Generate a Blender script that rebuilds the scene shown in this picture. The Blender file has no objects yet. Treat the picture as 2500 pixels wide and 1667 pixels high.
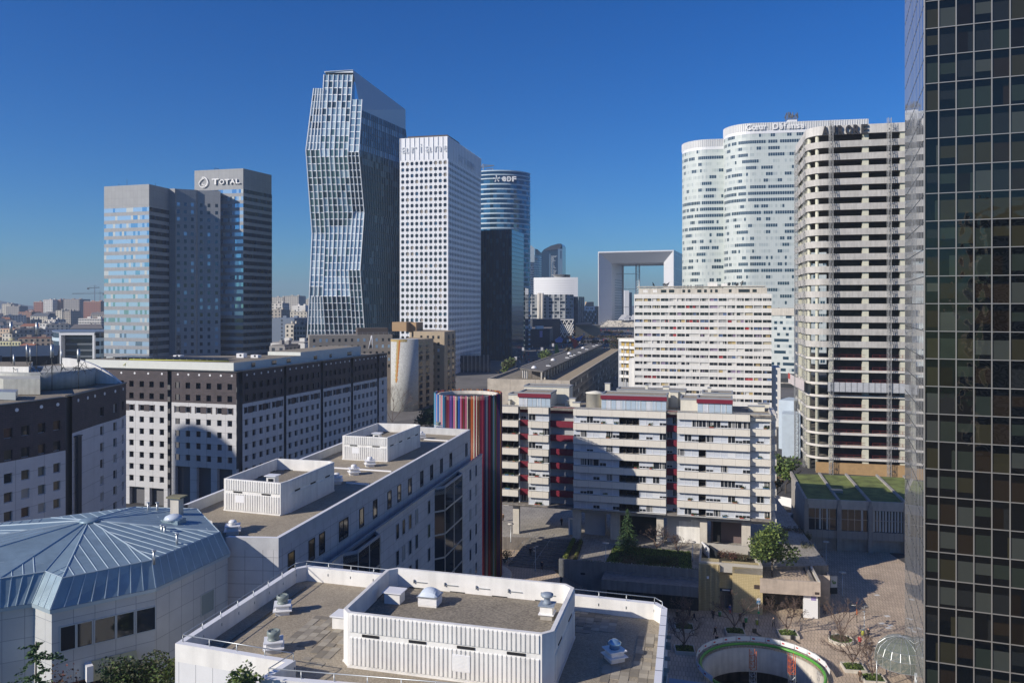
import bpy, math, random
from mathutils import Vector, Matrix
RN = random.Random(11)
C = bpy.context.scene.collection
# ---------------------------------------------------------------- camera
FOC = 1944.4; HC = 47.0; HY = 745.0        # focal length in photo pixels, eye height, horizon row
cam_d = bpy.data.cameras.new('camera'); cam = bpy.data.objects.new('camera', cam_d); C.objects.link(cam)
cam.location = (0, 0, HC); cam.rotation_euler = (math.radians(90), 0, 0)
cam_d.lens = 28.0; cam_d.sensor_width = 36.0; cam_d.shift_y = -0.0354; cam_d.clip_end = 60000; cam_d.clip_start = 0.5
bpy.context.scene.camera = cam
# ---------------------------------------------------------------- light
SAZ, SEL = math.radians(28.5), math.radians(28)   # light runs to the right and this far away from the camera
LD = Vector((math.cos(SEL)*math.cos(SAZ), math.cos(SEL)*math.sin(SAZ), -math.sin(SEL)))
w = bpy.data.worlds.new('World'); bpy.context.scene.world = w; w.use_nodes = True
nt = w.node_tree; sky = nt.nodes.new('ShaderNodeTexSky'); sky.sky_type = 'NISHITA'; sky.sun_disc = False
sky.sun_elevation = SEL; sky.sun_rotation = math.atan2(-LD.x, -LD.y)
sky.altitude = 0; sky.air_density = 1.0; sky.dust_density = 0.2; sky.ozone_density = 3.0
hs = nt.nodes.new('ShaderNodeHueSaturation'); hs.inputs['Saturation'].default_value = 1.35; nt.links.new(sky.outputs[0], hs.inputs['Color'])
tn = nt.nodes.new('ShaderNodeVectorMath'); tn.operation = 'MULTIPLY'; tn.inputs[1].default_value = (.32, .655, 1.06); nt.links.new(hs.outputs[0], tn.inputs[0])
nt.links.new(tn.outputs[0], nt.nodes['Background'].inputs[0]); nt.nodes['Background'].inputs[1].default_value = 0.088
sd = bpy.data.lights.new('sun', 'SUN'); sd.energy = 5.0; sd.angle = math.radians(.5); sd.color = (1, .905, .78)
sun = bpy.data.objects.new('sun', sd); C.objects.link(sun); sun.rotation_euler = LD.to_track_quat('-Z', 'Y').to_euler()
sun.location = (-200, -100, 300)
vs = bpy.context.scene.view_settings; vs.view_transform = 'Standard'; vs.look = 'None'; vs.gamma = 1; vs.exposure = 0.16
# ---------------------------------------------------------------- materials
MC = {}
def mat(name, col, rough=.7, metal=0, var=0, vs=.5, bump=0, bs=20, ior=1.5, streak=0):
    if name in MC: return MC[name]
    m = bpy.data.materials.new(name); m.use_nodes = True; n = m.node_tree.nodes; l = m.node_tree.links
    b = n['Principled BSDF']; b.inputs['Roughness'].default_value = rough; b.inputs['Metallic'].default_value = metal
    b.inputs['IOR'].default_value = ior
    c = tuple(col)+(1,); b.inputs['Base Color'].default_value = c; m.diffuse_color = c
    if var or bump or streak: g = n.new('ShaderNodeNewGeometry')
    last = None
    if var:
        t = n.new('ShaderNodeTexNoise'); t.inputs['Scale'].default_value = vs; t.inputs['Detail'].default_value = 6; t.inputs['Roughness'].default_value = .7
        l.new(g.outputs['Position'], t.inputs['Vector'])
        r = n.new('ShaderNodeMapRange'); r.inputs[1].default_value = .3; r.inputs[2].default_value = .7
        r.inputs[3].default_value = 1-var; r.inputs[4].default_value = 1+var; l.new(t.outputs[0], r.inputs[0]); last = r.outputs[0]
    if streak:
        mp = n.new('ShaderNodeMapping'); mp.inputs['Scale'].default_value = (1.6, 1.6, .12); l.new(g.outputs['Position'], mp.inputs['Vector'])
        t = n.new('ShaderNodeTexNoise'); t.inputs['Scale'].default_value = 1; t.inputs['Detail'].default_value = 5; l.new(mp.outputs[0], t.inputs['Vector'])
        r = n.new('ShaderNodeMapRange'); r.inputs[1].default_value = .4; r.inputs[2].default_value = .7
        r.inputs[3].default_value = 1; r.inputs[4].default_value = 1-streak; l.new(t.outputs[0], r.inputs[0])
        if last:
            q = n.new('ShaderNodeMath'); q.operation = 'MULTIPLY'; l.new(last, q.inputs[0]); l.new(r.outputs[0], q.inputs[1]); last = q.outputs[0]
        else: last = r.outputs[0]
    if last:
        x = n.new('ShaderNodeVectorMath'); x.operation = 'SCALE'; x.inputs[0].default_value = col; l.new(last, x.inputs['Scale']); l.new(x.outputs[0], b.inputs['Base Color'])
    if bump:
        t = n.new('ShaderNodeTexNoise'); t.inputs['Scale'].default_value = bs; t.inputs['Detail'].default_value = 3; l.new(g.outputs['Position'], t.inputs['Vector'])
        u = n.new('ShaderNodeBump'); u.inputs['Strength'].default_value = bump; u.inputs['Distance'].default_value = .1
        l.new(t.outputs[0], u.inputs['Height']); l.new(u.outputs[0], b.inputs['Normal'])
    MC[name] = m; return m
def tiles(name, c1, c2, mortar, bw, bh, ms=.03, rough=.75, var=.12, offset=0, bias=0, vs=.3):
    """cladding panels or pavers: metre-scaled UVs into a brick texture"""
    if name in MC: return MC[name]
    m = mat(name, c1, rough); n = m.node_tree.nodes; l = m.node_tree.links; b = n['Principled BSDF']
    uv = n.new('ShaderNodeUVMap'); t = n.new('ShaderNodeTexBrick'); l.new(uv.outputs[0], t.inputs['Vector'])
    t.offset = offset; t.inputs['Color1'].default_value = tuple(c1)+(1,); t.inputs['Color2'].default_value = tuple(c2)+(1,)
    t.inputs['Mortar'].default_value = tuple(mortar)+(1,); t.inputs['Scale'].default_value = 1; t.inputs['Mortar Size'].default_value = ms
    t.inputs['Brick Width'].default_value = bw; t.inputs['Row Height'].default_value = bh; t.inputs['Bias'].default_value = bias
    g = n.new('ShaderNodeNewGeometry'); no = n.new('ShaderNodeTexNoise'); no.inputs['Scale'].default_value = vs; no.inputs['Detail'].default_value = 8; no.inputs['Roughness'].default_value = .7
    l.new(g.outputs['Position'], no.inputs['Vector'])
    r = n.new('ShaderNodeMapRange'); r.inputs[1].default_value = .3; r.inputs[2].default_value = .7; r.inputs[3].default_value = 1-var; r.inputs[4].default_value = 1+var
    l.new(no.outputs[0], r.inputs[0]); x = n.new('ShaderNodeVectorMath'); x.operation = 'SCALE'; l.new(t.outputs['Color'], x.inputs[0]); l.new(r.outputs[0], x.inputs['Scale'])
    l.new(x.outputs[0], b.inputs['Base Color']); return m
def gravel(name, a, b_, scale=9):
    if name in MC: return MC[name]
    m = mat(name, a, .95); n = m.node_tree.nodes; l = m.node_tree.links; b = n['Principled BSDF']
    g = n.new('ShaderNodeNewGeometry'); v = n.new('ShaderNodeTexVoronoi'); v.inputs['Scale'].default_value = scale; l.new(g.outputs['Position'], v.inputs['Vector'])
    no = n.new('ShaderNodeTexNoise'); no.inputs['Scale'].default_value = .35; no.inputs['Detail'].default_value = 7; no.inputs['Roughness'].default_value = .75; l.new(g.outputs['Position'], no.inputs['Vector'])
    sx = n.new('ShaderNodeSeparateColor'); l.new(v.outputs['Color'], sx.inputs[0])
    ad = n.new('ShaderNodeMath'); ad.operation = 'MULTIPLY_ADD'; ad.inputs[1].default_value = .55; l.new(sx.outputs[0], ad.inputs[0])
    mr = n.new('ShaderNodeMapRange'); mr.inputs[1].default_value = .3; mr.inputs[2].default_value = .7; mr.inputs[3].default_value = 0; mr.inputs[4].default_value = .33; l.new(no.outputs[0], mr.inputs[0]); l.new(mr.outputs[0], ad.inputs[2])
    mx = n.new('ShaderNodeMix'); mx.data_type = 'RGBA'; l.new(ad.outputs[0], mx.inputs[0]); mx.inputs[6].default_value = tuple(a)+(1,); mx.inputs[7].default_value = tuple(b_)+(1,)
    l.new(mx.outputs[2], b.inputs['Base Color']); bp = n.new('ShaderNodeBump'); bp.inputs['Distance'].default_value = .05; bp.inputs['Strength'].default_value = .9
    l.new(sx.outputs[1], bp.inputs['Height']); l.new(bp.outputs[0], b.inputs['Normal']); return m
def glassm(name, col, rough=.04, metal=0, ior=1.6, wob=.0, ws=.4):
    m = mat(name, col, rough, metal, ior=ior)
    if wob and not m.get('w'):
        m['w'] = 1; n = m.node_tree.nodes; l = m.node_tree.links
        g = n.new('ShaderNodeNewGeometry'); t = n.new('ShaderNodeTexNoise'); t.inputs['Scale'].default_value = ws; t.inputs['Detail'].default_value = 1; l.new(g.outputs['Position'], t.inputs['Vector'])
        u = n.new('ShaderNodeBump'); u.inputs['Strength'].default_value = wob; u.inputs['Distance'].default_value = .3
        l.new(t.outputs[0], u.inputs['Height']); l.new(u.outputs[0], n['Principled BSDF'].inputs['Normal'])
    return m
# ---------------------------------------------------------------- geometry tools
def at(px, D): return ((px-1250)/FOC*D, D)
def gp(px, py, z): D = (HC-z)*FOC/(py-HY); return ((px-1250)/FOC*D, D)
def zy(py, D): return HC-(py-HY)/FOC*D
class Face:
    """vertical plane from p0 to p1, left to right as seen from outside"""
    def __init__(s, p0, p1):
        s.p0 = Vector(p0[:2]); s.p1 = Vector(p1[:2]); d = s.p1-s.p0; s.L = d.length; s.d = d/s.L; s.n = Vector((s.d.y, -s.d.x))
    def pt(s, a, z, o=0):
        p = s.p0+s.d*a+s.n*o; return (p.x, p.y, z)
    def xy(s, a, o=0):
        p = s.p0+s.d*a+s.n*o; return (p.x, p.y)
    def s_at(s, px):
        k = (px-1250)/FOC; return (k*s.p0.y-s.p0.x)/(s.d.x-k*s.d.y)
    def z_at(s, px, py): return zy(py, s.p0.y+s.d.y*s.s_at(px))
class MB:
    def __init__(s): s.v = []; s.f = []; s.m = []; s.sm = []; s.ms = []
    def mi(s, m):
        if m not in s.ms: s.ms.append(m)
        return s.ms.index(m)
    def poly(s, pts, m, smooth=False):
        b = len(s.v); s.v += [tuple(p) for p in pts]; s.f.append(tuple(range(b, b+len(pts)))); s.m.append(s.mi(m)); s.sm.append(smooth)
    def quadface(s, F, a0, a1, z0, z1, o, m): s.poly([F.pt(a0, z0, o), F.pt(a1, z0, o), F.pt(a1, z1, o), F.pt(a0, z1, o)], m)
    def fbox(s, F, a0, a1, z0, z1, o0, o1, m, top=None):
        if o0 > o1: o0, o1 = o1, o0
        s.prism([F.xy(a0, o1), F.xy(a1, o1), F.xy(a1, o0), F.xy(a0, o0)], z0, z1, m, top)
    def box(s, x0, x1, y0, y1, z0, z1, m, top=None): s.prism([(x0, y0), (x1, y0), (x1, y1), (x0, y1)], z0, z1, m, top)
    def obox(s, cx, cy, hx, hy, z0, z1, rot, m, top=None):
        c, n = math.cos(rot), math.sin(rot)
        s.prism([(cx+c*a-n*b, cy+n*a+c*b) for a, b in ((-hx, -hy), (hx, -hy), (hx, hy), (-hx, hy))], z0, z1, m, top)
    def prism(s, pts, z0, z1, m, top=None, bottom=True):
        n = len(pts)
        ar = sum(pts[i][0]*pts[(i+1) % n][1]-pts[(i+1) % n][0]*pts[i][1] for i in range(n))
        if ar < 0: pts = pts[::-1]
        for i in range(n):
            a, b = pts[i], pts[(i+1) % n]; s.poly([(a[0], a[1], z0), (b[0], b[1], z0), (b[0], b[1], z1), (a[0], a[1], z1)], m)
        s.poly([(p[0], p[1], z1) for p in pts], top or m)
        if bottom: s.poly([(p[0], p[1], z0) for p in reversed(pts)], m)
    def tube(s, p0, p1, r0, r1=None, m=None, n=6, caps=True, smooth=True):
        r1 = r0 if r1 is None else r1
        a, b = Vector(p0), Vector(p1); d = (b-a)
        if d.length < 1e-6: return
        d.normalize(); u = d.orthogonal().normalized(); w_ = d.cross(u); base = len(s.v); k = s.mi(m)
        for c, r in ((a, r0), (b, r1)):
            for i in range(n):
                t = 2*math.pi*i/n+math.pi/4; s.v.append(tuple(c+(u*math.cos(t)+w_*math.sin(t))*r))
        for i in range(n):
            j = (i+1) % n; s.f.append((base+i, base+j, base+n+j, base+n+i)); s.m.append(k); s.sm.append(smooth and n > 4)
        if caps:
            s.f.append(tuple(base+n+i for i in range(n))); s.m.append(k); s.sm.append(False)
            s.f.append(tuple(base+i for i in reversed(range(n)))); s.m.append(k); s.sm.append(False)
    def path(s, pts, r, m, n=4):
        for a, b in zip(pts, pts[1:]): s.tube(a, b, r, r, m, n)
    def lathe(s, cx, cy, prof, m, n=24, caps=True):
        base = len(s.v); k = s.mi(m); q = len(prof)
        for r, z in prof:
            for i in range(n): t = 2*math.pi*i/n; s.v.append((cx+r*math.cos(t), cy+r*math.sin(t), z))
        for a in range(q-1):
            for i in range(n):
                j = (i+1) % n; s.f.append((base+a*n+i, base+a*n+j, base+a*n+n+j, base+a*n+n+i)); s.m.append(k); s.sm.append(True)
        if caps:
            s.f.append(tuple(base+(q-1)*n+i for i in range(n))); s.m.append(k); s.sm.append(False)
            s.f.append(tuple(base+i for i in reversed(range(n)))); s.m.append(k); s.sm.append(False)
    def sep(s): s.mk = getattr(s, 'mk', [])+[len(s.f)]; return s
    def each(s, name, parent, limit=100):
        """pieces between the marks become parts of their own"""
        ks = sorted(set([0]+getattr(s, 'mk', [])+[len(s.f)])); ps = PS(name, parent, limit)
        for a, b in zip(ks, ks[1:]):
            o = MB(); used = {}
            for i in range(a, b):
                f = []
                for q in s.f[i]:
                    if q not in used: used[q] = len(o.v); o.v.append(s.v[q])
                    f.append(used[q])
                o.f.append(tuple(f)); o.m.append(o.mi(s.ms[s.m[i]])); o.sm.append(s.sm[i])
            ps.add(o)
        ps.finish()
    def merge(s, o):
        b = len(s.v); s.v += o.v
        for f, m, q in zip(o.f, o.m, o.sm): s.f.append(tuple(i+b for i in f)); s.m.append(s.mi(o.ms[m])); s.sm.append(q)
    def build(s, name, parent=None, kind=None, label=None):
        me = bpy.data.meshes.new(name); me.from_pydata(s.v, [], s.f)
        for m in s.ms: me.materials.append(m)
        me.polygons.foreach_set('material_index', s.m); me.polygons.foreach_set('use_smooth', s.sm)
        uv = me.uv_layers.new(name='UVMap'); data = [0.0]*(2*len(me.loops))
        for p in me.polygons:
            n = p.normal
            if abs(n.z) > .8:
                for li in p.loop_indices: v = me.vertices[me.loops[li].vertex_index].co; data[2*li] = v.x*.976-v.y*.217; data[2*li+1] = v.x*.217+v.y*.976
            else:
                l = math.hypot(n.x, n.y); tx, ty = -n.y/l, n.x/l
                for li in p.loop_indices: v = me.vertices[me.loops[li].vertex_index].co; data[2*li] = v.x*tx+v.y*ty; data[2*li+1] = v.z
        uv.data.foreach_set('uv', data); me.update()
        o = bpy.data.objects.new(name, me); C.objects.link(o)
        if parent:
            o.parent = parent
            if parent.type == 'EMPTY': o.location = -parent.location
        if kind: o['kind'] = kind
        if label: o['label'] = label
        return o
def tag(o, label=None, cat=None, group=None, kind=None):
    if label: o['label'] = label
    if cat: o['category'] = cat
    if group: o['group'] = group
    if kind: o['kind'] = kind
    return o
def thing(name, label, cat, loc=(0, 0, 0), group=None):
    o = bpy.data.objects.new(name, None); C.objects.link(o); o.location = loc if len(loc) == 3 else (loc[0], loc[1], 0); o.empty_display_size = .5
    return tag(o, label, cat, group)
def dup(root, loc, rz=0, label=None, scale=1):
    def cp(o, par):
        c = o.copy(); C.objects.link(c)
        if par: c.parent = par
        for ch in list(o.children): cp(ch, c)
        return c
    r = cp(root, None); r.location = loc; r.rotation_euler = (0, 0, rz); r.scale = (scale,)*3
    if label: r['label'] = label
    return r
class PS:
    """a set of like parts: the hundred that show largest become objects of their own, the rest one 'stuff' part"""
    def __init__(s, name, parent, limit=100, rest=None): s.name = name; s.p = parent; s.l = limit; s.it = []; s.rest = rest or name
    def add(s, mb, score=None):
        if score is None:
            xs = [v[0] for v in mb.v]; ys = [v[1] for v in mb.v]; z = [v[2] for v in mb.v]; D = max(sum(ys)/len(ys), 5)
            sx = [1250+x/max(y, 1)*FOC for x, y in zip(xs, ys)]; vis = 1 if (max(sx) > 0 and min(sx) < 2500) else .001
            score = (max(sx)-min(sx))*(max(z)-min(z))/D*vis
        s.it.append((score, len(s.it), mb))
    def finish(s):
        s.it.sort(key=lambda t: -t[0])
        for q in s.it[:s.l]: q[2].build(s.name, s.p)
        if len(s.it) > s.l:
            m = MB()
            for q in s.it[s.l:]: m.merge(q[2])
            m.build(s.rest, s.p, kind='stuff')
def offs(plan, o):
    out = []; n = len(plan)
    for i in range(n):
        ns = []
        for a, b in ((i-1, i), (i, i+1)):
            if a >= 0 and b < n:
                d = Vector(plan[b])-Vector(plan[a])
                if d.length > 1e-6: d.normalize(); ns.append(Vector((d.y, -d.x)))
        v = sum(ns, Vector((0, 0))); v = v/v.length
        k = 1/max(.4, v.dot(ns[0])); out.append((plan[i][0]+v.x*o*k, plan[i][1]+v.y*o*k))
    return out
def curtain(P, plan, z0, z1, nf, cell, glass, span=None, sh=.3, inset=.15, fin=None, fw=.12, fd=.2, fev=1, names=('window_band', 'spandrel'), psg=None, pss=None, top=0, L=None, hline=None, hh=.15):
    """floors of glazing cells and spandrels along a plan polyline; L(z) may replace the plan with one that changes with height"""
    own = psg is None
    psg = psg or PS(names[0], P); pss = pss or PS(names[1], P)
    fh = (z1-z0)/nf; PL = L or (lambda z: plan)
    base = PL(z0); segs = []
    for a, b in zip(base, base[1:]):
        d = math.dist(a, b); segs.append(max(1, round(d/cell)))
    fins = MB(); hl = MB(); fk = {}
    def cellpts(z, o):
        q = offs(PL(z), o); out = []
        for (a, b), n in zip(zip(q, q[1:]), segs):
            for k in range(n): t = k/n; out.append((a[0]+(b[0]-a[0])*t, a[1]+(b[1]-a[1])*t))
        out.append(q[-1]); return out
    for i in range(nf):
        za = z0+i*fh; zb = za+fh; zs = za+fh*sh if span else za
        g = MB(); A = cellpts(zs, -inset); B = cellpts(zb, -inset)
        for k in range(len(A)-1):
            g.poly([(A[k][0], A[k][1], zs), (A[k+1][0], A[k+1][1], zs), (B[k+1][0], B[k+1][1], zb), (B[k][0], B[k][1], zb)], glass(i, k))
        psg.add(g)
        if span:
            s = MB(); a0 = offs(PL(za), 0); a1 = offs(PL(zs), 0); i0 = offs(PL(za), -inset-.05); i1 = offs(PL(zs), -inset-.05)
            sm = span(i) if callable(span) else span
            for k in range(len(a0)-1):
                s.poly([(*a0[k], za), (*a0[k+1], za), (*a1[k+1], zs), (*a1[k], zs)], sm)
                s.poly([(*a1[k], zs), (*a1[k+1], zs), (*i1[k+1], zs), (*i1[k], zs)], sm); s.poly([(*i0[k], za), (*i0[k+1], za), (*a0[k+1], za), (*a0[k], za)], sm)
            pss.add(s)
        if hline:
            a0 = offs(PL(za), .04); a1 = offs(PL(za+hh), .04); c0 = offs(PL(za), -inset); c1 = offs(PL(za+hh), -inset)
            for k in range(len(a0)-1):
                hl.poly([(*a0[k], za), (*a0[k+1], za), (*a1[k+1], za+hh), (*a1[k], za+hh)], hline); hl.poly([(*a1[k], za+hh), (*a1[k+1], za+hh), (*c1[k+1], za+hh), (*c1[k], za+hh)], hline)
                hl.poly([(*c0[k], za), (*c0[k+1], za), (*a0[k+1], za), (*a0[k], za)], hline)
        if fin:
            A0, B0 = cellpts(za, -inset), cellpts(zb, -inset); A1, B1 = cellpts(za, fd), cellpts(zb, fd)
            for k in range(0, len(A0), fev):
                j = k+1 if k+1 < len(A0) else k-1
                d = Vector(A0[j])-Vector(A0[k]); d = d.normalized()*(fw/2)*(1 if j > k else -1)
                def w4(p, s): return (p[0]+d.x*s, p[1]+d.y*s)
                fins = fk.setdefault(k, MB())
                fins.poly([(*w4(A1[k], -1), za), (*w4(A1[k], 1), za), (*w4(B1[k], 1), zb), (*w4(B1[k], -1), zb)], fin)
                fins.poly([(*w4(A0[k], -1), za), (*w4(A1[k], -1), za), (*w4(B1[k], -1), zb), (*w4(B0[k], -1), zb)], fin)
                fins.poly([(*w4(A1[k], 1), za), (*w4(A0[k], 1), za), (*w4(B0[k], 1), zb), (*w4(B1[k], 1), zb)], fin)
    if fin:
        pm = PS('mullion', P); [pm.add(q) for q in fk.values()]; pm.finish()
    if hline: hl.build('floor_lines', P)
    if own: psg.finish(); pss.finish()
def punched(wall, F, a0, a1, z0, z1, cols, rows, depth, wm, pane, ps, frame=None, o=0, skip=()):
    """a wall with real openings; every opening gets its own window part"""
    zs = [z0]; wmf = wm if callable(wm) else (lambda a, z: wm)
    def q(x0, x1, y0, y1):
        if x1-x0 > 1e-4 and y1-y0 > 1e-4:
            # split at material changes handled by caller through rows
            wall.quadface(F, x0, x1, y0, y1, o, wmf((x0+x1)/2, (y0+y1)/2))
    rows = sorted(rows); cols = sorted(cols); z = z0
    for r, (ya, yb) in enumerate(rows):
        q(a0, a1, z, ya); a = a0
        for c, (xa, xb) in enumerate(cols):
            if (r, c) in skip: continue
            q(a, xa, ya, yb); a = xb; m = wmf((xa+xb)/2, (ya+yb)/2)
            P = lambda aa, zz_, oo: F.pt(aa, zz_, oo)
            wall.poly([P(xa, ya, o), P(xb, ya, o), P(xb, ya, o-depth), P(xa, ya, o-depth)], m); wall.poly([P(xa, yb, o-depth), P(xb, yb, o-depth), P(xb, yb, o), P(xa, yb, o)], m)
            wall.poly([P(xa, ya, o-depth), P(xa, yb, o-depth), P(xa, yb, o), P(xa, ya, o)], m); wall.poly([P(xb, ya, o), P(xb, yb, o), P(xb, yb, o-depth), P(xb, ya, o-depth)], m)
            w_ = MB(); pane(w_, F, xa, xb, ya, yb, o-depth+.02, r, c)
            if w_.f: ps.add(w_)
        q(a, a1, ya, yb); z = yb
    q(a0, a1, z, z1)
def strips(wall, F, a0, a1, zlist, mats, o=0):
    for (z0, z1), m in zip(zip(zlist, zlist[1:]), mats): wall.quadface(F, a0, a1, z0, z1, o, m)
def text3d(body, P, F, a0, a1, z0, z1, o, m, name='lettering', ext=.15, bold=0, mirror=False):
    cu = bpy.data.curves.new('t', 'FONT'); cu.body = body; cu.size = 1; cu.extrude = .5; cu.offset = bold; cu.resolution_u = 3
    ob = bpy.data.objects.new('t', cu); C.objects.link(ob); dg = bpy.context.evaluated_depsgraph_get(); dg.update()
    me = bpy.data.meshes.new_from_object(ob.evaluated_get(dg)); bpy.data.objects.remove(ob); bpy.data.curves.remove(cu)
    xs = [v.co.x for v in me.vertices]; ys = [v.co.y for v in me.vertices]; x0, x1, y0, y1 = min(xs), max(xs), min(ys), max(ys)
    for v in me.vertices:
        t = (v.co.x-x0)/(x1-x0); r = (v.co.y-y0)/(y1-y0); v.co = F.pt(a0+(a1-a0)*t, z0+(z1-z0)*r, o+(v.co.z+.5)*ext)
    me.materials.clear(); me.materials.append(m); b = bpy.data.objects.new(name, me); C.objects.link(b); b.parent = P
    if P.type == 'EMPTY': b.location = -P.location
    return b
# ---------------------------------------------------------------- shared materials
def pick(l): return RN.choice(l)
WHITE = mat('white_paint', (.76, .755, .73), .6, var=.07, vs=.8, streak=.16)
WHITE2 = mat('white_metal', (.75, .76, .78), .4)
CREAM = tiles('cream_cladding', (.66, .63, .56), (.63, .60, .54), (.42, .40, .36), 2.3, 30, .03, .6, .06)
RED = mat('oxblood_panel', (.17, .012, .03), .5, var=.08)
STEEL = mat('galvanised_steel', (.45, .48, .5), .4, .7)
DARKM = mat('dark_metal', (.03, .035, .04), .5)
BLACK = mat('unlit_interior', (.012, .013, .016), .9)
GRAV = gravel('pebble_gravel', (.21, .18, .135), (.48, .42, .32), 15)
GRAV2 = gravel('dark_gravel', (.12, .105, .085), (.36, .32, .25), 10)
CONC = mat('concrete', (.36, .34, .31), .85, var=.2, vs=.4, streak=.25, bump=.15)
CONCD = mat('weathered_concrete', (.22, .20, .18), .9, var=.3, vs=.3, streak=.4, bump=.2)
CONCL = mat('pale_concrete', (.55, .52, .46), .85, var=.12, vs=.5, streak=.18)
BEIGE = mat('beige_render', (.38, .31, .22), .85, var=.08, streak=.1)
GDARK = glassm('dark_window', (.02, .025, .032), .05)
GBLUE = glassm('blue_window', (.06, .11, .16), .05, .3)
GSKY = glassm('sky_window', (.36, .52, .68), .12, .3)  # bright sky reflection put into the pane colour
CURT = [mat('curtain_white', (.55, .55, .53), .8), mat('curtain_grey', (.28, .29, .30), .8), mat('curtain_ochre', (.42, .32, .14), .8), mat('curtain_sand', (.42, .38, .28), .8)]
SHUT = mat('roller_shutter', (.50, .54, .60), .6)
GRASS = mat('grass_blades', (.07, .12, .025), .95, var=.5, vs=1.2, bump=.6, bs=6)
HEDGE = mat('hedge_leaves', (.035, .06, .015), .8, var=.4, vs=3)
BARK = mat('bark', (.09, .075, .06), .9, var=.2)
# ================================================================ GROUND
def tz(x, y):
    P = [(-1e4, -5.5), (190, -5.5), (330, 5), (600, 9), (1100, 16), (1e6, 16)]
    for (a, za), (b, zb) in zip(P, P[1:]):
        if y <= b: return za+(zb-za)*(y-a)/(b-a)
ASPH = mat('asphalt', (.05, .05, .052), .9, var=.3, vs=.2, bump=.2)
PAVE = tiles('brick_pavers', (.50, .40, .30), (.42, .335, .255), (.24, .20, .155), .5, 1.5, .04, .85, .2, .5, vs=.15)
PAVG = tiles('grey_pavers', (.34, .315, .275), (.28, .265, .235), (.16, .15, .135), 1.2, 1.2, .04, .85, .22, .5, vs=.2)
ESPL = mat('esplanade_paving', (.13, .125, .12), .9, var=.35, vs=.05)
SOIL = mat('far_soil', (.07, .075, .065), .95, var=.4, vs=.02)
PX_, PY_, PR_ = 35.7, 113.9, 8.4
gx = [-30000, -9000, -3000, -1200, -600, -300, -150, -60, 0, 24, 49, 80, 150, 300, 600, 1200, 3000, 9000, 30000]
gy = [-300, 0, 60, 102, 127, 190, 240, 290, 330, 500, 600, 800, 1100, 2000, 4000, 12000, 45000]
gr, pl, es = MB(), MB(), MB()
for x0, x1 in zip(gx, gx[1:]):
    for y0, y1 in zip(gy, gy[1:]):
        if (x0, y0) == (24, 102): continue
        q = [(x0, y0, tz(x0, y0)), (x1, y0, tz(x1, y0)), (x1, y1, tz(x1, y1)), (x0, y1, tz(x0, y1))]
        if 0 <= x0 < 80 and 60 <= y0 < 190: pl.poly(q, PAVE)
        elif -60 <= x0 < 150 and 290 <= y0 < 1100: es.poly(q, ESPL)
        elif y0 >= 600 or x0 < -300: gr.poly(q, SOIL)
        else: gr.poly(q, ASPH)
N = 48; ring = [(PX_+PR_*math.cos(2*math.pi*i/N), PY_+PR_*math.sin(2*math.pi*i/N)) for i in range(N)]
def sqp(i):
    t = 2*math.pi*i/N; c, s = math.cos(t), math.sin(t); cx, cy = PX_, PY_
    ks = [((49-cx)/c if c > 0 else (24-cx)/c) if abs(c) > 1e-6 else 1e9, ((127-cy)/s if s > 0 else (102-cy)/s) if abs(s) > 1e-6 else 1e9]
    k = min(ks); return (cx+c*k, cy+s*k)
for i in range(N):
    j = (i+1) % N; a, b = sqp(i), sqp(j)
    pts = [(*ring[i], -5.5), (*a, -5.5)]
    for cx, cy in ((49, 127), (24, 127), (24, 102), (49, 102)):
        ta = math.atan2(cy-PY_, cx-PX_) % (2*math.pi)
        if 2*math.pi*i/N+1e-6 < ta < 2*math.pi*(i+1)/N-1e-6: pts.append((cx, cy, -5.5))
    pts += [(*b, -5.5), (*ring[j], -5.5)]; pl.poly(pts, PAVE)
gr.build('ground', kind='structure'); pl.build('plaza', kind='structure'); es.build('esplanade', kind='structure')
# upper terrace, landing by the striped column, stairs
t = MB(); t.prism([(-14, 159), (3.8, 158), (13.5, 156.5), (8.7, 143.3), (32.2, 137.4), (44.4, 140), (56, 141), (64, 196), (-14, 205)], -5.5, 1.0, CONCD, PAVG); t.build('terrace', kind='structure')
t = MB(); t.prism([(-16, 126), (-16, 158.98), (3.8, 157.98), (5.5, 152), (8.68, 143), (7, 122), (-4, 124)], -5.5, -1.5, CONCD, PAVE); t.build('landing', kind='structure')
def stairs(a, b, c, d, z0, z1, n, m, name, label):
    """steps rising from line a-b (z0) to line c-d (z1)"""
    o = MB()
    for i in range(n):
        f0, f1 = i/n, (i+1)/n; L = lambda p, q, f: (p[0]+(q[0]-p[0])*f, p[1]+(q[1]-p[1])*f)
        o.prism([L(a, c, f0), L(b, d, f0), L(b, d, f1), L(a, c, f1)], z0-.4, z0+(z1-z0)*(i+1)/n, m)
    return tag(o.build(name), label, 'stairs')
STP = tiles('stair_stone', (.24, .225, .2), (.2, .19, .17), (.1, .1, .1), .8, .3, .03, .85, .2)
s1 = stairs((-.8, 148.4), (8.9, 145.6), (3.6, 158), (13.3, 156.4), -1.5, 1.0, 14, STP, 'stairs', 'wide stone stairs climbing from the striped column to the red and cream flats')
s2 = stairs((17.6, 140.2), (14.5, 127), (9.2, 142.6), (6.9, 129), -5.5, -1.5, 22, STP, 'stairs', 'dark stairs dropping along the terrace wall toward the lower plaza')
for pa, pb in (((-1, 148.5, -1.5), (3.5, 158, 1)), ((9.1, 145.6, -1.5), (13.4, 156.4, 1)), ((4.0, 147, -1.5), (8.3, 157.1, 1))):
    r = MB(); up = Vector((0, 0, .95)); A_, B_ = Vector(pa), Vector(pb); r.tube(A_+up, B_+up, .03, None, STEEL)
    for k in range(4): p = A_.lerp(B_, k/3); r.tube(p, p+up, .025, None, STEEL)
    r.build('handrail', s1)
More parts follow.
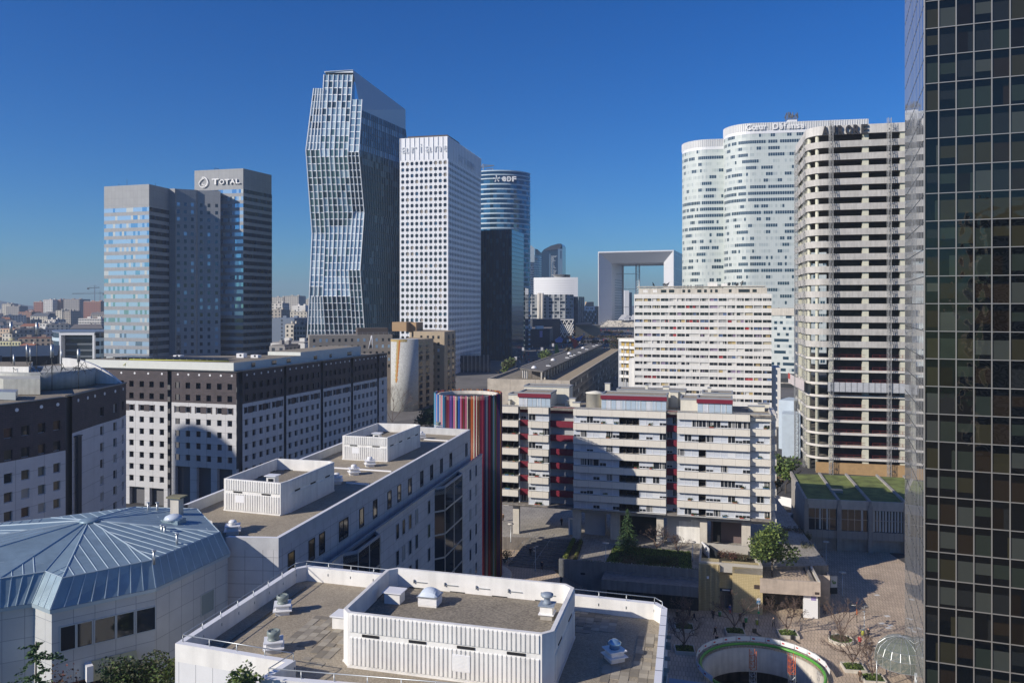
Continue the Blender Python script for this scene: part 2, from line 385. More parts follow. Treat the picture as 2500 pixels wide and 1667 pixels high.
# ================================================================ generic pieces
def inset_poly(poly, d):
    n = len(poly); out = []
    ar = sum(poly[i][0]*poly[(i+1) % n][1]-poly[(i+1) % n][0]*poly[i][1] for i in range(n)); sg = 1 if ar > 0 else -1
    for i in range(n):
        p0, p1, p2 = Vector(poly[i-1]), Vector(poly[i]), Vector(poly[(i+1) % n])
        d1, d2 = (p1-p0).normalized(), (p2-p1).normalized(); n1, n2 = Vector((-d1.y, d1.x))*sg, Vector((-d2.y, d2.x))*sg
        v = (n1+n2); v.normalize(); k = 1/max(.35, v.dot(n1)); out.append((p1.x+v.x*d*k, p1.y+v.y*d*k))
    return out
def parapet(mb, poly, z0, z1, t_, m, cap=None, skip=()):
    q = inset_poly(poly, t_); n = len(poly)
    for i in range(n):
        if i in skip: continue
        j = (i+1) % n; a, b, c, d = poly[i], poly[j], q[j], q[i]
        mb.poly([(*a, z0), (*b, z0), (*b, z1), (*a, z1)], m); mb.poly([(*c, z0), (*d, z0), (*d, z1), (*c, z1)], m); mb.poly([(*a, z1), (*b, z1), (*c, z1), (*d, z1)], cap or m)
def rail(P, pts, zb, h=.4, step=1.75, inner=.18):
    m = MB()
    for a, b in zip(pts, pts[1:]):
        A_, B_ = Vector((*a, zb+h)), Vector((*b, zb+h)); m.tube(A_, B_, .03, None, STEEL, 6)
        n = max(1, round((B_-A_).length/step))
        for k in range(n+1):
            p = A_.lerp(B_, k/n); m.tube(p-Vector((0, 0, h+.45)), p, .028, None, STEEL, 6); m.obox(p.x, p.y, .09, .09, zb-.5, zb-.33, .3, STEEL)
    return m.build('railing', P)
def ribbed(P, name, poly, z0, z1, zf, pitch=.25, slots=True, flo=None):
    """rooftop plant enclosure: ribbed white panels, open top with a gravel floor"""
    o = MB(); n = len(poly)
    ar = sum(poly[i][0]*poly[(i+1) % n][1]-poly[(i+1) % n][0]*poly[i][1] for i in range(n))
    if ar < 0: poly = poly[::-1]
    parapet(o, poly, z0, z1, .22, WHITE); fl = MB(); fl.poly([(*p, zf) for p in inset_poly(poly, .2)], flo or GRAV2)
    S = MB(); zr = z0+(z1-z0)*.60
    for i in range(n):
        F = Face(poly[i], poly[(i+1) % n])
        if F.L < 1.5: continue
        k = int((F.L-.2)/pitch); a = (F.L-k*pitch)/2
        sl = []
        if slots:
            ns = max(1, int(F.L/2.4)); sl = [(F.L*(j+.5)/ns-.5, F.L*(j+.5)/ns+.5) for j in range(ns)]
        for j in range(k):
            c = a+(j+.5)*pitch
            for y0, y1 in ((z0+.12, zr-.1), (zr+.14, z1-.05)):
                w_ = pitch*.30
                o.poly([F.pt(c-w_-.02, y0), F.pt(c-w_, y0+.05, .07), F.pt(c-w_, y1-.05, .07), F.pt(c-w_-.02, y1)], WHITE); o.poly([F.pt(c+w_, y0+.05, .07), F.pt(c+w_+.02, y0), F.pt(c+w_+.02, y1), F.pt(c+w_, y1-.05, .07)], WHITE)
                o.poly([F.pt(c-w_, y0+.05, .07), F.pt(c+w_, y0+.05, .07), F.pt(c+w_, y1-.05, .07), F.pt(c-w_, y1-.05, .07)], WHITE)
                o.poly([F.pt(c-w_, y1-.05, .07), F.pt(c+w_, y1-.05, .07), F.pt(c+w_+.02, y1), F.pt(c-w_-.02, y1)], WHITE)
        o.fbox(F, .02, F.L-.02, z0, z0+.1, 0, .08, WHITE)
        for x0, x1 in sl:
            S.sep(); S.fbox(F, x0, x1, zr-.04, zr+.1, -.24, .04, BLACK)
    e = o.build(name, P); fl.build('roof_gravel', e)
    if S.f: S.each('vent_slot', e)
    return e
def cowl(P, x, y, z, kind=0, s=1.0):
    """roof extractor: curb, plate and a round head"""
    b = MB(); r = RN.uniform(.1, .4)
    b.obox(x, y, .45*s, .45*s, z, z+.28*s, r, WHITE); b.obox(x, y, .60*s, .60*s, z+.28*s, z+.34*s, r, WHITE2); b.obox(x, y, .42*s, .42*s, z+.34*s, z+.62*s, r, WHITE); b.obox(x, y, .55*s, .55*s, z+.62*s, z+.68*s, r, WHITE2)
    e = b.build('roof_vent', P); h = MB(); q = z+.68*s
    GR = mat('grey_green_cowl', (.20, .24, .23), .45); BG = mat('blue_grey_cowl', (.25, .30, .36), .4)
    if kind == 0: h.lathe(x, y, [(.36*s, q), (.36*s, q+.06), (.27*s, q+.1), (.34*s, q+.2), (.40*s, q+.36), (.38*s, q+.5), (.30*s, q+.54), (.28*s, q+.44), (.15*s, q+.46), (.14*s, q+.5)], GR, 20)
    elif kind == 1: h.lathe(x, y, [(.42*s, q), (.24*s, q+.12), (.2*s, q+.3), (.2*s, q+.5), (.42*s, q+.58), (.46*s, q+.66), (.46*s, q+.78), (.38*s, q+.84), (.02, q+.88)], BG, 20)
    elif kind == 2: h.lathe(x, y, [(.30*s, q), (.22*s, q+.1), (.30*s, q+.16), (.30*s, q+.3), (.2*s, q+.4), (.05, q+.44)], WHITE2, 16)
    elif kind == 3: h.lathe(x, y, [(.30*s, q), (.30*s, q+.2), (.42*s, q+.26), (.42*s, q+.36), (.2*s, q+.5), (.02, q+.52)], mat('blue_cowl', (.25, .42, .6), .2, .6), 8)
    h.build('cowl', e); return e
def pane_simple(gl, fr=None, fw=.06):
    def f(w_, F, xa, xb, ya, yb, o, r, c):
        w_.quadface(F, xa, xb, ya, yb, o, gl(r, c))
        if fr: w_.fbox(F, xa, xb, ya, ya+fw, o, o+.04, fr); w_.fbox(F, xa, xa+fw, ya+fw, yb, o, o+.04, fr); w_.fbox(F, xb-fw, xb, ya+fw, yb, o, o+.04, fr)
    return f
# ================================================================ A: white block in the foreground
P = thing('office_block', 'white block in the foreground with gravel roof, railings and a big ribbed plant enclosure', 'building', (-4, 45, -5.5))
PAN = tiles('white_cladding', (.68, .69, .70), (.64, .65, .67), (.33, .34, .36), 1.15, 40, .02, .55, .08)
polyA = [(-18.95, 44.8), (-12.1, 42.45), (-12.9, 40.6), (6.9, 37.3), (9.75, 50.0), (9.3, 51.0), (-15.0, 58.3), (-15.9, 57.6)]
w_ = MB(); w_.prism(polyA, -5.5, 27, PAN, GRAV); w_.build('wall', P)
w_ = MB(); parapet(w_, polyA, 27.0, 28, .38, WHITE, WHITE2); w_.build('parapet', P)
ip = inset_poly(polyA, .3)
rail(P, [ip[4], ip[5], ip[6], ip[7], ip[0], ip[1], ip[2], ip[3]], 28)
w_ = MB(); SEAM = mat('cap_seam', (.1, .12, .18), .6)
for k in range(8):   # cap joints on the right hand parapet
    F = Face(polyA[3], polyA[4]); w_.sep(); w_.fbox(F, 1.2+k*1.5, 1.25+k*1.5, 28.0, 28.012, -.38, .01, SEAM)
w_.each('cap_joint', P)
bxA = [(-9.45, 44.7), (-9.1, 44.1), (1.55, 41.2), (2.2, 41.6), (3.75, 48.0), (3.3, 48.7), (-7.4, 51.7), (-8.1, 51.3)]
e = ribbed(P, 'plant_enclosure', bxA, 27.004, 30, 28.85, .252)
w_ = MB(); F = Face(bxA[1], bxA[2]); w_.fbox(F, 6.15, 7.15, 27.55, 28.45, 0, .085, WHITE2)
for k in range(12): w_.fbox(F, 6.18, 7.12, 27.6+k*.07, 27.63+k*.07, .085, .1, WHITE)
w_.build('louvre_hatch', e)
# fittings inside the enclosure
x, y = gp(952, 1462, 28.85); w_ = MB(); w_.obox(x+.35, y-.4, .5, .42, 28.85, 29.5, -.25, WHITE); w_.obox(x+.35, y-.4, .62, .54, 29.5, 29.56, -.25, WHITE2); h = w_.build('air_intake', e)
w_ = MB(); F = Face((x-.1, y-.68), (x+.6, y-.86)); [w_.fbox(F, .1, .6, 29.05+k*.06, 29.08+k*.06, 0.0, .03, STEEL) for k in range(5)]; w_.build('louvre', h)
x, y = gp(1050, 1474, 28.85); w_ = MB(); w_.obox(x, y, .58, .5, 28.85, 29.4, -.25, WHITE)
for k in range(5): w_.obox(x, y, .60, .52, 28.98+k*.08, 29.01+k*.08, -.25, WHITE2)
h = w_.build('skylight', e); w_ = MB(); w_.obox(x, y, .66, .58, 29.4, 29.46, -.25, STEEL)
c, s = math.cos(-.25), math.sin(-.25); TI = 8
def dm(i, j): a, b = -.6+1.2*i/TI, -.52+1.04*j/TI; return (x+c*a-s*b, y+s*a+c*b, 29.46+.42*max(0, 1-(a/.6)**2)**.6*max(0, 1-(b/.52)**2)**.6)
for i in range(TI):
    for j in range(TI): w_.poly([dm(i, j), dm(i+1, j), dm(i+1, j+1), dm(i, j+1)], mat('dome_plastic', (.55, .62, .7), .25), True)
w_.build('dome', h)
x, y = gp(1336, 1508, 28.85); w_ = MB(); w_.obox(x, y, .34, .34, 28.85, 29.15, -.25, CONC); w_.obox(x, y, .45, .45, 29.15, 29.2, -.25, WHITE2); w_.obox(x, y, .36, .36, 29.2, 29.65, -.25, WHITE); w_.obox(x, y, .46, .46, 29.65, 29.7, -.25, mat('blue_grey_cowl', (.25, .30, .36), .4)); h = w_.build('roof_vent', e)
w_ = MB(); w_.lathe(x, y, [(.26, 29.7), (.2, 29.8), (.18, 30.05), (.33, 30.1), (.36, 30.16), (.36, 30.26), (.2, 30.32), (.02, 30.34)], mat('blue_grey_cowl', (.25, .30, .36), .4), 24); w_.build('cowl', h)
F = Face(bxA[6], bxA[5]) ; w_ = MB()
for k in range(5): a = 1.2+k*2.1; w_.sep(); w_.fbox(F, a, a+.9, 29.25, 29.29, .22, .28, STEEL); w_.fbox(F, a, a+.06, 29.2, 29.42, .22, .34, STEEL)
w_.each('wall_bracket', e)
for px, py in ((690, 1496), (668, 1588)): x, y = gp(px, py, 27); cowl(P, x, y, 27, 0, .98)
x, y = gp(1500, 1610, 27); cowl(P, x, y, 27, 3, .95)
x, y = gp(838, 1528, 27); w_ = MB(); w_.obox(x, y, .5, .5, 27, 27.75, -.25, WHITE); w_.obox(x, y, .62, .62, 27.75, 27.82, -.25, WHITE2); w_.build('roof_hatch', P)
w_ = MB(); sl = [mat('paver_slab_a', (.20, .18, .145), .9, var=.2), mat('paver_slab_b', (.27, .245, .20), .9, var=.2), mat('paver_slab_c', (.34, .31, .25), .9, var=.2)]; F = Face((-18.95, 44.8), (-12.1, 42.45))
for (px, py, nx, ny, dx) in ((730, 1545, 4, 9, .03), (770, 1590, 3, 10, .0), (1400, 1515, 6, 8, 0), (1560, 1600, 4, 10, 0), (1480, 1640, 7, 5, 0)):
    x, y = gp(px, py, 27)
    for i in range(nx):
        for j in range(ny):
            if RN.random() < .72:
                a = i*.5; b = j*.5-1.5+RN.choice((0, 0, .0)); w_.sep(); w_.obox(x+a*.97+b*.22, y-a*.24+b*.97, .24, .24, 26.995, 27.03, -.24, pick(sl))
w_.each('roof_paver', P)
w_ = MB(); w_.path([(-14.6, 56.5, 27.05), (-16.6, 48, 27.05), (-17.2, 45.2, 27.05)], .04, DARKM); w_.build('lightning_cable', P)
# glazing strip on the front wall below the roof panels
F = Face(polyA[0], polyA[1]); w_ = MB(); w_.fbox(F, 1.2, F.L-.3, 21, 24.6, -.1, .02, GSKY); w_.fbox(F, 1.1, F.L-.3, 24.6, 24.72, -.1, .1, WHITE2); w_.fbox(F, 1.1, 1.25, 21, 24.6, -.1, .1, DARKM); w_.build('window', P)
w_ = MB(); w_.prism([(9.9, 50.3), (12.6, 49.4), (10.2, 36), (7.2, 36)], -5.5, 23.5, mat('blue_grey_side', (.22, .27, .34), .4), mat('blue_grey_side', (.22, .27, .34), .4)); w_.build('side_bay', P)
# ================================================================ B: long white block behind it
P = thing('office_block', 'long white block with gravel roof and two small ribbed plant enclosures', 'building', (-18, 95, -5.5))
PANB = tiles('grey_stone_cladding', (.50, .50, .52), (.45, .46, .48), (.22, .22, .24), 1.5, 1.1, .02, .6, .12)
polyB = [(-31.4, 76.1), (-20.2, 64.9), (-19.1, 65.0), (-6.4, 121.9), (-19.9, 126.9)]
x0, y0 = gp(446, 1232, 28); x1, y1 = gp(652, 1312, 28)
polyB = [(x0, y0), (-27.9, 74.0), (-23.5, 65.35), (x1, y1), gp(680, 1313, 28), gp(1148, 1048, 28), gp(1027, 1041.5, 28), gp(945, 1036, 28)]
w_ = MB(); w_.prism(polyB, -5.5, 27, PANB, GRAV)
wl = w_.build('wall', P)
w_ = MB(); parapet(w_, polyB, 27.001, 28, .35, mat('grey_parapet', (.48, .49, .5), .6, var=.1, streak=.1), WHITE2, (0, 1)); w_.build('parapet', P)
b1 = [gp(546.7, 1167.5, 30.1), gp(685, 1179, 30.1), gp(706, 1173, 30.1), gp(816, 1127.7, 30.1), gp(806, 1124.5, 30.1), gp(675, 1118.7, 30.1)]
e1 = ribbed(P, 'plant_enclosure', b1, 27.004, 30.1, 28.9, .27)
b2 = [gp(836, 1063, 30.1), gp(945.7, 1068, 30.1), gp(1026, 1036.5, 30.1), gp(1014, 1034.5, 30.1), gp(921, 1032.5, 30.1)]
e2 = ribbed(P, 'plant_enclosure', b2, 27.004, 30.1, 28.9, .27)
for e, F in ((e1, Face(b1[0], b1[1])), (e2, Face(b2[0], b2[1]))):
    w_ = MB(); w_.fbox(F, 1.4, 2.4, 27.9, 28.6, 0, .085, WHITE2); w_.build('louvre_hatch', e)
    w_ = MB(); x, y = F.xy(F.L*.62, -2.2); w_.obox(x, y, .45, .4, 28.9, 30.2, -.22, WHITE); w_.obox(x, y, .62, .55, 30.2, 30.28, -.22, WHITE2); w_.fbox(Face((x-.4, y-.39), (x+.35, y-.5)), .1, .6, 29.6, 30.0, 0, .03, GDARK); w_.build('air_intake', e)
for px, py, k in ((568, 1302, 2), (903, 1138, 2), (864, 1158, 2), (1028, 1072, 2), (1070, 1050, 0), (822, 1180, 2)): x, y = gp(px, py, 27); cowl(P, x, y, 27, k, 1.15)
w_ = MB(); w_.sep(); a, b = gp(815, 1143, 27), gp(955, 1152, 27); w_.prism([a, b, (b[0], b[1]+.2), (a[0], a[1]+.2)], 27, 27.14, WHITE2); w_.sep(); a, b = gp(845, 1180, 27), gp(900, 1184, 27); w_.prism([a, b, (b[0], b[1]+.2), (a[0], a[1]+.2)], 27, 27.14, WHITE2); w_.sep(); a, b = gp(1030, 1073, 27), gp(1110, 1078, 27); w_.prism([a, b, (b[0], b[1]+.2), (a[0], a[1]+.2)], 27, 27.14, WHITE2); w_.each('roof_kerb', P)
# penthouse windows under the parapet, ledge, projecting lower floors
F = Face(polyB[4], polyB[5]); psb = PS('window', P); WFR = mat('window_frame_grey', (.35, .36, .38), .5)
GR_B = [GDARK, GDARK, glassm('reflecting_pane', (.10, .13, .15), .05, .5), glassm('warm_reflecting_pane', (.10, .095, .075), .07, .5), mat('blind_pane', (.33, .33, .31), .7)]
def addwin(F, a0, a1, z0, z1, o, gl, fr=WFR, ps=None, mul=1):
    w_ = MB(); w_.fbox(F, a0, a1, z0, z1, o-.2, o+.015, gl)
    t_ = .07; w_.fbox(F, a0-t_, a1+t_, z0-t_, z0, o-.1, o+.06, fr); w_.fbox(F, a0-t_, a1+t_, z1, z1+t_, o-.1, o+.06, fr); w_.fbox(F, a0-t_, a0, z0, z1, o-.1, o+.06, fr); w_.fbox(F, a1, a1+t_, z0, z1, o-.1, o+.06, fr)
    for k in range(1, mul): c_ = a0+(a1-a0)*k/mul; w_.fbox(F, c_-.03, c_+.03, z0, z1, o, o+.05, fr)
    ps.add(w_)
for px in (710, 760, 785, 833, 882, 915, 950, 974, 1000, 1029, 1053, 1077, 1100, 1138):
    a = F.s_at(px); addwin(F, a-.45, a+.55 if px not in (833,) else a+1.5, 24.4, 26.2, .0, pick(GR_B[:2]), DARKM, psb, 2 if px == 833 else 1)
lo = MB(); z0 = 23.7
# lower floors project 1.6 m, with two glazed bays
q0, q1, q2, q3, q4 = F.s_at(700), F.s_at(848), F.s_at(905), F.s_at(1066), F.L+3
Fb = Face(F.xy(0, 1.1), F.xy(F.L+3, 1.1))
lo.prism([F.xy(-.5, -.3), F.xy(-.5, 1.1), F.xy(F.L+3, 1.1), F.xy(F.L+3, -.3)], -5.5, z0-1.1, PANB); lo.fbox(Fb, -.5, F.L+3, z0-1.1, z0, -.2, 0, PANB); lo.build('lower_floors', wl)
w_ = MB(); w_.fbox(Fb, -.5, F.L+3, z0, z0+.12, -.25, .12, STEEL); w_.build('ledge_rail', P)
for c0, c1, d in ((850, 905, 1.0), (1068, 1112, 1.0)):
    a0, a1 = Fb.s_at(c0), Fb.s_at(c1); m = MB(); p = [Fb.xy(a0-1.2, -.05), Fb.xy(a0, d), Fb.xy(a1, d), Fb.xy(a1+1.2, -.05)]; m.prism([q for q in p], 3, z0-.2, GR_B[1]); bay = m.build('glazed_bay', P)
    m = MB(); m.prism(p, z0-.9, z0-.5, STEEL); parapet(m, p, z0-.5, z0+.1, .12, WFR)
    for k in range(7): m.prism(offs(p, .05)+[p[-1], p[0]], z0-3.1-k*3, z0-2.9-k*3, STEEL)
    for q in p[1:3]: m.tube((*q, 3), (*q, z0), .07, None, STEEL, 4)
    q = ((p[1][0]+p[2][0])/2, (p[1][1]+p[2][1])/2); m.tube((*q, 3), (*q, z0), .07, None, STEEL, 4); m.build('bay_frame', bay)
for k in range(6):
    zc = z0-1.0-k*2.95
    for px in (752, 925, 970, 985, 1001, 1017, 1047, 1125, 1148, 1162):
        if px < 900 and k > 0: continue
        a = Fb.s_at(px); addwin(Fb, a-.4, a+.4, zc-1.6, zc, 0, pick(GR_B), WFR, psb)
psb.finish()
# ================================================================ D: zinc roofed pavilion, bottom left
P = thing('zinc_roof_building', 'low pale panelled building under a faceted blue grey zinc roof', 'building', (-35, 62, -5.5))
PAND = tiles('pale_stone_panels', (.50, .52, .52), (.44, .46, .47), (.24, .26, .29), 1.3, 1.45, .02, .6, .1)
ZINC = mat('zinc_sheet', (.22, .31, .375), .42, .2, var=.16, vs=.45, streak=.12); ZSEAM = mat('zinc_seam', (.36, .45, .51), .4, .2)
apx = Vector((-33.5, 63.1, 29.98))
ringp = [(-43.0, 49.0), (-34.3, 53.4), (-32.1, 54.8), (-30.2, 53.5), (-25.9, 57.3), (-23.6, 64.3), (-28.3, 71.6), (-34.2, 72.3), (-39.7, 68.6), (-46.7, 65), (-49.4, 55.8)]
eave = [(-42.5, 48.5), (-34.0, 52.9), (-32.3, 53.8), (-30.4, 52.6), (-25.4, 56.6), (-23.0, 64.4), (-27.8, 72.5), (-34.2, 73.2), (-40.3, 69.5), (-47.6, 65.9), (-50.3, 54.9)]
w_ = MB(); w_.prism(eave, -5.5, 26.8, PAND); w_.build('wall', P)
eo = inset_poly(eave, -.18); rf = MB(); sm = MB(); n = len(ringp); zr, ze = 28.7, 26.96
w_ = MB(); parapet(w_, eo, 26.7, 26.94, .3, ZSEAM); w_.build('gutter', P)
def rib(a, b, r=.045): sm.tube(a, b, r, r, ZSEAM, 4)
for i in range(n):
    j = (i+1) % n; a, b = Vector((*ringp[i], zr)), Vector((*ringp[j], zr)); c_, d = Vector((*eo[i], ze)), Vector((*eo[j], ze))
    rf.poly([apx, a, b], ZINC); rf.poly([c_, d, b, a], ZINC); rib(apx, a, .07); rib(a, c_, .06); rib(a, b, .05)
    L = (b-a).length; ed = (b-a)/L; nrm = Vector((-ed.y, ed.x, 0)); 
    if nrm.dot(apx-a) < 0: nrm = -nrm
    s_ap = (apx-a).dot(ed); h_ap = Vector((apx.x-a.x, apx.y-a.y, 0)).dot(nrm); k = max(2, round(L/.72))
    for q in range(1, k):
        s_ = L*q/k; m = (b-a)*(q/k)+a
        f = s_/s_ap if (0 < s_ap and s_ < s_ap) else (L-s_)/(L-s_ap) if L-s_ap > 0 else s_/s_ap
        f = min(1, max(0, f)); t_ = m+nrm*(h_ap*f); t_.z = zr+(apx.z-zr)*f; rib(m, t_, .042); e_ = c_.lerp(d, q/k); rib(m, e_, .042)
        if q % 2: u_ = m.lerp(t_, .5); v_ = u_+ed*(L/k*.95); rib(u_, v_, .02)
r_ = rf.build('roof', P); sm.build('standing_seams', r_)
w_ = MB(); w_.lathe(apx.x, apx.y, [(.85, 29.9), (.65, 30.06), (.05, 30.1)], ZINC, 12); w_.build('finial_cap', r_)
for px, py in ((432, 1318), (395, 1296), (402, 1299), (384, 1240), (362, 1240), (425, 1232), (376, 1360)):
    x, y = gp(px, py, 29.1); w_ = MB(); w_.tube((x, y, 28.6), (x, y, 29.55), .09, None, STEEL, 10); w_.tube((x, y, 29.55), (x, y, 29.62), .16, None, STEEL, 10); w_.build('vent_pipe', r_)
x, y = gp(424, 1272, 29.2); w_ = MB(); w_.obox(x, y, .78, .55, 28.6, 29.4, -.25, ZINC); w_.lathe(x, y, [(.78, 29.4), (.65, 29.63), (.35, 29.76), (.02, 29.8)], mat('dome_plastic', (.55, .62, .7), .25), 20); w_.build('roof_light', r_)
x, y = gp(427, 1252, 29.2); w_ = MB(); w_.obox(x, y+.4, .4, .35, 28.6, 30.45, -.2, CONCL); w_.obox(x, y+.4, .68, .55, 30.45, 30.58, -.2, mat('mossy_slab', (.2, .19, .12), .9, var=.3)); w_.build('chimney', r_)
ps = PS('window', P); F = Face(eave[3], eave[4]); DF = mat('pale_window_frame', (.42, .46, .47), .5)
for a, b in ((136+10, 185), (187, 226), (230, 282), (284, 328), (332, 380)):
    addwin(F, F.s_at(a)+.05, F.s_at(b)-.05, 24.03, 25.6, .0, GDARK, DF, ps)
for a, b in ((150, 185), (188, 226), (232, 280), (330, 380)): addwin(F, F.s_at(a), F.s_at(b), 19.1, 21.7, 0, GDARK, mat('brown_frame', (.12, .07, .05), .6), ps)
F2 = Face(eave[4], eave[5]); addwin(F2, 4.94, 6.4, 23.1, 24.65, .0, mat('grey_blind', (.25, .3, .3), .5), DF, ps); addwin(F2, 4.94, 6.4, 19.55, 21.1, 0, GDARK, DF, ps); addwin(F2, 2.4, 4.0, 19.3, 21.0, 0, GDARK, DF, ps)
ps.finish()
w_ = MB(); a0, a1 = F.s_at(222), F.s_at(332); YB = mat('faded_yellow_awning', (.50, .45, .26), .7, var=.1)
w_.poly([F.pt(a0, 22.9, .1), F.pt(a1, 22.9, .1), F.pt(a1, 22.25, .8), F.pt(a0, 22.25, .8)], YB); w_.poly([F.pt(a0, 22.25, .8), F.pt(a1, 22.25, .8), F.pt(a1, 21.8, .82), F.pt(a0, 21.8, .82)], YB); w_.fbox(F, a0-.4, a0, 21.8, 22.85, 0, .8, WHITE2); w_.build('awning', P)
# podium garden between the white blocks
w_ = MB(); w_.prism([(-45, 38), (-19.2, 38), (-19.2, 44.6), (-16.2, 57.9), (-19.4, 64.7), (-22.8, 65.1), (-22.9, 64.4), (-25.3, 56.5), (-30.4, 52.5), (-42.6, 48.4)], -5.5, 17.5, CONCD, mat('garden_soil', (.05, .045, .03), .95, var=.4)); w_.build('garden_podium', kind='structure')
# ================================================================ C: dark-topped white slab block
P = thing('slab_block', 'white block of small square windows under a dark brick top with arcades', 'building', (-80, 205, -5.5))
CW = tiles('white_precast', (.55, .56, .58), (.52, .53, .55), (.36, .37, .39), 5.4, 3.05, .06, .65, .08); BRK = tiles('plum_brick', (.075, .06, .068), (.055, .046, .055), (.03, .025, .03), .9, .35, .03, .7, .25, .5)
cor = gp(581.5, 909, 30.4); lef = gp(60, 894.6, 30.4); far = gp(945, 862.7, 30.4)
Ff = Face(lef, cor); Fs = Face(cor, far); fit = []
psc = PS('window', P); gl = [GDARK, GDARK, mat('office_blind', (.42, .47, .48), .6), glassm('pale_pane', (.2, .27, .3), .1, .2), mat('half_blind', (.22, .25, .26), .6)]
rows = [(3.05*i-.15+.0, 3.05*i-.15+1.5) for i in range(1, 10)]   # bottoms of nine storeys
rows = [(1.75+3.03*i, 3.25+3.03*i) for i in range(9)]
ZB = 22.4
def sect(F, px0, px1, wins, first, arc):
    a0, a1 = F.s_at(px0) if px0 else 0, F.s_at(px1) if px1 else F.L
    cols = [(F.s_at(p)-.68, F.s_at(p)+.68) for p in wins]; w_ = MB()
    R1 = [r for r in rows[first:] if r[1] < ZB]; R2 = [r for r in rows if r[0] > ZB-.5]
    zb = rows[first][0]-1.0
    def pf(w_, F, xa, xb, ya, yb, o, r, c):
        g = pick(gl); w_.quadface(F, xa, xb, ya, yb, o, GDARK); w_.fbox(F, xa, xb, ya, ya+.06, o, o+.05, WHITE2)
        if g is not GDARK: w_.quadface(F, xa+.05, xb-.05, yb-RN.uniform(.3, 1.2), yb, o+.01, g)
    punched(w_, F, a0, a1, zb, ZB, cols, R1, .35, CW, pf, psc); punched(w_, F, a0, a1, ZB, 30.4, cols, R2, .35, BRK, pf, psc)
    # dark infill beside the third row down
    m = MB(); r = R1[-1]
    for c0, c1 in zip(cols[0::2], cols[1::2]):
        m.sep(); m.fbox(F, c0[1], c1[0], r[0]-.1, r[1]+.1, 0, .03, BRK); m.sep(); m.fbox(F, c0[0]-.35, c0[0], r[0]-.1, r[1]+.1, 0, .03, BRK); m.sep(); m.fbox(F, c1[1], c1[1]+.35, r[0]-.1, r[1]+.1, 0, .03, BRK)
    # arcade
    n = len(arc); zt = zb
    w_.quadface(F, a0, a1, zt-.5, zt, 0, CW); e = [a0]+[F.s_at(p) for p in arc]+[a1]
    for q in range(0, len(e)-1, 2): w_.fbox(F, e[q], e[q+1], -5.5, zt-.5, -1, 0, CW)
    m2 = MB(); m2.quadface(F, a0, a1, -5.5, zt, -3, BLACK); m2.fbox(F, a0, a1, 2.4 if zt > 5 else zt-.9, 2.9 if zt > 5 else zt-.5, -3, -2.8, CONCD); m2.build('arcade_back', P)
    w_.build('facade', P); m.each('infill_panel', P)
    c = MB(); k = max(4, len(wins))
    for i in range(k):
        a = a0+(a1-a0)*(i+.6)/k; p = Vector(F.pt(a, 29.5, .06)); q = Vector(F.pt(a, 29.5, 0)); c.sep(); c.tube(q, p, .28, None, WHITE2, 12)
    c.each('roundel', P)
sect(Ff, None, 409, [150, 175, 200, 224, 248, 272, 297, 321, 346, 370, 395], 0, [158, 195, 210, 250, 262, 300, 316, 353, 365, 400])
sect(Ff, 419, 577, [433.5, 458.5, 484, 509.5, 535.5, 561], 2, [428, 464, 480, 515, 530, 567])
for a, b, arc in ((592, 693, 0), (699, 783, 0), (789, 857, 1), (862, 921, 1), (925, None, 0)):
    bb = b or 943; n = 6 if b else 1
    wn = [a+(bb-a)*(k+.55)/n for k in range(n)]
    if a == 592: wn = [602, 620.5, 637.5, 654, 670, 685.5]
    if a == 699: wn = [708, 723, 737, 750, 763.5, 776]
    ar = [a+4+(bb-a-6)*f for f in (0, .28, .36, .64, .72, .98)] if b else []
    sect(Fs, a, b, wn, 1, ar)
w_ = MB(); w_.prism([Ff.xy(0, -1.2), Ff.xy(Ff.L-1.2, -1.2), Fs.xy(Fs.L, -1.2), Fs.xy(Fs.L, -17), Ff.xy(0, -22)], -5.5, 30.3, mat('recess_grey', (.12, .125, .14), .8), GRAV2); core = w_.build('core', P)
w_ = MB(); w_.fbox(Ff, 0, Ff.L, 30.4, 30.6, -1.5, .25, DARKM); w_.fbox(Fs, .0, Fs.L, 30.4, 30.6, -1.5, .25, DARKM); w_.build('cornice', P)
PW = mat('penthouse_render', (.60, .63, .60), .7, var=.05)
w_ = MB(); q = Ff.L
w_.prism([Ff.xy(Ff.s_at(172)+1, -4), Ff.xy(q-4.2, -4), Fs.xy(34, -4), Fs.xy(34, -14), Ff.xy(Ff.s_at(172)+4, -16)], 30.3, 32.4, PW, GRAV2)
w_.prism([Fs.xy(34, -4), Fs.xy(70, -4), Fs.xy(70, -15), Fs.xy(34, -15)], 30.3, 33.4, PW, mat('tan_roof', (.25, .22, .17), .9, var=.2)); e = w_.build('penthouse', P)
w_ = MB(); Fq = Face(Fs.xy(0, -4), Fs.xy(75, -4))
for a in (11, 20, 27, 41, 50, 61): w_.sep(); w_.fbox(Fq, a, a+RN.uniform(1.2, 3), 30.8, 31.9, 0, .03, GDARK)
w_.each('window', e)
w_ = MB()
for k in range(16): w_.sep(); w_.fbox(Ff, Ff.s_at(230)+k*2.1, Ff.s_at(230)+k*2.1+1.7, 32.9, 33.0, -13, -7, mat('solar_panel', (.02, .03, .06), .2)); w_.fbox(Ff, Ff.s_at(230)+k*2.1, Ff.s_at(230)+k*2.1+.1, 32.4, 32.9, -13, -7, STEEL)
w_.each('solar_panel', e)
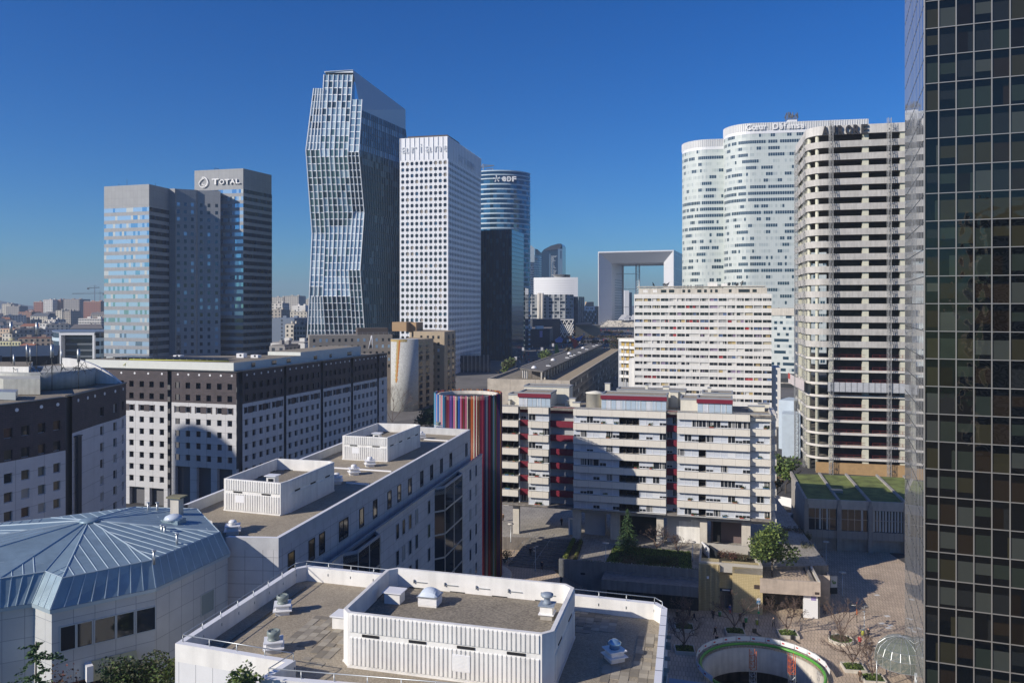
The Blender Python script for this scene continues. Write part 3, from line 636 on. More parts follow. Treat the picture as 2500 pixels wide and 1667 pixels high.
w_ = MB(); YL = mat('yellow_pipe', (.5, .5, .08), .5); p = [Ff.pt(Ff.s_at(285), 32.6, -4.6), Ff.pt(q-6, 32.7, -4.6)]; w_.tube(p[0], p[1], .12, None, YL, 8); w_.path([Ff.pt(Ff.s_at(285), 32.6, -4.6), Ff.pt(Ff.s_at(275), 31, -3.7)], .1, YL); w_.build('gas_pipe', e)
w_ = MB()
for px, hh in ((590, 1.2), (436, .7), (625, .8)): a = Ff.s_at(min(px, 560)); x, y = at(px, 222); w_.sep(); w_.obox(x, y, 1.1, .9, 32.3, 32.4+hh, -.22, WHITE2); w_.tube((x, y-.95, 32.5+hh/2), (x, y-1, 32.5+hh/2), .3, None, DARKM, 10)
w_.each('air_conditioner', e)
for px, D in ((380, 222), (436, 226)):   # two lattice masts on the roof
    x, y = at(px, D); m = MB(); b = .42
    for sx, sy in ((-b, -b), (b, -b), (b, b), (-b, b)): m.tube((x+sx, y+sy, 30.3), (x+sx, y+sy, 38.4), .05, None, DARKM, 4)
    for k in range(9):
        z = 31+k*.9; m.path([(x-b, y-b, z), (x+b, y-b, z+.9), (x+b, y+b, z), (x-b, y+b, z+.9), (x-b, y-b, z)], .03, DARKM)
    m.build('lattice_mast', P)
m = MB(); x, y = at(903, 250); m.tube((x-.4, y, 33.3), (x+.5, y, 37.5), .12, None, WHITE2, 6); m.tube((x+.9, y, 33.3), (x+.6, y, 37.5), .12, None, WHITE2, 6); m.build('roof_gantry', P)
# ================================================================ C2: curved dark-topped block, left
P = thing('curved_block', 'curved dark-topped block at the left edge with antennas on its roof', 'building', (-90, 150, -5.5))
zt = 30.2; pts = [gp(-60, 998, zt), gp(0, 991, zt), gp(80, 981.5, zt), gp(160, 971, zt)]; pts2 = [gp(176, 967.5, zt), gp(205, 960.5, zt), gp(240, 952, zt), gp(270, 945.5, zt), gp(292, 941, zt), gp(308, 935, zt)]
ps = PS('window', P); gl2 = [glassm('warm_pane', (.12, .11, .085), .08, .3), GDARK, GDARK, glassm('reflecting_pane', (.10, .13, .15), .05, .5), mat('blind_pane', (.33, .33, .31), .7), glassm('rust_pane', (.07, .045, .035), .2, .2)]
w_ = MB()
def pf2(w_, F, xa, xb, ya, yb, o, r, c): g = pick(gl2); w_.quadface(F, xa, xb, ya, yb, o, g); w_.fbox(F, xa, xb, ya, ya+.05, o, o+.05, WHITE2); w_.fbox(F, xa, xa+.05, ya, yb, o, o+.05, WHITE2)
wp = {0: [(30, 0)], 1: [(22, 62)], 2: [(103, 137)]}
for i, (a, b) in enumerate(zip(pts, pts[1:])):
    F = Face(a, b); L = F.L; cs = {0: [-25], 1: [20, 62], 2: [102, 139]}[i]; cols = [(F.s_at(c)-.75, F.s_at(c)+.75) for c in cs]
    punched(w_, F, 0, L, -5.5, 20.7, cols, [r for r in [(1.0+3.2*k, 2.7+3.2*k) for k in range(6)]], .4, CW, pf2, ps); punched(w_, F, 0, L, 20.7, zt, cols, [(20.9, 22.6), (24.6, 26.3)], .4, BRK, pf2, ps)
for i, (a, b) in enumerate(zip(pts2, pts2[1:])):
    F = Face(a, b); L = F.L; c = {0: [206-3], 1: [], 2: [249], 3: [281], 4: [300]}[i]; cols = [(F.s_at(k)-.75, F.s_at(k)+.75) for k in c]
    cols = [k for k in cols if k[0] > 0 and k[1] < L]
    punched(w_, F, 0, L, -5.5, 23.4, cols, [(1.2+3.3*k, 3.0+3.3*k) for k in range(7)], .4, CW, pf2, ps); punched(w_, F, 0, L, 23.4, zt, cols, [(24.8, 26.6)], .4, BRK, pf2, ps)
ps.finish(); w_.build('facade', P)
allp = pts+pts2; F9 = Face(pts[-1], pts2[0])
w_ = MB(); back = offs(allp, -1.0); w_.prism(back+[(back[-1][0]-22, back[-1][1]+6), (-125, 120), (-98, 122)], -5.5, zt-.1, mat('recess_grey', (.12, .125, .14), .8), GRAV2); w_.build('core', P)
for pp in (pts, pts2):
    w_ = MB(); a = offs(pp, .2); b = offs(pp, -1.2); w_.prism(a+b[::-1], zt, zt+.2, DARKM); w_.build('cornice', P)
    c = MB()
    for q, r in zip(pp, pp[1:]):
        F = Face(q, r)
        for f in ((.25, .75) if F.L > 6 else (.5,)): c.sep(); c.tube(F.pt(F.L*f, 29.2, 0), F.pt(F.L*f, 29.2, .08), .32, None, WHITE2, 12)
    c.each('roundel', P)
F = Face(pts2[0], pts2[1]); w_ = MB(); w_.fbox(F, .8, 2.3, 4.5, 22.6, .4, .7, mat('navy_banner', (.012, .016, .03), .6)); w_.fbox(F, .6, 2.5, 22.6, 22.75, .0, .8, DARKM); w_.fbox(F, .6, 2.5, 4.3, 4.5, 0, .8, DARKM); w_.build('vertical_banner', P)
# rooftop drum, curved white screen, antennas
x, y = at(108, 166); w_ = MB(); w_.lathe(x, y, [(9.5, zt), (9.5, zt+3.4), (9.2, zt+3.5)], mat('stained_render', (.42, .43, .40), .8, var=.15, streak=.2), 40); w_.build('plant_drum', P)
w_ = MB(); pr = [gp(215, 938, zt), gp(250, 938, zt), gp(292, 940, zt)]; n = 14; x0, y0 = at(150, 172); x1, y1 = at(296, 170)
for k in range(n):
    f0, f1 = k/n, (k+1)/n; hh = lambda f: zt+5.4*(1-f**2.2)*.98+.1; a = (x0+(x1-x0)*f0, y0+(y1-y0)*f0); b = (x0+(x1-x0)*f1, y0+(y1-y0)*f1)
    w_.poly([(*a, zt), (*b, zt), (*b, hh(f1)), (*a, hh(f0))], WHITE); w_.poly([(*a, hh(f0)), (*b, hh(f1)), (b[0], b[1]+.8, hh(f1)), (a[0], a[1]+.8, hh(f0))], WHITE); w_.poly([(a[0], a[1]+.8, zt), (b[0], b[1]+.8, zt), (b[0], b[1]+.8, hh(f1)), (a[0], a[1]+.8, hh(f0))], WHITE)
w_.build('curved_screen_wall', P)
w_ = MB(); w_.prism([at(8, 150), at(98, 150), at(98, 160), at(-40, 160)], zt, zt+2.9, mat('stained_render', (.42, .43, .40), .8)); w_.prism([at(-60, 160), at(70, 158), at(80, 172), at(-60, 172)], zt, zt+4.6, WHITE, GRAV2); w_.build('plant_room', P)
w_ = MB(); w_.prism([at(-20, 142), at(38, 141), at(44, 146), at(-20, 147)], zt, zt+1.4, STEEL); w_.build('air_handling_unit', P)
an = MB(); x, y = at(60, 155)
for px, D, z0, z1, r in ((127, 158, 31, 39.2, .32), (192, 160, 31, 38.2, .3), (66, 162, 33, 39, .2), (34, 162, 33, 37, .18), (150, 163, 33, 38, .14), (90, 165, 33, 43.5, .25), (27, 170, 34, 43.5, .3), (74, 158, 33, 38.6, .12)):
    x, y = at(px, D); an.sep(); an.tube((x, y, z0-2), (x, y, z1-2.4), .07, None, DARKM, 5); an.tube((x, y, z1-2.6), (x, y, z1), r, None, STEEL, 8)
for k in range(26):
    x, y = at(RN.uniform(30, 200), RN.uniform(156, 168)); z = 33.4; an.sep(); an.path([(x, y, z), (x+RN.uniform(-1.5, 1.5), y, z+RN.uniform(.4, 2.4)), (x+RN.uniform(-2, 2), y+1, z)], .05, DARKM)
an.each('antenna', P)
# ================================================================ striped column
cx, cy = at(1143, 142.5); cr = 6.0; ztop = 31.4
P = thing('striped_column', 'tall round column clad in thin vertical tubes of many colours', 'chimney', (cx, cy, -1.5))
w_ = MB(); w_.lathe(cx, cy, [(cr-.15, -1.5), (cr-.15, ztop-.8)], DARKM, 64); w_.lathe(cx, cy, [(cr-.5, ztop-1), (cr-.5, ztop-.2), (cr-.9, ztop-.2), (cr-.9, ztop-2.5)], CONCL, 48, False); w_.lathe(cx, cy, [(.1, ztop-2.2), (cr-.9, ztop-2.2)], CONC, 48, False); w_.build('core', P)
w_ = MB(); w_.lathe(cx, cy, [(cr+1.8, -1.5), (cr+1.8, -1.1), (cr+1.6, -1.0), (cr+.1, -1.0)], CONCL, 64, False); w_.build('plinth', P)
TC = [('blue', (.02, .09, .35)), ('sky', (.07, .25, .5)), ('navy', (.01, .02, .12)), ('teal', (.02, .2, .25)), ('black', (.012, .012, .015)), ('red', (.27, .015, .03)), ('crimson', (.33, .02, .055)), ('maroon', (.15, .01, .03)), ('ochre', (.42, .2, .03)), ('cream', (.5, .45, .35)), ('violet', (.12, .05, .25)), ('pink', (.5, .15, .25)), ('orange', (.45, .1, .02)), ('green', (.03, .12, .04)), ('brown', (.1, .05, .03)), ('grey', (.25, .27, .3))]
TM = {k: mat('tube_'+k, v, .35) for k, v in TC}
NT = 168; ps = PS('tube', P)
for i in range(NT):
    t = 2*math.pi*i/NT; x, y = cx+cr*math.cos(t), cy+cr*math.sin(t)
    d = math.degrees(t) % 360    # 180 = left, 270 = towards the camera, 360 = right
    if 160 < d < 235: k = pick(['blue', 'blue', 'sky', 'navy', 'teal', 'sky', 'grey', 'cream', 'black', 'blue', 'pink'])
    elif 235 <= d < 275: k = pick(['violet', 'red', 'pink', 'navy', 'brown', 'violet', 'black', 'cream', 'maroon', 'ochre', 'blue'])
    elif 275 <= d < 292: k = pick(['ochre', 'cream', 'orange', 'brown', 'crimson'])
    elif 292 <= d < 300: k = 'crimson'
    elif 300 <= d < 345: k = pick(['black', 'maroon', 'brown', 'green', 'navy', 'red', 'grey', 'teal', 'ochre', 'black', 'grey'])
    else: k = pick(['ochre', 'brown', 'orange', 'navy'])
    r = RN.choice((.075, .09, .105)); m = MB(); m.tube((x, y, -1.0), (x, y, ztop+RN.uniform(-.12, .12)), r, r, TM[k], 6, True); ps.add(m, 1 if math.sin(t) < .1 else .1)
ps.finish()
# ================================================================ E: red and cream flats
zt = 26.7; eL = gp(1222, 991.5, zt); eR = gp(1883, 1015, zt)
P = thing('apartment_block', 'cream and dark red apartment block with long balconies, raised on columns', 'building', (eL[0], eL[1], 1))
FE = Face(eL, gp(1831, 1012, zt)); LE = FE.s_at(1883)
EX = [(1222, 1265, 0), (1265, 1289, -1.5), (1289, 1339, 0), (1339, 1400, -1.7), (1400, 1626, .3), (1626, 1653, -1.5), (1653, 1831, .3), (1831, 1883, -.7)]
ST = 2.775; psw = PS('window', P, 100); psb = PS('balcony_front', P); psr = PS('rail_bar', P)
SHW = mat('white_wall_panel', (.58, .61, .65), .6); LOG = mat('loggia_dark', (.05, .05, .055), .9)
body = MB(); body.fbox(FE, 0, LE, 7.2, 26.2, -13, -2.6, mat('grey_core_wall', (.35, .37, .4), .8)); body.fbox(FE, 0, LE, 7.0, 7.3, -13.1, .1, CONCD); wall = body.build('core', P)
sb = MB()
for x0, x1, o in EX:
    a0, a1 = FE.s_at(x0), FE.s_at(x1); red = o < -1; last = x0 == 1831
    for i in range(8):
        zz = zt-i*ST; m = RED if red else CREAM; zb_ = zz-1.25 if i < 7 else 7.2
        q = MB(); q.fbox(FE, a0+.01, a1-.01, zb_, zz, o-.25, o, m)
        if i == 7 and red: q.quadface(FE, (a0+a1)/2-.9, (a0+a1)/2+.2, zb_+.02, zz-.02, o+.01, mat('bright_red_panel', (.32, .02, .045), .5))
        psb.add(q)
        sb.fbox(FE, a0, a1, zz-.12, zz-.0, o-2.6-o, o-.26, CONC)
        if not red: q = MB(); q.fbox(FE, a0+.02, a1-.02, zz+.02, zz+.10, o-.10, o+.03, STEEL); q.fbox(FE, a0+.02, a1-.02, zb_-.08, zb_, o-.1, o+.03, mat('balcony_trim', (.22, .24, .27), .6)); psr.add(q)
        if i == 7: continue
        # window zone between this parapet and the next one down
        z1, z0 = zz-1.25, zz-ST+.02; L = a1-a0; k = max(2, round(L/1.32)); cw_ = L/k; kind = 'w'; ow = -1.0+(o if red else 0)
        if not red: ow = o-.55
        c = 0
        while c < k:
            n = 1; r_ = RN.random(); key = ('loggia' if (x0 == 1222) or (x0 == 1400 and 8 <= c*cw_ <= 11.5) or (x0 == 1653 and 3.1 <= c*cw_ < 5.2) else 'shut' if r_ < .42 else 'half' if r_ < .66 else 'curt' if r_ < .78 else 'dark' if r_ < .88 else 'wall')
            A0, A1 = a0+c*cw_, a0+(c+n)*cw_; q = MB()
            if x0 == 1653 and 3.1 <= c*cw_ < 5.2 and RN.random() < .3: key = 'dark'
            if key == 'loggia':
                q.quadface(FE, A0, A1, z0, z1, -2.3, GDARK if RN.random() < .5 else mat('brown_back_wall', (.07, .05, .045), .9)); q.fbox(FE, A0, A0+.05, z0, z1, -2.3, o-.8, LOG)
            elif key == 'wall': q.fbox(FE, A0, A1, z0, z1, ow-.15, ow, SHW)
            else:
                q.fbox(FE, A0, A1, z0, z0+.1, ow-.05, ow+.06, WHITE2); q.fbox(FE, A0, A0+.06, z0+.1, z1, ow-.05, ow+.05, WHITE2)
                g = {'shut': SHUT, 'half': GDARK, 'curt': CURT[0], 'dark': GDARK}[key]; q.quadface(FE, A0+.06, A1, z0+.1, z1, ow, GDARK if key == 'curt' else g)
                if key == 'half': h = z0+.1+RN.choice((.35, .45, .6)); q.fbox(FE, A0+.06, A1, h, z1, ow, ow+.04, SHUT); q.fbox(FE, A0+cw_/2-.02, A0+cw_/2+.02, z0+.1, h, ow, ow+.03, WHITE2)
                if key == 'curt':
                    for t_ in range(5):
                        if RN.random() < .6: q.quadface(FE, A0+.08+t_*cw_/5, A0+.02+(t_+.7)*cw_/5, z0+.12, z1, ow+.01, pick(CURT[:2]))
                if key == 'dark': q.fbox(FE, A0+cw_/2-.03, A0+cw_/2+.03, z0+.1, z1, ow, ow+.04, WHITE2)
                if key == 'shut': [q.fbox(FE, A0+.06, A1, z0+.3+t_*.3, z0+.32+t_*.3, ow, ow+.012, mat('shutter_groove', (.36, .39, .44), .6)) for t_ in range(4)]
            psw.add(q); c += n
for k in range(34):   # plants and boxes on the balconies
    x0, x1, o = pick([e for e in EX if e[2] >= -.8]); i = RN.randint(1, 7); a = RN.uniform(FE.s_at(x0)+.5, FE.s_at(x1)-.8); zz = zt-i*ST+.02; q = MB(); g = pick([mat('pot_red', (.35, .06, .05), .7), mat('pot_white', (.6, .6, .58), .7), mat('towel_blue', (.05, .15, .3), .8), mat('pot_clay', (.3, .14, .08), .8)])
    q.fbox(FE, a, a+RN.uniform(.4, 1.0), zz-.02, zz+.2, o-.42, o-.12, g)
    for t_ in range(40): p = Vector(FE.pt(a+RN.uniform(0, .9), zz+RN.uniform(.15, .5), o-.27)); s_ = .09; q.poly([p+Vector((-s_, 0, 0)), p+Vector((0, .05, -s_)), p+Vector((s_, 0, 0)), p+Vector((0, -.05, s_))], mat('pot_plant_leaf', (.05, .10, .03), .8))
    q.build('plant_box', P)
psb.finish(); psr.finish(); psw.finish(); sb.build('floor_slabs', wall)
m = MB()   # sides of projecting bays
for (x0, x1, o), (x2, x3, o2) in zip(EX, EX[1:]):
    if o > o2:
        m.sep(); a = FE.s_at(x1); m.fbox(FE, a-.22, a-.02, 7.2, zt-.02, -2.6, o2+.0, SHW)
    elif o2 > o: m.sep(); a = FE.s_at(x2); m.fbox(FE, a+.02, a+.22, 7.2, zt-.02, -2.6, o+.0, SHW)
m.each('side_wall', P)
m = MB(); m.fbox(FE, LE-.2, LE, 7.2, zt+.3, -13, -.75, CONCL); [m.fbox(FE, LE, LE+1.0, zt-i*ST-1.2, zt-i*ST, -12, -1.5, CREAM) for i in range(8)]; m.build('end_wall', P)
m = MB(); m.fbox(FE, 0, LE, 26.2, 26.6, -13, -.3, CONCD, mat('tan_roof', (.25, .22, .17), .9, var=.2)); rf = m.build('roof', P)
CRW = mat('cream_render', (.62, .60, .52), .75, var=.06, streak=.1); GT = mat('roof_edge_grey', (.25, .27, .30), .6)
def penth(x0, x1, back, h, front=True, o=-2.4, name='penthouse'):
    a0, a1 = FE.s_at(x0), FE.s_at(x1); m = MB(); m.fbox(FE, a0, a1, 26.6, 26.6+h, -back, o, CRW, GRAV); e = m.build(name, rf)
    m = MB(); parapet(m, [FE.xy(a0-.1, o+.1), FE.xy(a1+.1, o+.1), FE.xy(a1+.1, -back-.1), FE.xy(a0-.1, -back-.1)], 26.6+h-.12, 26.6+h+.18, .3, GT); m.build('roof_edge', e)
    if front:
        m = MB(); m.fbox(FE, a0-.15, a1+.1, 26.6+h-.85, 26.6+h-.1, o, o+.35, RED); m.build('red_fascia', e); m = MB(); n = max(3, round((a1-a0)/1.0))
        for k in range(n):
            b0, b1 = a0+(a1-a0)*k/n+.05, a0+(a1-a0)*(k+1)/n-.05; g = mat('light_blue_pane', (.38, .47, .56), .25) if RN.random() < .8 else SHUT
            m.sep(); m.fbox(FE, b0, b1, 26.65, 26.6+h-.86, o, o+.06, g)
            if k % 3 == 1: m.fbox(FE, b0+.1, b0+.18, 26.7, 26.6+h-.9, o+.06, o+.1, WHITE2); m.fbox(FE, b1-.18, b1-.1, 26.7, 26.6+h-.9, o+.06, o+.1, WHITE2)
        m.each('window', e)
penth(1263, 1341, 7, 2.8, o=-1.2); penth(1466, 1626, 7, 2.9, o=-1.2); penth(1702, 1788, 6, 2.7, o=-1.2)
penth(1255, 1370, 12.6, 3.4, False, -8.5); penth(1492, 1668, 12.8, 3.2, False, -8.7); penth(1712, 1790, 12.8, 3.0, False, -8.2); penth(1660, 1708, 8, 2.4, False, -2.2); penth(1232, 1262, 6.5, 2.2, False, -3.0)
m = MB(); x, y = FE.xy(FE.s_at(1446), -4.2); m.lathe(x, y, [(1.9, 26.6), (1.9, 29.4), (2.0, 29.4), (2.0, 29.55), (.1, 29.9)], CRW, 32); m.build('round_stair_head', rf)
m = MB()
for px, o, hh, w2 in ((1467, -9, 4.3, 1.0), (1568, -9, 4.2, .5), (1618, -9, 3.9, 1.2), (1640, -8, 3.0, 1.5), (1388, -4, 1.6, 1.2), (1400, -3, .9, 1.5), (1372, -5, 1.0, .7), (1236, -2.2, 1.1, .3), (1730, -9, 3.9, .6), (1850, -6, .9, 3), (1870, -8, 1.2, 2)):
    a = FE.s_at(px); m.sep(); m.fbox(FE, a-w2/2, a+w2/2, 26.6, 26.6+hh, o-1.2, o, CRW); m.fbox(FE, a-w2/2-.1, a+w2/2+.1, 26.6+hh, 26.7+hh, o-1.3, o+.1, GT)
m.each('roof_hut', rf)
m = MB(); m.fbox(FE, .1, LE-.3, 26.95, 27.01, -.5, -.44, STEEL); [m.fbox(FE, .2+k*1.9, .24+k*1.9, 26.6, 26.95, -.5, -.45, STEEL) for k in range(int(LE/1.9))]; m.build('roof_rail', rf)
# columns, underside
psc = PS('column', P)
for px, o, w2 in ((1256, -1.2, 1.25), (1405, -1.2, 1.6), (1498, -2.2, 1.8), (1610, -1.4, 1.35), (1717, -1.4, 1.35), (1822, -1.6, 1.6)):
    a = FE.s_at(px); q = MB(); q.fbox(FE, a-w2/2, a+w2/2, 1.004, 7.0, o-1.0, o, CONCL); psc.add(q)
psc.finish()
UW = mat('underside_wall', (.45, .45, .46), .7, var=.1)
m = MB(); a = FE.s_at; m.fbox(FE, a(1418), a(1470), 1.004, 7, -6, -4.5, UW); m.fbox(FE, a(1500), a(1612), 1.004, 7, -9, -7, mat('shop_glass', (.03, .04, .05), .1)); m.fbox(FE, a(1625), a(1718), 1.004, 7, -6, -3.6, UW); m.fbox(FE, a(1655), a(1712), 1.1, 5.2, -3.6, -3.5, WHITE); m.fbox(FE, a(1685), a(1712), 5.2, 6.0, -3.6, -3.5, WHITE); m.fbox(FE, a(1735), a(1812), 1.004, 6.0, -6.2, -6, mat('plum_wall', (.16, .12, .12), .8)); m.fbox(FE, a(1740), a(1760), 1.004, 5, -6, -5.9, BLACK); m.fbox(FE, a(1400), LE, 5.8, 7, -12, -2.6, UW); m.fbox(FE, 0, a(1400), 6.2, 7, -12, -2.6, UW); m.build('ground_floor_walls', P)
m = MB(); m.fbox(FE, a(1381), a(1384), 1.004, 4.2, -3.2, -3.0, WHITE2); m.fbox(FE, a(1390)+.2, a(1393)+.2, 1.004, 4.2, -3.2, -3.0, WHITE2); m.fbox(FE, a(1381), a(1394), 4.2, 4.4, -3.2, -3, WHITE2); m.fbox(FE, a(1384), a(1390)+.2, 1.1, 4.2, -3.15, -3.1, GSKY); m.build('entrance_door', P)
# ================================================================ terrace wall, canopy and pavilion
FW = Face((8.7, 143.3), (32.2, 137.4))
P = thing('retaining_wall', 'long dark concrete retaining wall with planted top edge below the flats', 'wall', (20, 140, -5.5))
CG = mat('blue_grey_concrete', (.17, .18, .19), .85, var=.15, streak=.3)
m = MB(); m.fbox(FW, -.2, FW.L, -5.5, 1.5, .0, .45, CG); m.build('wall', P)
m = MB(); aw = FW.s_at(1476); m.fbox(FW, aw, FW.L, -1.9, -.2, .45, 4.2, CG); m.fbox(FW, aw, FW.L, -.2, .1, .45, .9, CG); m.build('canopy', P)
m = MB(); m.fbox(FW, aw+.5, FW.L, -5.5, -1.9, .46, .6, mat('shop_glass', (.03, .04, .05), .1)); [m.fbox(FW, aw+.5+k*1.6, aw+.58+k*1.6, -5.5, -1.9, .6, .68, DARKM) for k in range(9)]; m.build('shop_front', P)
m = MB(); m.fbox(FW, FW.s_at(1424)-.4, FW.s_at(1424)+.4, -.9, -.6, .45, .55, BLACK); m.build('wall_grille', P)
# pavilion
pA, pB, pC, pD = gp(1706, 1373, 2.5), gp(1862, 1385, 2.5), gp(1841, 1337, 2.5), gp(1710, 1326, 2.5)
P = thing('tiled_pavilion', 'square yellow tiled pavilion with a planted roof and a dark doorway', 'building', (*pA, -5.5))
YT = tiles('yellow_tiles', (.50, .42, .24), (.46, .38, .21), (.30, .24, .13), .28, .28, .02, .5, .1); YTR = mat('yellow_ribs', (.36, .29, .16), .6, var=.1)
F1 = Face(pA, pB); a0, a1, a2 = F1.s_at(1756), F1.s_at(1788), F1.L
m = MB(); m.fbox(F1, 0, a0, -5.5, 2.5, -3, .5, YT); m.fbox(F1, a0, a1, 0, 2.2, -3, -.9, YT); m.fbox(F1, a0, a1, -2.3, 0, -3, -.9, YT); m.fbox(F1, a1, a2, -5.5, 2.3, -3, 0, YT); m.fbox(F1, a0, a1, -5.5, -2.3, -3, -2.6, BLACK); m.fbox(F1, a2-.4, a2, -5.5, 2.3, -10, -3, YT); m.fbox(F1, 0, a2, -5.5, .6, -10.3, -3, CONCD); m.build('wall', P)
m = MB(); [m.fbox(F1, .5+k*.22+(k//3)*.25, .56+k*.22+(k//3)*.25, -5.5, 2.5, .5, .6, YTR) for k in range(11)]; m.build('wall_ribs', P)
m = MB(); parapet(m, [pA, pB, pC, pD], 1.2, 2.75, .35, mat('pavilion_concrete', (.42, .40, .36), .8, var=.1)); m.poly([(*q, 1.25) for q in inset_poly([pA, pB, pC, pD], .3)], mat('garden_soil', (.05, .045, .03), .95, var=.4)); m.build('planter_roof', P)
m = MB(); m.fbox(F1, a0+.05, a1-.05, -2.35, -1.85, -.9, -.8, mat('navy_sign', (.02, .04, .09), .5)); m.fbox(F1, a0+.5, a1-.4, -2.2, -2.0, -.8, -.78, WHITE2); m.build('door_sign', P)
m = MB(); m.fbox(F1, F1.s_at(1841), F1.s_at(1857), -1.2, -.5, 0, .05, mat('brown_plate', (.06, .045, .04), .5)); m.fbox(F1, 1.35, 1.7, .1, .5, .6, .75, WHITE2); m.build('wall_plate', P)
m = MB(); x, y = gp(1722, 1352, 1.3); m.obox(x, y, .1, 2.2, 1.3, 3.0, .05, WHITE2); m.obox(x+1.3, y-.3, .08, 2.4, 1.3, 2.5, .05, DARKM); m.obox(x+8, y-3, .08, 2.2, 1.25, 2.1, .15, DARKM); m.build('roof_screens', P)
# raised deck with beam edge
BB = mat('pinkish_concrete', (.44, .37, .31), .8, var=.22, vs=.35, streak=.2)
dk = [(42.4, 134.4), (51.4, 132.7), (56.6, 158), (46, 161)]
P = thing('raised_deck', 'raised paved deck with a pinkish concrete beam edge crossing above a dark underpass', 'bridge', (47, 140, -5.5))
m = MB(); F2 = Face(dk[0], dk[1]); m.fbox(F2, -.5, F2.L, -1.5, .85, -.5, 0, BB); m.build('edge_beam', P)
m = MB(); m.prism([(42.8, 134.9), (51.0, 133.2), (56.2, 158), (46.2, 161)], -1.4, .35, CONCD, PAVE); m.build('deck', P)
F3 = Face(dk[1], dk[2]); m = MB(); m.fbox(F3, .1, F3.L, -1.5, .95, -.4, 0, CONCL); m.fbox(F3, 1, F3.L, .35, .9, -1.4, -.9, CONCD); m.build('side_parapet', P)
m = MB(); m.fbox(F2, 6.6, 8.9, -5.5, -1.5, -1.4, -.8, WHITE2); m.fbox(F2, 7.8, 8.6, -2.5, -1.8, -.8, -.78, mat('lilac_poster', (.3, .25, .5), .5)); m.fbox(F2, 1.9, 6.6, -5.5, -1.5, -9, -8.6, BLACK); m.fbox(F2, 8.9, 9.2, -5.5, -1.5, -20, -1, CONCD); m.build('underpass_wall', P)
m = MB(); F4 = Face(dk[0], dk[1]); m.fbox(F4, F4.L-.9, F4.L-.2, -1.2, -.8, 0, .04, mat('brown_plate', (.06, .045, .04), .5)); m.build('name_plate', P)
P = thing('planter_wall', 'low concrete planter beside the raised deck with pale shrubs growing in it', 'planter', (56, 140, -5.5))
pq = [(52.6, 140), (55.4, 138.8), (60, 158), (57.2, 159)]
m = MB(); m.prism(pq, -5.5, -.6, BB, mat('garden_soil', (.05, .045, .03), .95, var=.4)); parapet(m, pq, -.6, -.2, .3, BB); m.build('planter', P)
# pit
P = thing('round_pit', 'round open pit with white banner fence and bright green ring tube', 'pit', (PX_, PY_, -12))
m = MB(); m.lathe(PX_, PY_, [(PR_+.02, -5.49), (PR_-.35, -5.45), (PR_-.4, -9.0)], CONCL, 64, False); m.build('ring_wall', P)
m = MB(); m.lathe(PX_, PY_, [(PR_+.8, -9.0), (PR_+5, -9.05), (PR_+5, -13)], CONCD, 48, False); m.lathe(PX_, PY_, [(0.01, -13), (PR_+5, -13)], CONCD, 48, False); m.build('pit_floor', P)
GRN = mat('bright_green_paint', (.08, .32, .04), .4)
m = MB(); n = 48; [m.tube((PX_+(PR_+.15)*math.cos(2*math.pi*i/n), PY_+(PR_+.15)*math.sin(2*math.pi*i/n), -4.95), (PX_+(PR_+.15)*math.cos(2*math.pi*(i+1)/n), PY_+(PR_+.15)*math.sin(2*math.pi*(i+1)/n), -4.95), .22, None, GRN, 8, False) for i in range(n)]; m.build('ring_tube', P)
m = MB(); fn = MB(); BAN = mat('white_banner', (.75, .76, .8), .6); RBN = mat('red_logo', (.5, .03, .04), .5); n = 26
for i in range(n):
    t0, t1 = 2*math.pi*i/n, 2*math.pi*(i+1)/n; R_ = PR_+.75; a, b = (PX_+R_*math.cos(t1), PY_+R_*math.sin(t1)), (PX_+R_*math.cos(t0), PY_+R_*math.sin(t0)); F = Face(a, b)
    if 3.6 < t0 < 5.9: continue
    m.sep(); m.fbox(F, .06, F.L-.06, -4.75, -4.05, -.02, .02, BAN)
    m.fbox(F, F.L*.12, F.L*.3, -4.5, -4.3, .02, .03, RBN); m.fbox(F, F.L*.7, F.L*.88, -4.5, -4.3, -.03, -.02, RBN)
    fn.sep(); fn.tube((*a, -5.5), (*a, -3.95), .04, None, STEEL, 5); fn.tube((*a, -3.98), (*b, -3.98), .03, None, STEEL, 5)
m.each('banner', P); fn.each('fence_post', P)
OR = mat('orange_paint', (.55, .12, .03), .5)
for k, (px, py, lab) in enumerate(((1838, 1586, 'orange topped lattice hoist mast standing in the pit, left one'), (1933, 1597, 'orange topped lattice hoist mast standing in the pit, right one'))):
    x, y = at(px, 111); zt_ = zy(py, 111); Q = thing('hoist_mast', lab, 'hoist mast', (x, y, -13), 'hoist masts in the pit')
    for z0, z1, mm, nm in ((zt_-2.6, zt_, OR, 'top_section'), (-13, zt_-2.6, STEEL, 'mast')):
        m = MB(); b = .38
        for sx, sy in ((-b, -b), (b, -b), (b, b), (-b, b)): m.tube((x+sx, y+sy, z0), (x+sx, y+sy, z1), .045, None, mm, 4)
        z = z0
        while z < z1-.3: m.path([(x-b, y-b, z), (x+b, y-b, z+.8)], .022, mm); m.path([(x+b, y+b, z), (x-b, y+b, z+.8)], .022, mm); m.path([(x-b, y-b, z), (x+b, y-b, z), (x+b, y+b, z), (x-b, y+b, z), (x-b, y-b, z)], .03, mm); z += .85
        m.build(nm, Q)
    m = MB(); m.obox(x+.9, y, .35, .5, -12, -8.6, .2, mat('blue_machine', (.04, .16, .4), .4)); m.tube((x+.9, y, -8.6), (x+1.3, y+.4, -7.6), .15, None, mat('blue_machine', (.04, .16, .4), .4)); m.build('hoist_motor', Q)
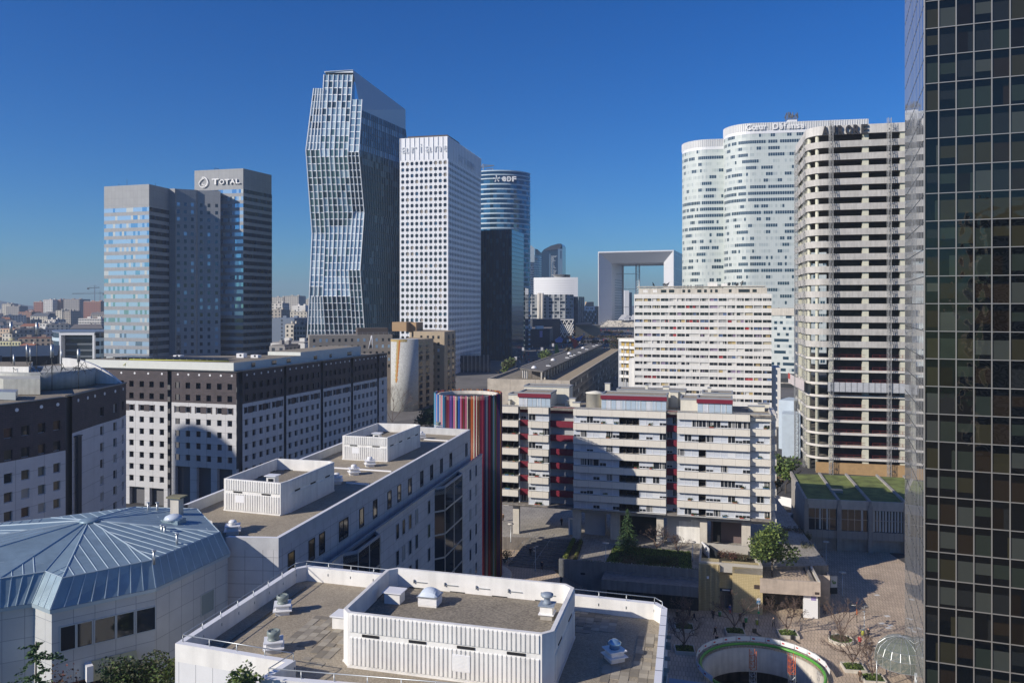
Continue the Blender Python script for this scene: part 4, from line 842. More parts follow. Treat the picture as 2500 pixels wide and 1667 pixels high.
x0, y = at(1856, 110); x1, _ = at(1922, 110); Q = thing('work_platform', 'grey railed work platform between the two hoist masts', 'platform', (x0, y, -13)); m = MB(); m.box(x0, x1, y-.8, y+.8, -10.6, -10.45, STEEL); m.build('deck', Q)
m = MB(); [m.path([(x0, y+s, z), (x1, y+s, z)], .035, STEEL) for s in (-.8, .8) for z in (-9.4, -9.9)]; [m.tube((x0+(x1-x0)*k/5, y+s, -10.45), (x0+(x1-x0)*k/5, y+s, -9.35), .035, None, STEEL, 4) for k in range(6) for s in (-.8, .8)]; m.build('railing', Q)
Q = thing('excavator', 'small yellow digger down in the pit', 'digger', (*at(1790, 117), -13)); x, y = at(1795, 117); YM = mat('digger_yellow', (.5, .32, .03), .5)
m = MB(); m.obox(x, y, 1.1, .8, -12.2, -11.2, .3, YM); m.obox(x+.3, y-.1, .5, .6, -11.2, -10.1, .3, YM); m.build('body', Q); m = MB(); m.obox(x, y-.7, 1.3, .22, -13, -12.2, .3, DARKM); m.build('track', Q); m = MB(); m.obox(x, y+.8, 1.3, .22, -13, -12.2, .3, DARKM); m.build('track', Q)
m = MB(); m.tube((x-.8, y, -11.4), (x-2.2, y-.3, -9.6), .16, None, YM); m.tube((x-2.2, y-.3, -9.6), (x-3.2, y-.4, -11.2), .14, None, YM); m.obox(x-3.3, y-.4, .3, .4, -11.9, -11.2, .3, DARKM); m.build('arm', Q)
# ================================================================ F: concrete block with lawn roof
fl_, fr_ = gp(1968, 1216, 5.4), gp(2209, 1226, 5.4); dF = (Vector(fr_)-Vector(fl_)).normalized(); fr_ = tuple(Vector(fl_)+dF*40); bl = gp(1931, 1150, 5.4)
P = thing('lawn_roof_building', 'low concrete building with slanting beams and mown grass on its roof', 'building', (*fl_, -5.5))
FF = Face(fl_, fr_); uF = Vector(bl)-Vector(fl_); uF = uF.normalized(); 
def sk(a, b, z=None): p = Vector(fl_)+dF*a+uF*b; return (p.x, p.y) if z is None else (p.x, p.y, z)
m = MB(); m.prism([sk(0, .3), sk(38, .3), sk(38, 28), sk(0, 28)], -5.5, 5.0, CONC, mat('mown_grass', (.14, .175, .045), .95, var=.55, vs=.35, bump=.4, bs=5)); m.build('body', P)
m = MB(); psn = MB()
for k in range(5):
    a = FF.s_at((1968, 2048, 2124, 2212, 2290)[k]); psn.sep(); psn.prism([sk(a-.25, -.5), sk(a+.25, -.5), sk(a+.25, 28.5), sk(a-.25, 28.5)], 4.3, 5.45, CONC)
    psn.fbox(FF, a-.45, a+.45, -5.5, 4.3, -.8, .55, CONC)
psn.each('concrete_frame', P)
m = MB(); m.fbox(FF, 0, 36, 3.4, 5.3, -.3, .12, CONCL); m.build('fascia', P)
m = MB(); m.fbox(FF, 0, 36, -2.9, -1.2, -.3, .2, tiles('concrete_panels', (.36, .34, .31), (.33, .31, .28), (.16, .15, .14), 1.2, 30)); m.build('spandrel', P)
m = MB()
for (q0, q1), n in (((1973, 2043), 4), ((2054, 2119), 4), ((2132, 2206), 5), ((2217, 2285), 5)):
    b0, b1 = FF.s_at(q0), FF.s_at(q1); m.sep(); m.fbox(FF, b0, b1, -1.2, 3.4, -.25, -.15, GDARK)
    for k in range(n+1): m.fbox(FF, b0+(b1-b0)*k/n-.05, b0+(b1-b0)*k/n+.05, -1.2, 3.4, -.15, -.02, STEEL)
    m.fbox(FF, b0, b1, 1.2, 1.3, -.15, -.05, STEEL)
    for k in range(n*2):
        if q0 > 2100 or RN.random() < .3: m.fbox(FF, b0+(b1-b0)*(k+.1)/n/2, b0+(b1-b0)*(k+.6)/n/2, -1.1, 3.3, -.3, -.14, mat('pale_curtain', (.5, .55, .55), .8))
m.each('window', P)
m = MB()
for q0, q1 in ((1975, 2040), (2060, 2120), (2135, 2208), (2217, 2285)):
    m.sep(); b0, b1 = FF.s_at(q0), FF.s_at(q1); m.fbox(FF, b0, b1, -5.3, -3.0, -.5, -.4, WHITE); [m.fbox(FF, b0+(b1-b0)*k/3-.04, b0+(b1-b0)*k/3+.04, -5.3, -2.9, -.4, -.32, DARKM) for k in range(4)]
m.each('shopfront', P)
m = MB(); x, y = sk(FF.s_at(2060), 9); m.obox(x, y, 1.2, .8, 5.0, 5.6, -.2, STEEL); m.build('roof_light', P)
# ================================================================ right hand glass tower
cn = at(2257, 95); vdir = Vector((math.cos(math.radians(21)), -math.sin(math.radians(21)))); udir = Vector((math.sin(math.radians(22)), math.cos(math.radians(22))))
P = thing('glass_tower', 'tall dark glass office tower filling the right edge of the view', 'tower', (cn[0], cn[1], -5.5))
FA = Face(cn, tuple(Vector(cn)+vdir*34)); FL = Face(tuple(Vector(cn)+udir*28.5), cn)
MUL = mat('tower_mullion', (.36, .35, .33), .4, .5)
def gm(n, c, r=.02, i=1.62):
    m = glassm(n, c, r, 0, i, .11, .6); m.node_tree.nodes['Principled BSDF'].inputs['Specular Tint'].default_value = (1, .84, .64, 1); return m
TG = [gm('tower_glass_black', (.004, .005, .006)), gm('tower_glass_black', (.004, .005, .006)), gm('tower_glass_brown', (.009, .007, .005))]
TB = [gm('tower_blind_green', (.020, .027, .022)), gm('tower_blind_brown', (.017, .013, .009)), gm('tower_blind_olive', (.026, .025, .015)), gm('tower_blind_grey', (.014, .016, .017)), gm('tower_blind_pale', (.04, .046, .042))]
DG = gm('tower_glass_header', (.003, .004, .005))
fh = 3.27; zb0 = -5.5; nfl = 34; ps = PS('window', P, 100)
wd = [1.5]+[1.83]*17
for i in range(nfl):
    z0 = zb0+.36+i*fh; a = 0
    for j, w0 in enumerate(wd):
        m = MB(); b0, b1, zz0, zz1 = a+.04, a+w0-.04, z0+.04, z0+fh-.04
        rr = RN.random(); hd = zz1-(zz1-zz0)*RN.choice((.25, .25, .3))
        m.quadface(FA, b0, b1, hd, zz1, -.1, DG)
        if rr < .50: m.quadface(FA, b0, b1, zz0, hd, -.1, pick(TB))
        elif rr < .78: h2 = zz0+(hd-zz0)*RN.uniform(.15, .6); m.quadface(FA, b0, b1, h2, hd, -.1, pick(TB)); m.quadface(FA, b0, b1, zz0, h2, -.1, TG[0])
        else:
            f = RN.uniform(.6, .9); c_ = b0+(b1-b0)*f; m.quadface(FA, b0, c_, zz0, hd, -.1, pick(TG)); m.quadface(FA, c_, b1, zz0, hd, -.1, pick(TB) if RN.random() < .6 else TG[1])
        ps.add(m); a += w0
ps.finish()
m = MB(); a = 0
for w0 in wd+[0]: m.fbox(FA, a-.055, a+.055, zb0, zb0+nfl*fh+.4, -.1, .06, MUL); a += w0
for i in range(nfl+1): m.fbox(FA, 0, 34, zb0+.36+i*fh-.045, zb0+.36+i*fh+.045, -.1, .04, MUL)
m.build('curtain_wall_frame', P)
SG = glassm('tower_side_glass', (.42, .46, .52), .015, .75, 2.0, .012, .5)
ps = PS('side_window', P, 100)
for i in range(nfl): m = MB(); [m.quadface(FL, k*1.9+.05, (k+1)*1.9-.05, zb0+.36+i*fh+.04, zb0+.36+(i+1)*fh-.04, -.05, SG) for k in range(15)]; ps.add(m)
ps.finish()
m = MB(); [m.fbox(FL, k*1.9-.16, k*1.9+.16, zb0, zb0+nfl*fh+.4, -.05, -.035, MUL) for k in range(16)]; [m.fbox(FL, 0, 28.5, zb0+.36+i*fh-.05, zb0+.36+i*fh+.05, -.05, -.03, DARKM) for i in range(nfl+1)]; m.build('side_frame', P)
m = MB(); p3 = FL.p0; m.prism([FA.xy(.12, -.14), FA.xy(34, -.14), tuple(Vector(FA.xy(34, 0))+udir*28), (p3.x+.15, p3.y)], -5.5, zb0+nfl*fh+.3, BLACK); m.build('core', P)
for nm, lb, x, y, hx, hy, h, c in (('office_tower', 'banded white tower behind the viewpoint, seen only mirrored in the dark glass', 22, -118, 13, 10, 78, 0), ('office_tower', 'taller grey ribbed tower behind the viewpoint, seen only mirrored in dark glass', 58, -185, 16, 12, 118, 1)):  # unseen towers added so the dark panes have something to mirror
    Q = thing(nm, lb, 'tower', (x, y, -5)); m = MB(); m.obox(x, y, hx-.3, hy-.3, -5.5, h-.2, -.3, GDARK); m.build('core', Q); m = MB(); zz = 0
    while zz < h: m.sep(); m.obox(x, y, hx, hy, zz, zz+1.7, -.3, WHITE2 if c == 0 else CONC); zz += 3.5
    m.each('floor_band', Q)
# glass canopy at its foot
P = thing('glass_canopy', 'rounded green tinted glass canopy at the foot of the dark glass tower', 'canopy', (*at(2190, 104), -5.5))
CGL = mat('canopy_glass', (.14, .18, .16), .08); CGL.node_tree.nodes['Principled BSDF'].inputs['Alpha'].default_value = .55; x, y = at(2203, 109)
m = MB(); fr = MB(); n = 18; prof = [(3.5, -2.0), (3.4, -.6), (3.0, .4), (2.1, 1.2), (1.0, 1.6), (.05, 1.7)]
for i in range(n):
    t0, t1 = 2*math.pi*i/n, 2*math.pi*(i+1)/n
    for (r0, z0), (r1, z1) in zip(prof, prof[1:]):
        q = [(x+r*math.cos(t), y+r*math.sin(t), z) for r, z, t in ((r0, z0, t0), (r0, z0, t1), (r1, z1, t1), (r1, z1, t0))]; m.poly(q, CGL)
    fr.path([(x+r*math.cos(t0), y+r*math.sin(t0), z+.03) for r, z in prof], .03, STEEL)
m.build('glass_shell', P); [fr.path([(x+r*math.cos(2*math.pi*i/n), y+r*math.sin(2*math.pi*i/n), z+.03) for i in range(n+1)], .03, STEEL) for r, z in prof[:3]]
[fr.tube((x+3.5*math.cos(t), y+3.5*math.sin(t), -5.5), (x+3.5*math.cos(t), y+3.5*math.sin(t), -1.6), .08, None, STEEL) for t in (0, 1.57, 3.14, 4.71)]; fr.build('frame', P)
# ================================================================ stripped concrete tower
zt = 99.6; cL = gp(2018, 308, zt); cR = gp(2209, 299, zt); dv = (Vector(cR)-Vector(cL)).normalized(); cE = tuple(Vector(cL)+dv*46)
FQ = Face(cL, cE); un = Vector((-dv.y, dv.x)) if -dv.y*0+dv.x > 0 else Vector((dv.y, -dv.x)); r0 = 5.2
def arc(o=0):
    c = Vector(cL)+un*r0; pts = [tuple(c-dv*(r0+o)+un*24)]
    for k in range(9): t = math.pi/2*k/8; pts.append(tuple(c-dv*(r0+o)*math.cos(t)-un*(r0+o)*math.sin(t)))
    pts.append(tuple(Vector(cE)-un*o)); return pts
P = thing('stripped_tower', 'tower block stripped to bare concrete floors with dark sign letters on top', 'tower', (*cL, -1))
BP = mat('parapet_concrete', (.55, .535, .51), .85, var=.12, vs=.3, streak=.18); BL = mat('parapet_edge', (.60, .58, .54), .8, var=.1)
FHT = 3.66; z = zt-3.6; pp = PS('floor_parapet', P); sl = PS('floor_slab', P)
def ringbox(m, o1, o0, za, zb, mm, slope=0):
    a, b, c = arc(o1), arc(o0), arc(o1-slope)
    for k in range(len(a)-1):
        m.poly([(*c[k], za), (*c[k+1], za), (*a[k+1], zb), (*a[k], zb)], mm, True); m.poly([(*a[k], zb), (*a[k+1], zb), (*b[k+1], zb), (*b[k], zb)], mm); m.poly([(*b[k], za), (*b[k+1], za), (*c[k+1], za), (*c[k], za)], mm); m.poly([(*b[k], zb), (*b[k+1], zb), (*b[k+1], za), (*b[k], za)], mm)
i = 0; zz = zt-3.3; nP = 17
m = MB(); ringbox(m, 0, -1, zt-2.6, zt, mat('crown_concrete', (.58, .57, .55), .85, var=.12, streak=.2)); a = arc(-.3); m.poly([(*q, zt-.1) for q in a]+[tuple((Vector(a[-1])+un*24))+(zt-.1,)], CONCD); m.build('crown', P)
for i in range(26):
    zf = zt-2.6-FHT*(i+1)+.25
    m = MB(); a = arc(-.2); m.poly([(*q, zf) for q in a]+[tuple(Vector(a[-1])+un*24)+(zf,)], CONCD); m.poly([(*q, zf+.02) for q in a]+[tuple(Vector(a[-1])+un*24)+(zf+.02,)], CONCD)
    if i < 17: ringbox(m, .35, -.1, zf-.4, zf+1.4, BP, .3); pp.add(m)
    else: ringbox(m, .1, -.3, zf-.35, zf+.3, BL); sl.add(m)
pp.finish(); sl.finish()
ps = PS('column', P); PC = mat('pale_painted_column', (.55, .55, .45), .8, var=.1)
for px in (2114, 2206, 2290): a = FQ.s_at(px); q = MB(); q.fbox(FQ, a-.85, a+.85, -5.5, zt-2.7, -1.6, -.5, PC); ps.add(q)
for px in (2030,): a = FQ.s_at(px); q = MB(); q.fbox(FQ, a-.6, a+.6, -5.5, 36, -1.6, -.5, PC); ps.add(q)
A_ = arc(-.9)
for k in (2, 6): q = MB(); q.tube((*A_[k], -5.5), (*A_[k], zt-2.7), .55, None, PC, 8); ps.add(q)
FS_ = Face(arc()[0], arc()[1])
for k in range(5): q = MB(); q.fbox(FS_, 2+k*4.6, 3.2+k*4.6, -5.5, zt-2.7, -1.6, -.5, PC); ps.add(q)
ps.finish()
m = MB(); m.fbox(FQ, 3, 44, -5.5, zt-3, -20, -9, mat('core_concrete_dark', (.10, .10, .10), .95, var=.3)); m.build('core', P)
m = MB()
for i in range(17, 26):
    zf = zt-2.6-FHT*(i+1)+.25
    for a, b in ((1.5, 10.6), (12.6, 22)): m.sep(); [m.fbox(FQ, a, b, zf+h, zf+h+.045, -.35, -.3, mat('rail_red', (.28, .05, .045), .6)) for h in (.5, 1.15)]; [m.fbox(FQ, a+k*2, a+k*2+.05, zf+.3, zf+1.2, -.35, -.29, mat('rail_red', (.28, .05, .045), .6)) for k in range(int((b-a)/2)+1)]
m.each('guard_rail', P)
m = MB(); PLY = mat('plywood_hoarding', (.38, .25, .12), .7, var=.15); m.fbox(FQ, -3, 40, -3.0, .9, -.2, .3, PLY); m.build('hoarding', P)
LT = mat('sign_letter_dark', (.035, .035, .04), .6); sg = thing('rooftop_sign', 'dark block capitals reading AURORE on the crown of the stripped tower', 'sign', (*FQ.xy(2), zt-2.4))
a0, a1 = FQ.s_at(2005), FQ.s_at(2120); wl_ = (a1-a0)/6
for k, ch in enumerate('AURORE'):
    q = text3d(ch, sg, FQ, a0+k*wl_+.15, a0+(k+1)*wl_-.25, zt-2.9, zt-.1, .25, LT, 'letter', .35, .04)
# lattice masts and suspended platform
MG = mat('mast_grey', (.24, .25, .26), .5, .1)
def mast(px, D, z0, z1, b, label, grp, mm=MG, st=.9, F=None, o=1.6):
    if F: a = F.s_at(px); x, y = F.xy(a, o)
    else: x, y = at(px, D)
    Q = thing('mast_climber', label, 'scaffold mast', (x, y, z0), grp); m = MB()
    for sx, sy in ((-b, -b), (b, -b), (b, b), (-b, b)): m.tube((x+sx, y+sy, z0), (x+sx, y+sy, z1), .08, None, mm, 4)
    z = z0; f = 1
    while z < z1-st: m.path([(x-b*f, y-b, z), (x+b*f, y-b, z+st)], .045, mm); m.path([(x-b, y-b, z), (x+b, y-b, z)], .045, mm); m.path([(x-b, y-b*f, z), (x-b, y+b*f, z+st)], .045, mm); z += st; f = -f
    m.build('lattice', Q)
    if F:
        t = MB(); z = z1-3
        while z > z0+2: t.sep(); c = Vector((x, y, z)); p = Vector(F.pt(a+.6, z-.8, .2)); t.path([tuple(c), tuple(p)], .06, mm); t.path([tuple(Vector((x+b, y, z+.6))), F.pt(a+2.2, z-.2, .2)], .06, mm); z -= FHT
        t.each('wall_tie', Q)
    return Q
for px, lab in ((2027, 'grey lattice climbing mast crossing the sign of the stripped tower'), (2168, 'grey lattice climbing mast on the stripped tower nearest the dark glass tower')): mast(px, 0, -5, zt+1.2, .42, lab, 'climbing masts', F=FQ)
mast(1966, 240, -5, zt-2, .5, 'grey lattice climbing mast at the curved corner of the stripped tower', 'climbing masts')
mast(1944, 250, -5, zt-4, .45, 'thin lattice mast standing off the far corner of the stripped tower', 'climbing masts')
P = thing('suspended_platform', 'long work platform wrapped in grey netting hung round the stripped tower', 'platform', FQ.pt(0, 22))
NET = mat('grey_netting', (.42, .44, .47), .8, var=.15, vs=1.2); m = MB(); z1 = FQ.z_at(2110, 933); z0 = FQ.z_at(2110, 956); m.fbox(FQ, 0, 38, z0, z1, 1.6, 1.7, NET); m.fbox(FQ, 0, 38, z0-.2, z0, 0, 1.7, DARKM); e = m.build('netting', P)
m = MB(); [m.fbox(FQ, k*1.6, k*1.6+.08, z0, z1+.1, 1.7, 1.76, DARKM) for k in range(24)]; m.build('net_frame', P)
m = MB(); F6 = Face(at(1933, 262), at(1972, 236)); m.fbox(F6, 0, F6.L, z0-.3, z1, 1.0, 1.1, mat('banner_netting', (.55, .5, .5), .8, var=.1)); m.fbox(F6, 0, 3.5, z1-1.6, z1+.2, 1.1, 1.2, mat('site_red', (.4, .05, .04), .6)); m.build('corner_netting', P)
# ================================================================ white fifteen storey block
zt = 51.0; hL = gp(1548, 717, zt); hL = at(1548, 305); hR = at(1884, 292)
P = thing('apartment_block', 'wide white fifteen storey block of flats with varied curtains', 'building', (*hL, 4)); FH = Face(hL, hR)
z_top = 51.2; PB = tiles('white_concrete_bands', (.72, .72, .70), (.69, .69, .67), (.42, .41, .40), 3.1, 50, .03, .8, .08); ps = PS('window', P, 100); pb = PS('band', P)
n = 17; dz = 2.665; cols = [1548]
edges = [1549, 1570, 1591, 1612, 1633, 1652, 1673, 1708, 1731, 1753, 1775, 1797, 1817, 1839, 1861, 1883]
FRM = mat('white_window_frame', (.68, .67, .65), .7)
cvar = [GDARK]*7+[CURT[0]]*4+[CURT[1]]*3+[CURT[2], CURT[3], mat('curtain_blue', (.08, .13, .25), .8), mat('curtain_red', (.35, .02, .03), .8), mat('curtain_mauve', (.25, .2, .3), .8)]
for i in range(n):
    z1 = z_top-i*dz; q = MB(); q.fbox(FH, 0, FH.L, z1-1.62, z1, -.5, 0, PB); pb.add(q)
    za, zb = z1-dz+.01, z1-1.63
    for x0, x1 in zip(edges, edges[1:]):
        a, b = FH.s_at(x0), FH.s_at(x1); m = MB(); k = 2 if x1-x0 < 30 else 4; c1 = pick(cvar)
        for t_ in range(k):
            p0, p1 = a+.18+(b-a-.18)*t_/k, a+.18+(b-a-.18)*(t_+1)/k; g = c1 if RN.random() < .7 else pick(cvar); m.quadface(FH, p0, p1, za, zb, -.35, GDARK)
            if g is not GDARK:
                if RN.random() < .5: m.quadface(FH, p0, p1, za, zb, -.34, g)
                else:
                    for s_ in range(4):
                        if RN.random() < .6: m.quadface(FH, p0+(p1-p0)*s_/4, p0+(p1-p0)*(s_+.7)/4, za, zb, -.34, g)
            m.fbox(FH, p0-.03, p0+.03, za, zb, -.34, -.28, FRM)
        m.fbox(FH, a-.14, a+.2, za, zb, -.5, -.03, FRM); ps.add(m)
ps.finish(); pb.finish()
m = MB(); m.fbox(FH, 0.05, FH.L-.05, 2, z_top-.5, -14, -.5, PB); m.fbox(FH, FH.L-.1, FH.L+3.2, 2, 24, -14, -2, PB); m.fbox(FH, -2.2, 0, 2, 26, -14, -1.5, PB); m.build('core', P)
m = MB(); m.fbox(FH, 1.5, FH.L-1.5, z_top, z_top+2.3, -12, -2.2, CONCL); rf = m.build('roof_storey', P)
m = MB()
for a, b in ((3.2, 5), (7, 8.5), (10, 12), (13, 15), (18, 19), (20, 21), (23.5, 25), (26, 27), (28.3, 29), (30, 31), (35, 36), (38.5, 42.5), (43.5, 45)): m.sep(); m.fbox(FH, a, b, z_top+.6, z_top+1.7, -2.2, -2.15, GDARK if a > 9 else WHITE)
m.each('window', rf); m = MB(); m.fbox(FH, 1, FH.L-2, z_top+2.7, z_top+3.0, -12, -1.8, CONCL); [m.fbox(FH, 1.2+k*2.4, 1.4+k*2.4, z_top+2.3, z_top+2.7, -2.4, -2, CONCL) for k in range(20)]; m.build('roof_slab', rf)
m = MB(); a = FH.s_at(1727); m.fbox(FH, a, a+3.6, z_top+3.0, z_top+4.4, -6, -3, WHITE); m.fbox(FH, a+5, a+7.2, z_top+3, z_top+4.0, -6, -4, WHITE); m.build('roof_hut', rf)
m = MB()
for px in (1595, 1620, 1626, 1779, 1797, 1800, 1810): x, y = FH.xy(FH.s_at(px), -5); m.sep(); [m.path([(x, y, z_top+3), (x+RN.uniform(-1, 1), y, z_top+RN.uniform(3.5, 5)), (x+RN.uniform(-1, 1), y, z_top+RN.uniform(3.2, 4.4))], .12, DARKM) for k in range(3)]
m.each('antenna', rf)
# yellow panelled block behind it
P = thing('apartment_block', 'small block with ochre panels and white balconies seen past the white flats', 'building', (*at(1530, 330), 4)); a, b = at(1512, 332), at(1552, 328); F = Face(a, b); OC = mat('ochre_panel', (.42, .29, .07), .7)
m = MB(); m.fbox(F, -1, F.L, 2, 33, -12, -1.2, mat('grey_core_wall', (.35, .37, .4), .8)); m.prism([F.xy(-1, 0), F.xy(F.L, 0), F.xy(F.L/2, -9)], 33, 33.3, CONCL); m.build('core', P)
m = MB(); w_ = MB()
for k in range(6): z = 33-k*3.0; m.sep(); m.fbox(F, 0, F.L, z-1.1, z, -1.2, 0, WHITE); w_.sep(); [w_.fbox(F, .4+t_*2.2, 1.8+t_*2.2, z-2.9, z-1.2, -1.2, -1.1, OC if k < 4 else GDARK) for t_ in range(3)]
m.each('balcony', P); w_.each('window_panels', P); m = MB(); m.tube(F.pt(4.4, 4, .1), F.pt(4.4, 32, .1), .12, None, OC, 5); m.tube(F.pt(2.0, 4, .1), F.pt(2.0, 30, .1), .1, None, CONCL, 5); m.build('drain_pipe', P)
# ================================================================ long weathered concrete block
zt = 20.0; gA, gB, gC = gp(1190, 924, zt), gp(1391, 929, zt), gp(1514, 852, zt); uG = (Vector(gC)-Vector(gB)); gD = tuple(Vector(gA)+uG)
P = thing('car_park_block', 'long weathered concrete block with a raised flat roof on posts', 'building', (*gA, 0)); FG = Face(gA, gB); FGs = Face(gB, gC)
CP = tiles('board_marked_concrete', (.46, .415, .35), (.42, .38, .32), (.24, .21, .18), 9.5, 60, .08, .9, .25)
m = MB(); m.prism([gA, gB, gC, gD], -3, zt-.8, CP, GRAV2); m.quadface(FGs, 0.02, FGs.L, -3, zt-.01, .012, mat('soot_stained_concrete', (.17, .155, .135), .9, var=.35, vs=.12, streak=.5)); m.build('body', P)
m = MB(); parapet(m, [gA, gB, gC, gD], zt-.8, zt, .5, CP); m.build('parapet', P)
TR = mat('tan_roof_strip', (.33, .27, .18), .9, var=.15)
m = MB(); m.fbox(FGs, .5, FGs.L-.5, zt-.8, zt-.1, -5.5, -.5, TR); m.build('walkway', P)
ps = PS('window', P, 100, 'window'); Lg = FGs.L
for k in range(5):
    for j in range(52):
        if RN.random() < .9: q = MB(); a = 3+j*(Lg-6)/52; q.quadface(FGs, a, a+1.7, zt-3.4-k*3.1, zt-1.9-k*3.1, .03, GDARK if RN.random() < .85 else CURT[0]); ps.add(q)
ps.finish()
m = MB(); [(m.sep(), m.fbox(FGs, 0, Lg, zt-1.5-k*3.1, zt-1.1-k*3.1, 0, .25, CONCD)) for k in range(6)]; m.each('floor_band', P)
m = MB(); W = FG.L; RQ = [gp(1269, 898, 23), gp(1326, 906, 23), gp(1473, 840, 23), gp(1439, 840, 23)]; m.prism(RQ, zt+2.5, zt+3.0, mat('bitumen_roof', (.12, .115, .11), .9, var=.2)); rf = m.build('raised_roof', P)
FR2 = Face(offs([RQ[1], RQ[2]], -.6)[0], offs([RQ[1], RQ[2]], -.6)[1]); m = MB(); [(m.sep(), m.fbox(FR2, 1+k*FR2.L/30, 2+k*FR2.L/30, zt-.8, zt+2.5, -.5, 0, CONCL)) for k in range(30)]; m.each('post', P)
FR3 = Face(RQ[0], RQ[1]); m = MB(); [(m.sep(), m.fbox(FR3, .5+k*1.6, .8+k*1.6, zt-.8, zt+2.5, -1.3, -.9, WHITE)) for k in range(3)]; m.each('post', P)
m = MB(); m.prism([FR2.xy(12, -2.5), FR2.xy(FR2.L, -2.5), FR2.xy(FR2.L, -6), FR2.xy(12, -6)], zt-.8, zt+2.48, CONCD); m.build('inner_wall', P)
for i, f in enumerate((.06, .27, .5, .75)): x, y = FR2.xy(FR2.L*f, -5.2); m = MB(); m.lathe(x, y, [(1.1, zt+3.0), (1.0, zt+3.3), (.6, zt+3.8), (.05, zt+4.0)], WHITE2, 16); m.build('dome_light', rf)
for f in (.12, .36, .42, .46, .56, .7, .86, .93): x, y = FR2.xy(FR2.L*f, -1.8); m = MB(); m.obox(x, y, .9, .6, zt+3.0, zt+3.3, -.2, WHITE2); m.obox(x+.6, y, .25, .25, zt+3.3, zt+4.1, -.2, DARKM); m.build('roof_fan', rf)
# ================================================================ beige flats with painted round end
P = thing('beige_tower_block', 'beige block of flats whose rounded end carries a painted orange streak', 'building', (*at(990, 320), 3))
x, y = at(988, 325); rr = 5.6; MW = mat('mottled_white_render', (.44, .45, .43), .85, var=.35, vs=2.5); zt = 33.2
m = MB(); m.lathe(x, y, [(rr, 0), (rr, zt)], MW, 40); m.build('round_end', P)
m = MB(); OS = mat('orange_streak', (.42, .16, .03), .8); YS = mat('yellow_edge_paint', (.40, .30, .12), .8)
def onc(t, z): return (x+(rr+.03)*math.cos(t), y+(rr+.03)*math.sin(t), z)
for k in range(10):
    f0, f1 = k/10, (k+1)/10; t = lambda f: math.radians(253-13*f); wd_ = .16; z = lambda f: zt-.3-17*f
    m.poly([onc(t(f1)-wd_*(1-.7*f1), z(f1)), onc(t(f1), z(f1)), onc(t(f0), z(f0)), onc(t(f0)-wd_, z(f0))], YS); m.poly([onc(t(f1), z(f1)), onc(t(f1)+.13*(1-.6*f1), z(f1)), onc(t(f0)+.13, z(f0)), onc(t(f0), z(f0))], OS)
for k in range(12): t0, t1 = math.radians(180+k*9), math.radians(189+k*9); m.poly([onc(t0, zt-1.0), onc(t1, zt-.8), onc(t1, zt), onc(t0, zt)], YS)
m.build('painted_mural', P)
bs = (x+rr-.3, y-1.5); F = Face((x+4.3, y-2.8), (x+10.6, y+12)); F2 = Face((x+10.6, y+12), at(1065, 348)); F3 = Face(at(1065, 348), at(1112, 352)) ; F4 = Face(at(1012, 342), at(1092, 338))
m = MB(); m.prism([F.xy(0), F.xy(F.L), at(1000, 350), (x-1, y+2)], 0, zt-.2, BEIGE); m.build('wing', P)
psw = PS('window', P)
for k in range(11):
    for f in (.25, .6): q = MB(); a = F.L*f; z = zt-3-k*2.85; q.fbox(F, a, a+2.6, z, z+1.7, -.2, .03, GDARK); q.fbox(F, a-.2, a+2.8, z-.6, z, 0, 1.0, BEIGE); psw.add(q)
FB = Face(at(1012, 345), at(1085, 341)); FC = Face(at(1085, 341), at(1112, 358)); zt2 = 35.6
m = MB(); m.prism([FB.xy(0), FB.xy(FB.L), FC.xy(FC.L), at(1050, 375), at(1000, 372)], 0, zt2, BEIGE); m.build('main_wing', P)
for k in range(11):
    for px in (1026, 1042, 1055, 1068): a = FB.s_at(px); z = zt2-3-k*2.8; q = MB(); q.fbox(FB, a, a+1.0, z, z+1.3, -.2, .03, GDARK if RN.random() < .7 else SHUT); psw.add(q)
    for f in (.3, .7): a = FC.L*f; z = zt2-3-k*2.8; q = MB(); q.fbox(FC, a, a+2.6, z, z+1.7, -.2, .03, GDARK); q.fbox(FC, a-.2, a+2.8, z-.6, z, 0, 1.0, BEIGE); psw.add(q)
m = MB(); TAN = mat('tan_render', (.34, .23, .13), .8); q0, q1 = at(957, 350), at(992, 348); F = Face(q0, q1); m.fbox(F, 0, F.L, zt2, zt2+4, -8, 0, TAN); q0, q1 = at(992, 352), at(1016, 350); F = Face(q0, q1); m.fbox(F, 0, F.L, zt2-.5, zt2+3.8, -6, 0, TAN); m.build('roof_house', P)
FD = Face(at(755, 332), at(958, 342)); m = MB(); m.fbox(FD, 0, FD.L, 0, zt2-1.2, -10, 0, mat('grey_beige_render', (.30, .27, .23), .85, var=.1)); m.fbox(FD, 20, 33, zt2-1.2, zt2+1.6, -9, -2, mat('dark_render', (.10, .08, .07), .85)); m.build('long_wing', P)
for k in range(5):
    for j in range(14): a = 1.5+j*2.6; z = zt2-4-k*2.8; q = MB(); q.fbox(FD, a, a+.9, z, z+1.3, -.2, .03, GDARK if RN.random() < .7 else GSKY); psw.add(q)
psw.finish()
m = MB(); [m.path([FD.pt(0, z, -.2), FD.pt(FD.L, z, -.2)], .05, STEEL) for z in (zt2-.2, zt2-.7)]; [m.tube(FD.pt(k*2.2, zt2-1.2, -.2), FD.pt(k*2.2, zt2-.2, -.2), .04, None, STEEL, 4) for k in range(17)]; m.build('roof_railing', P)
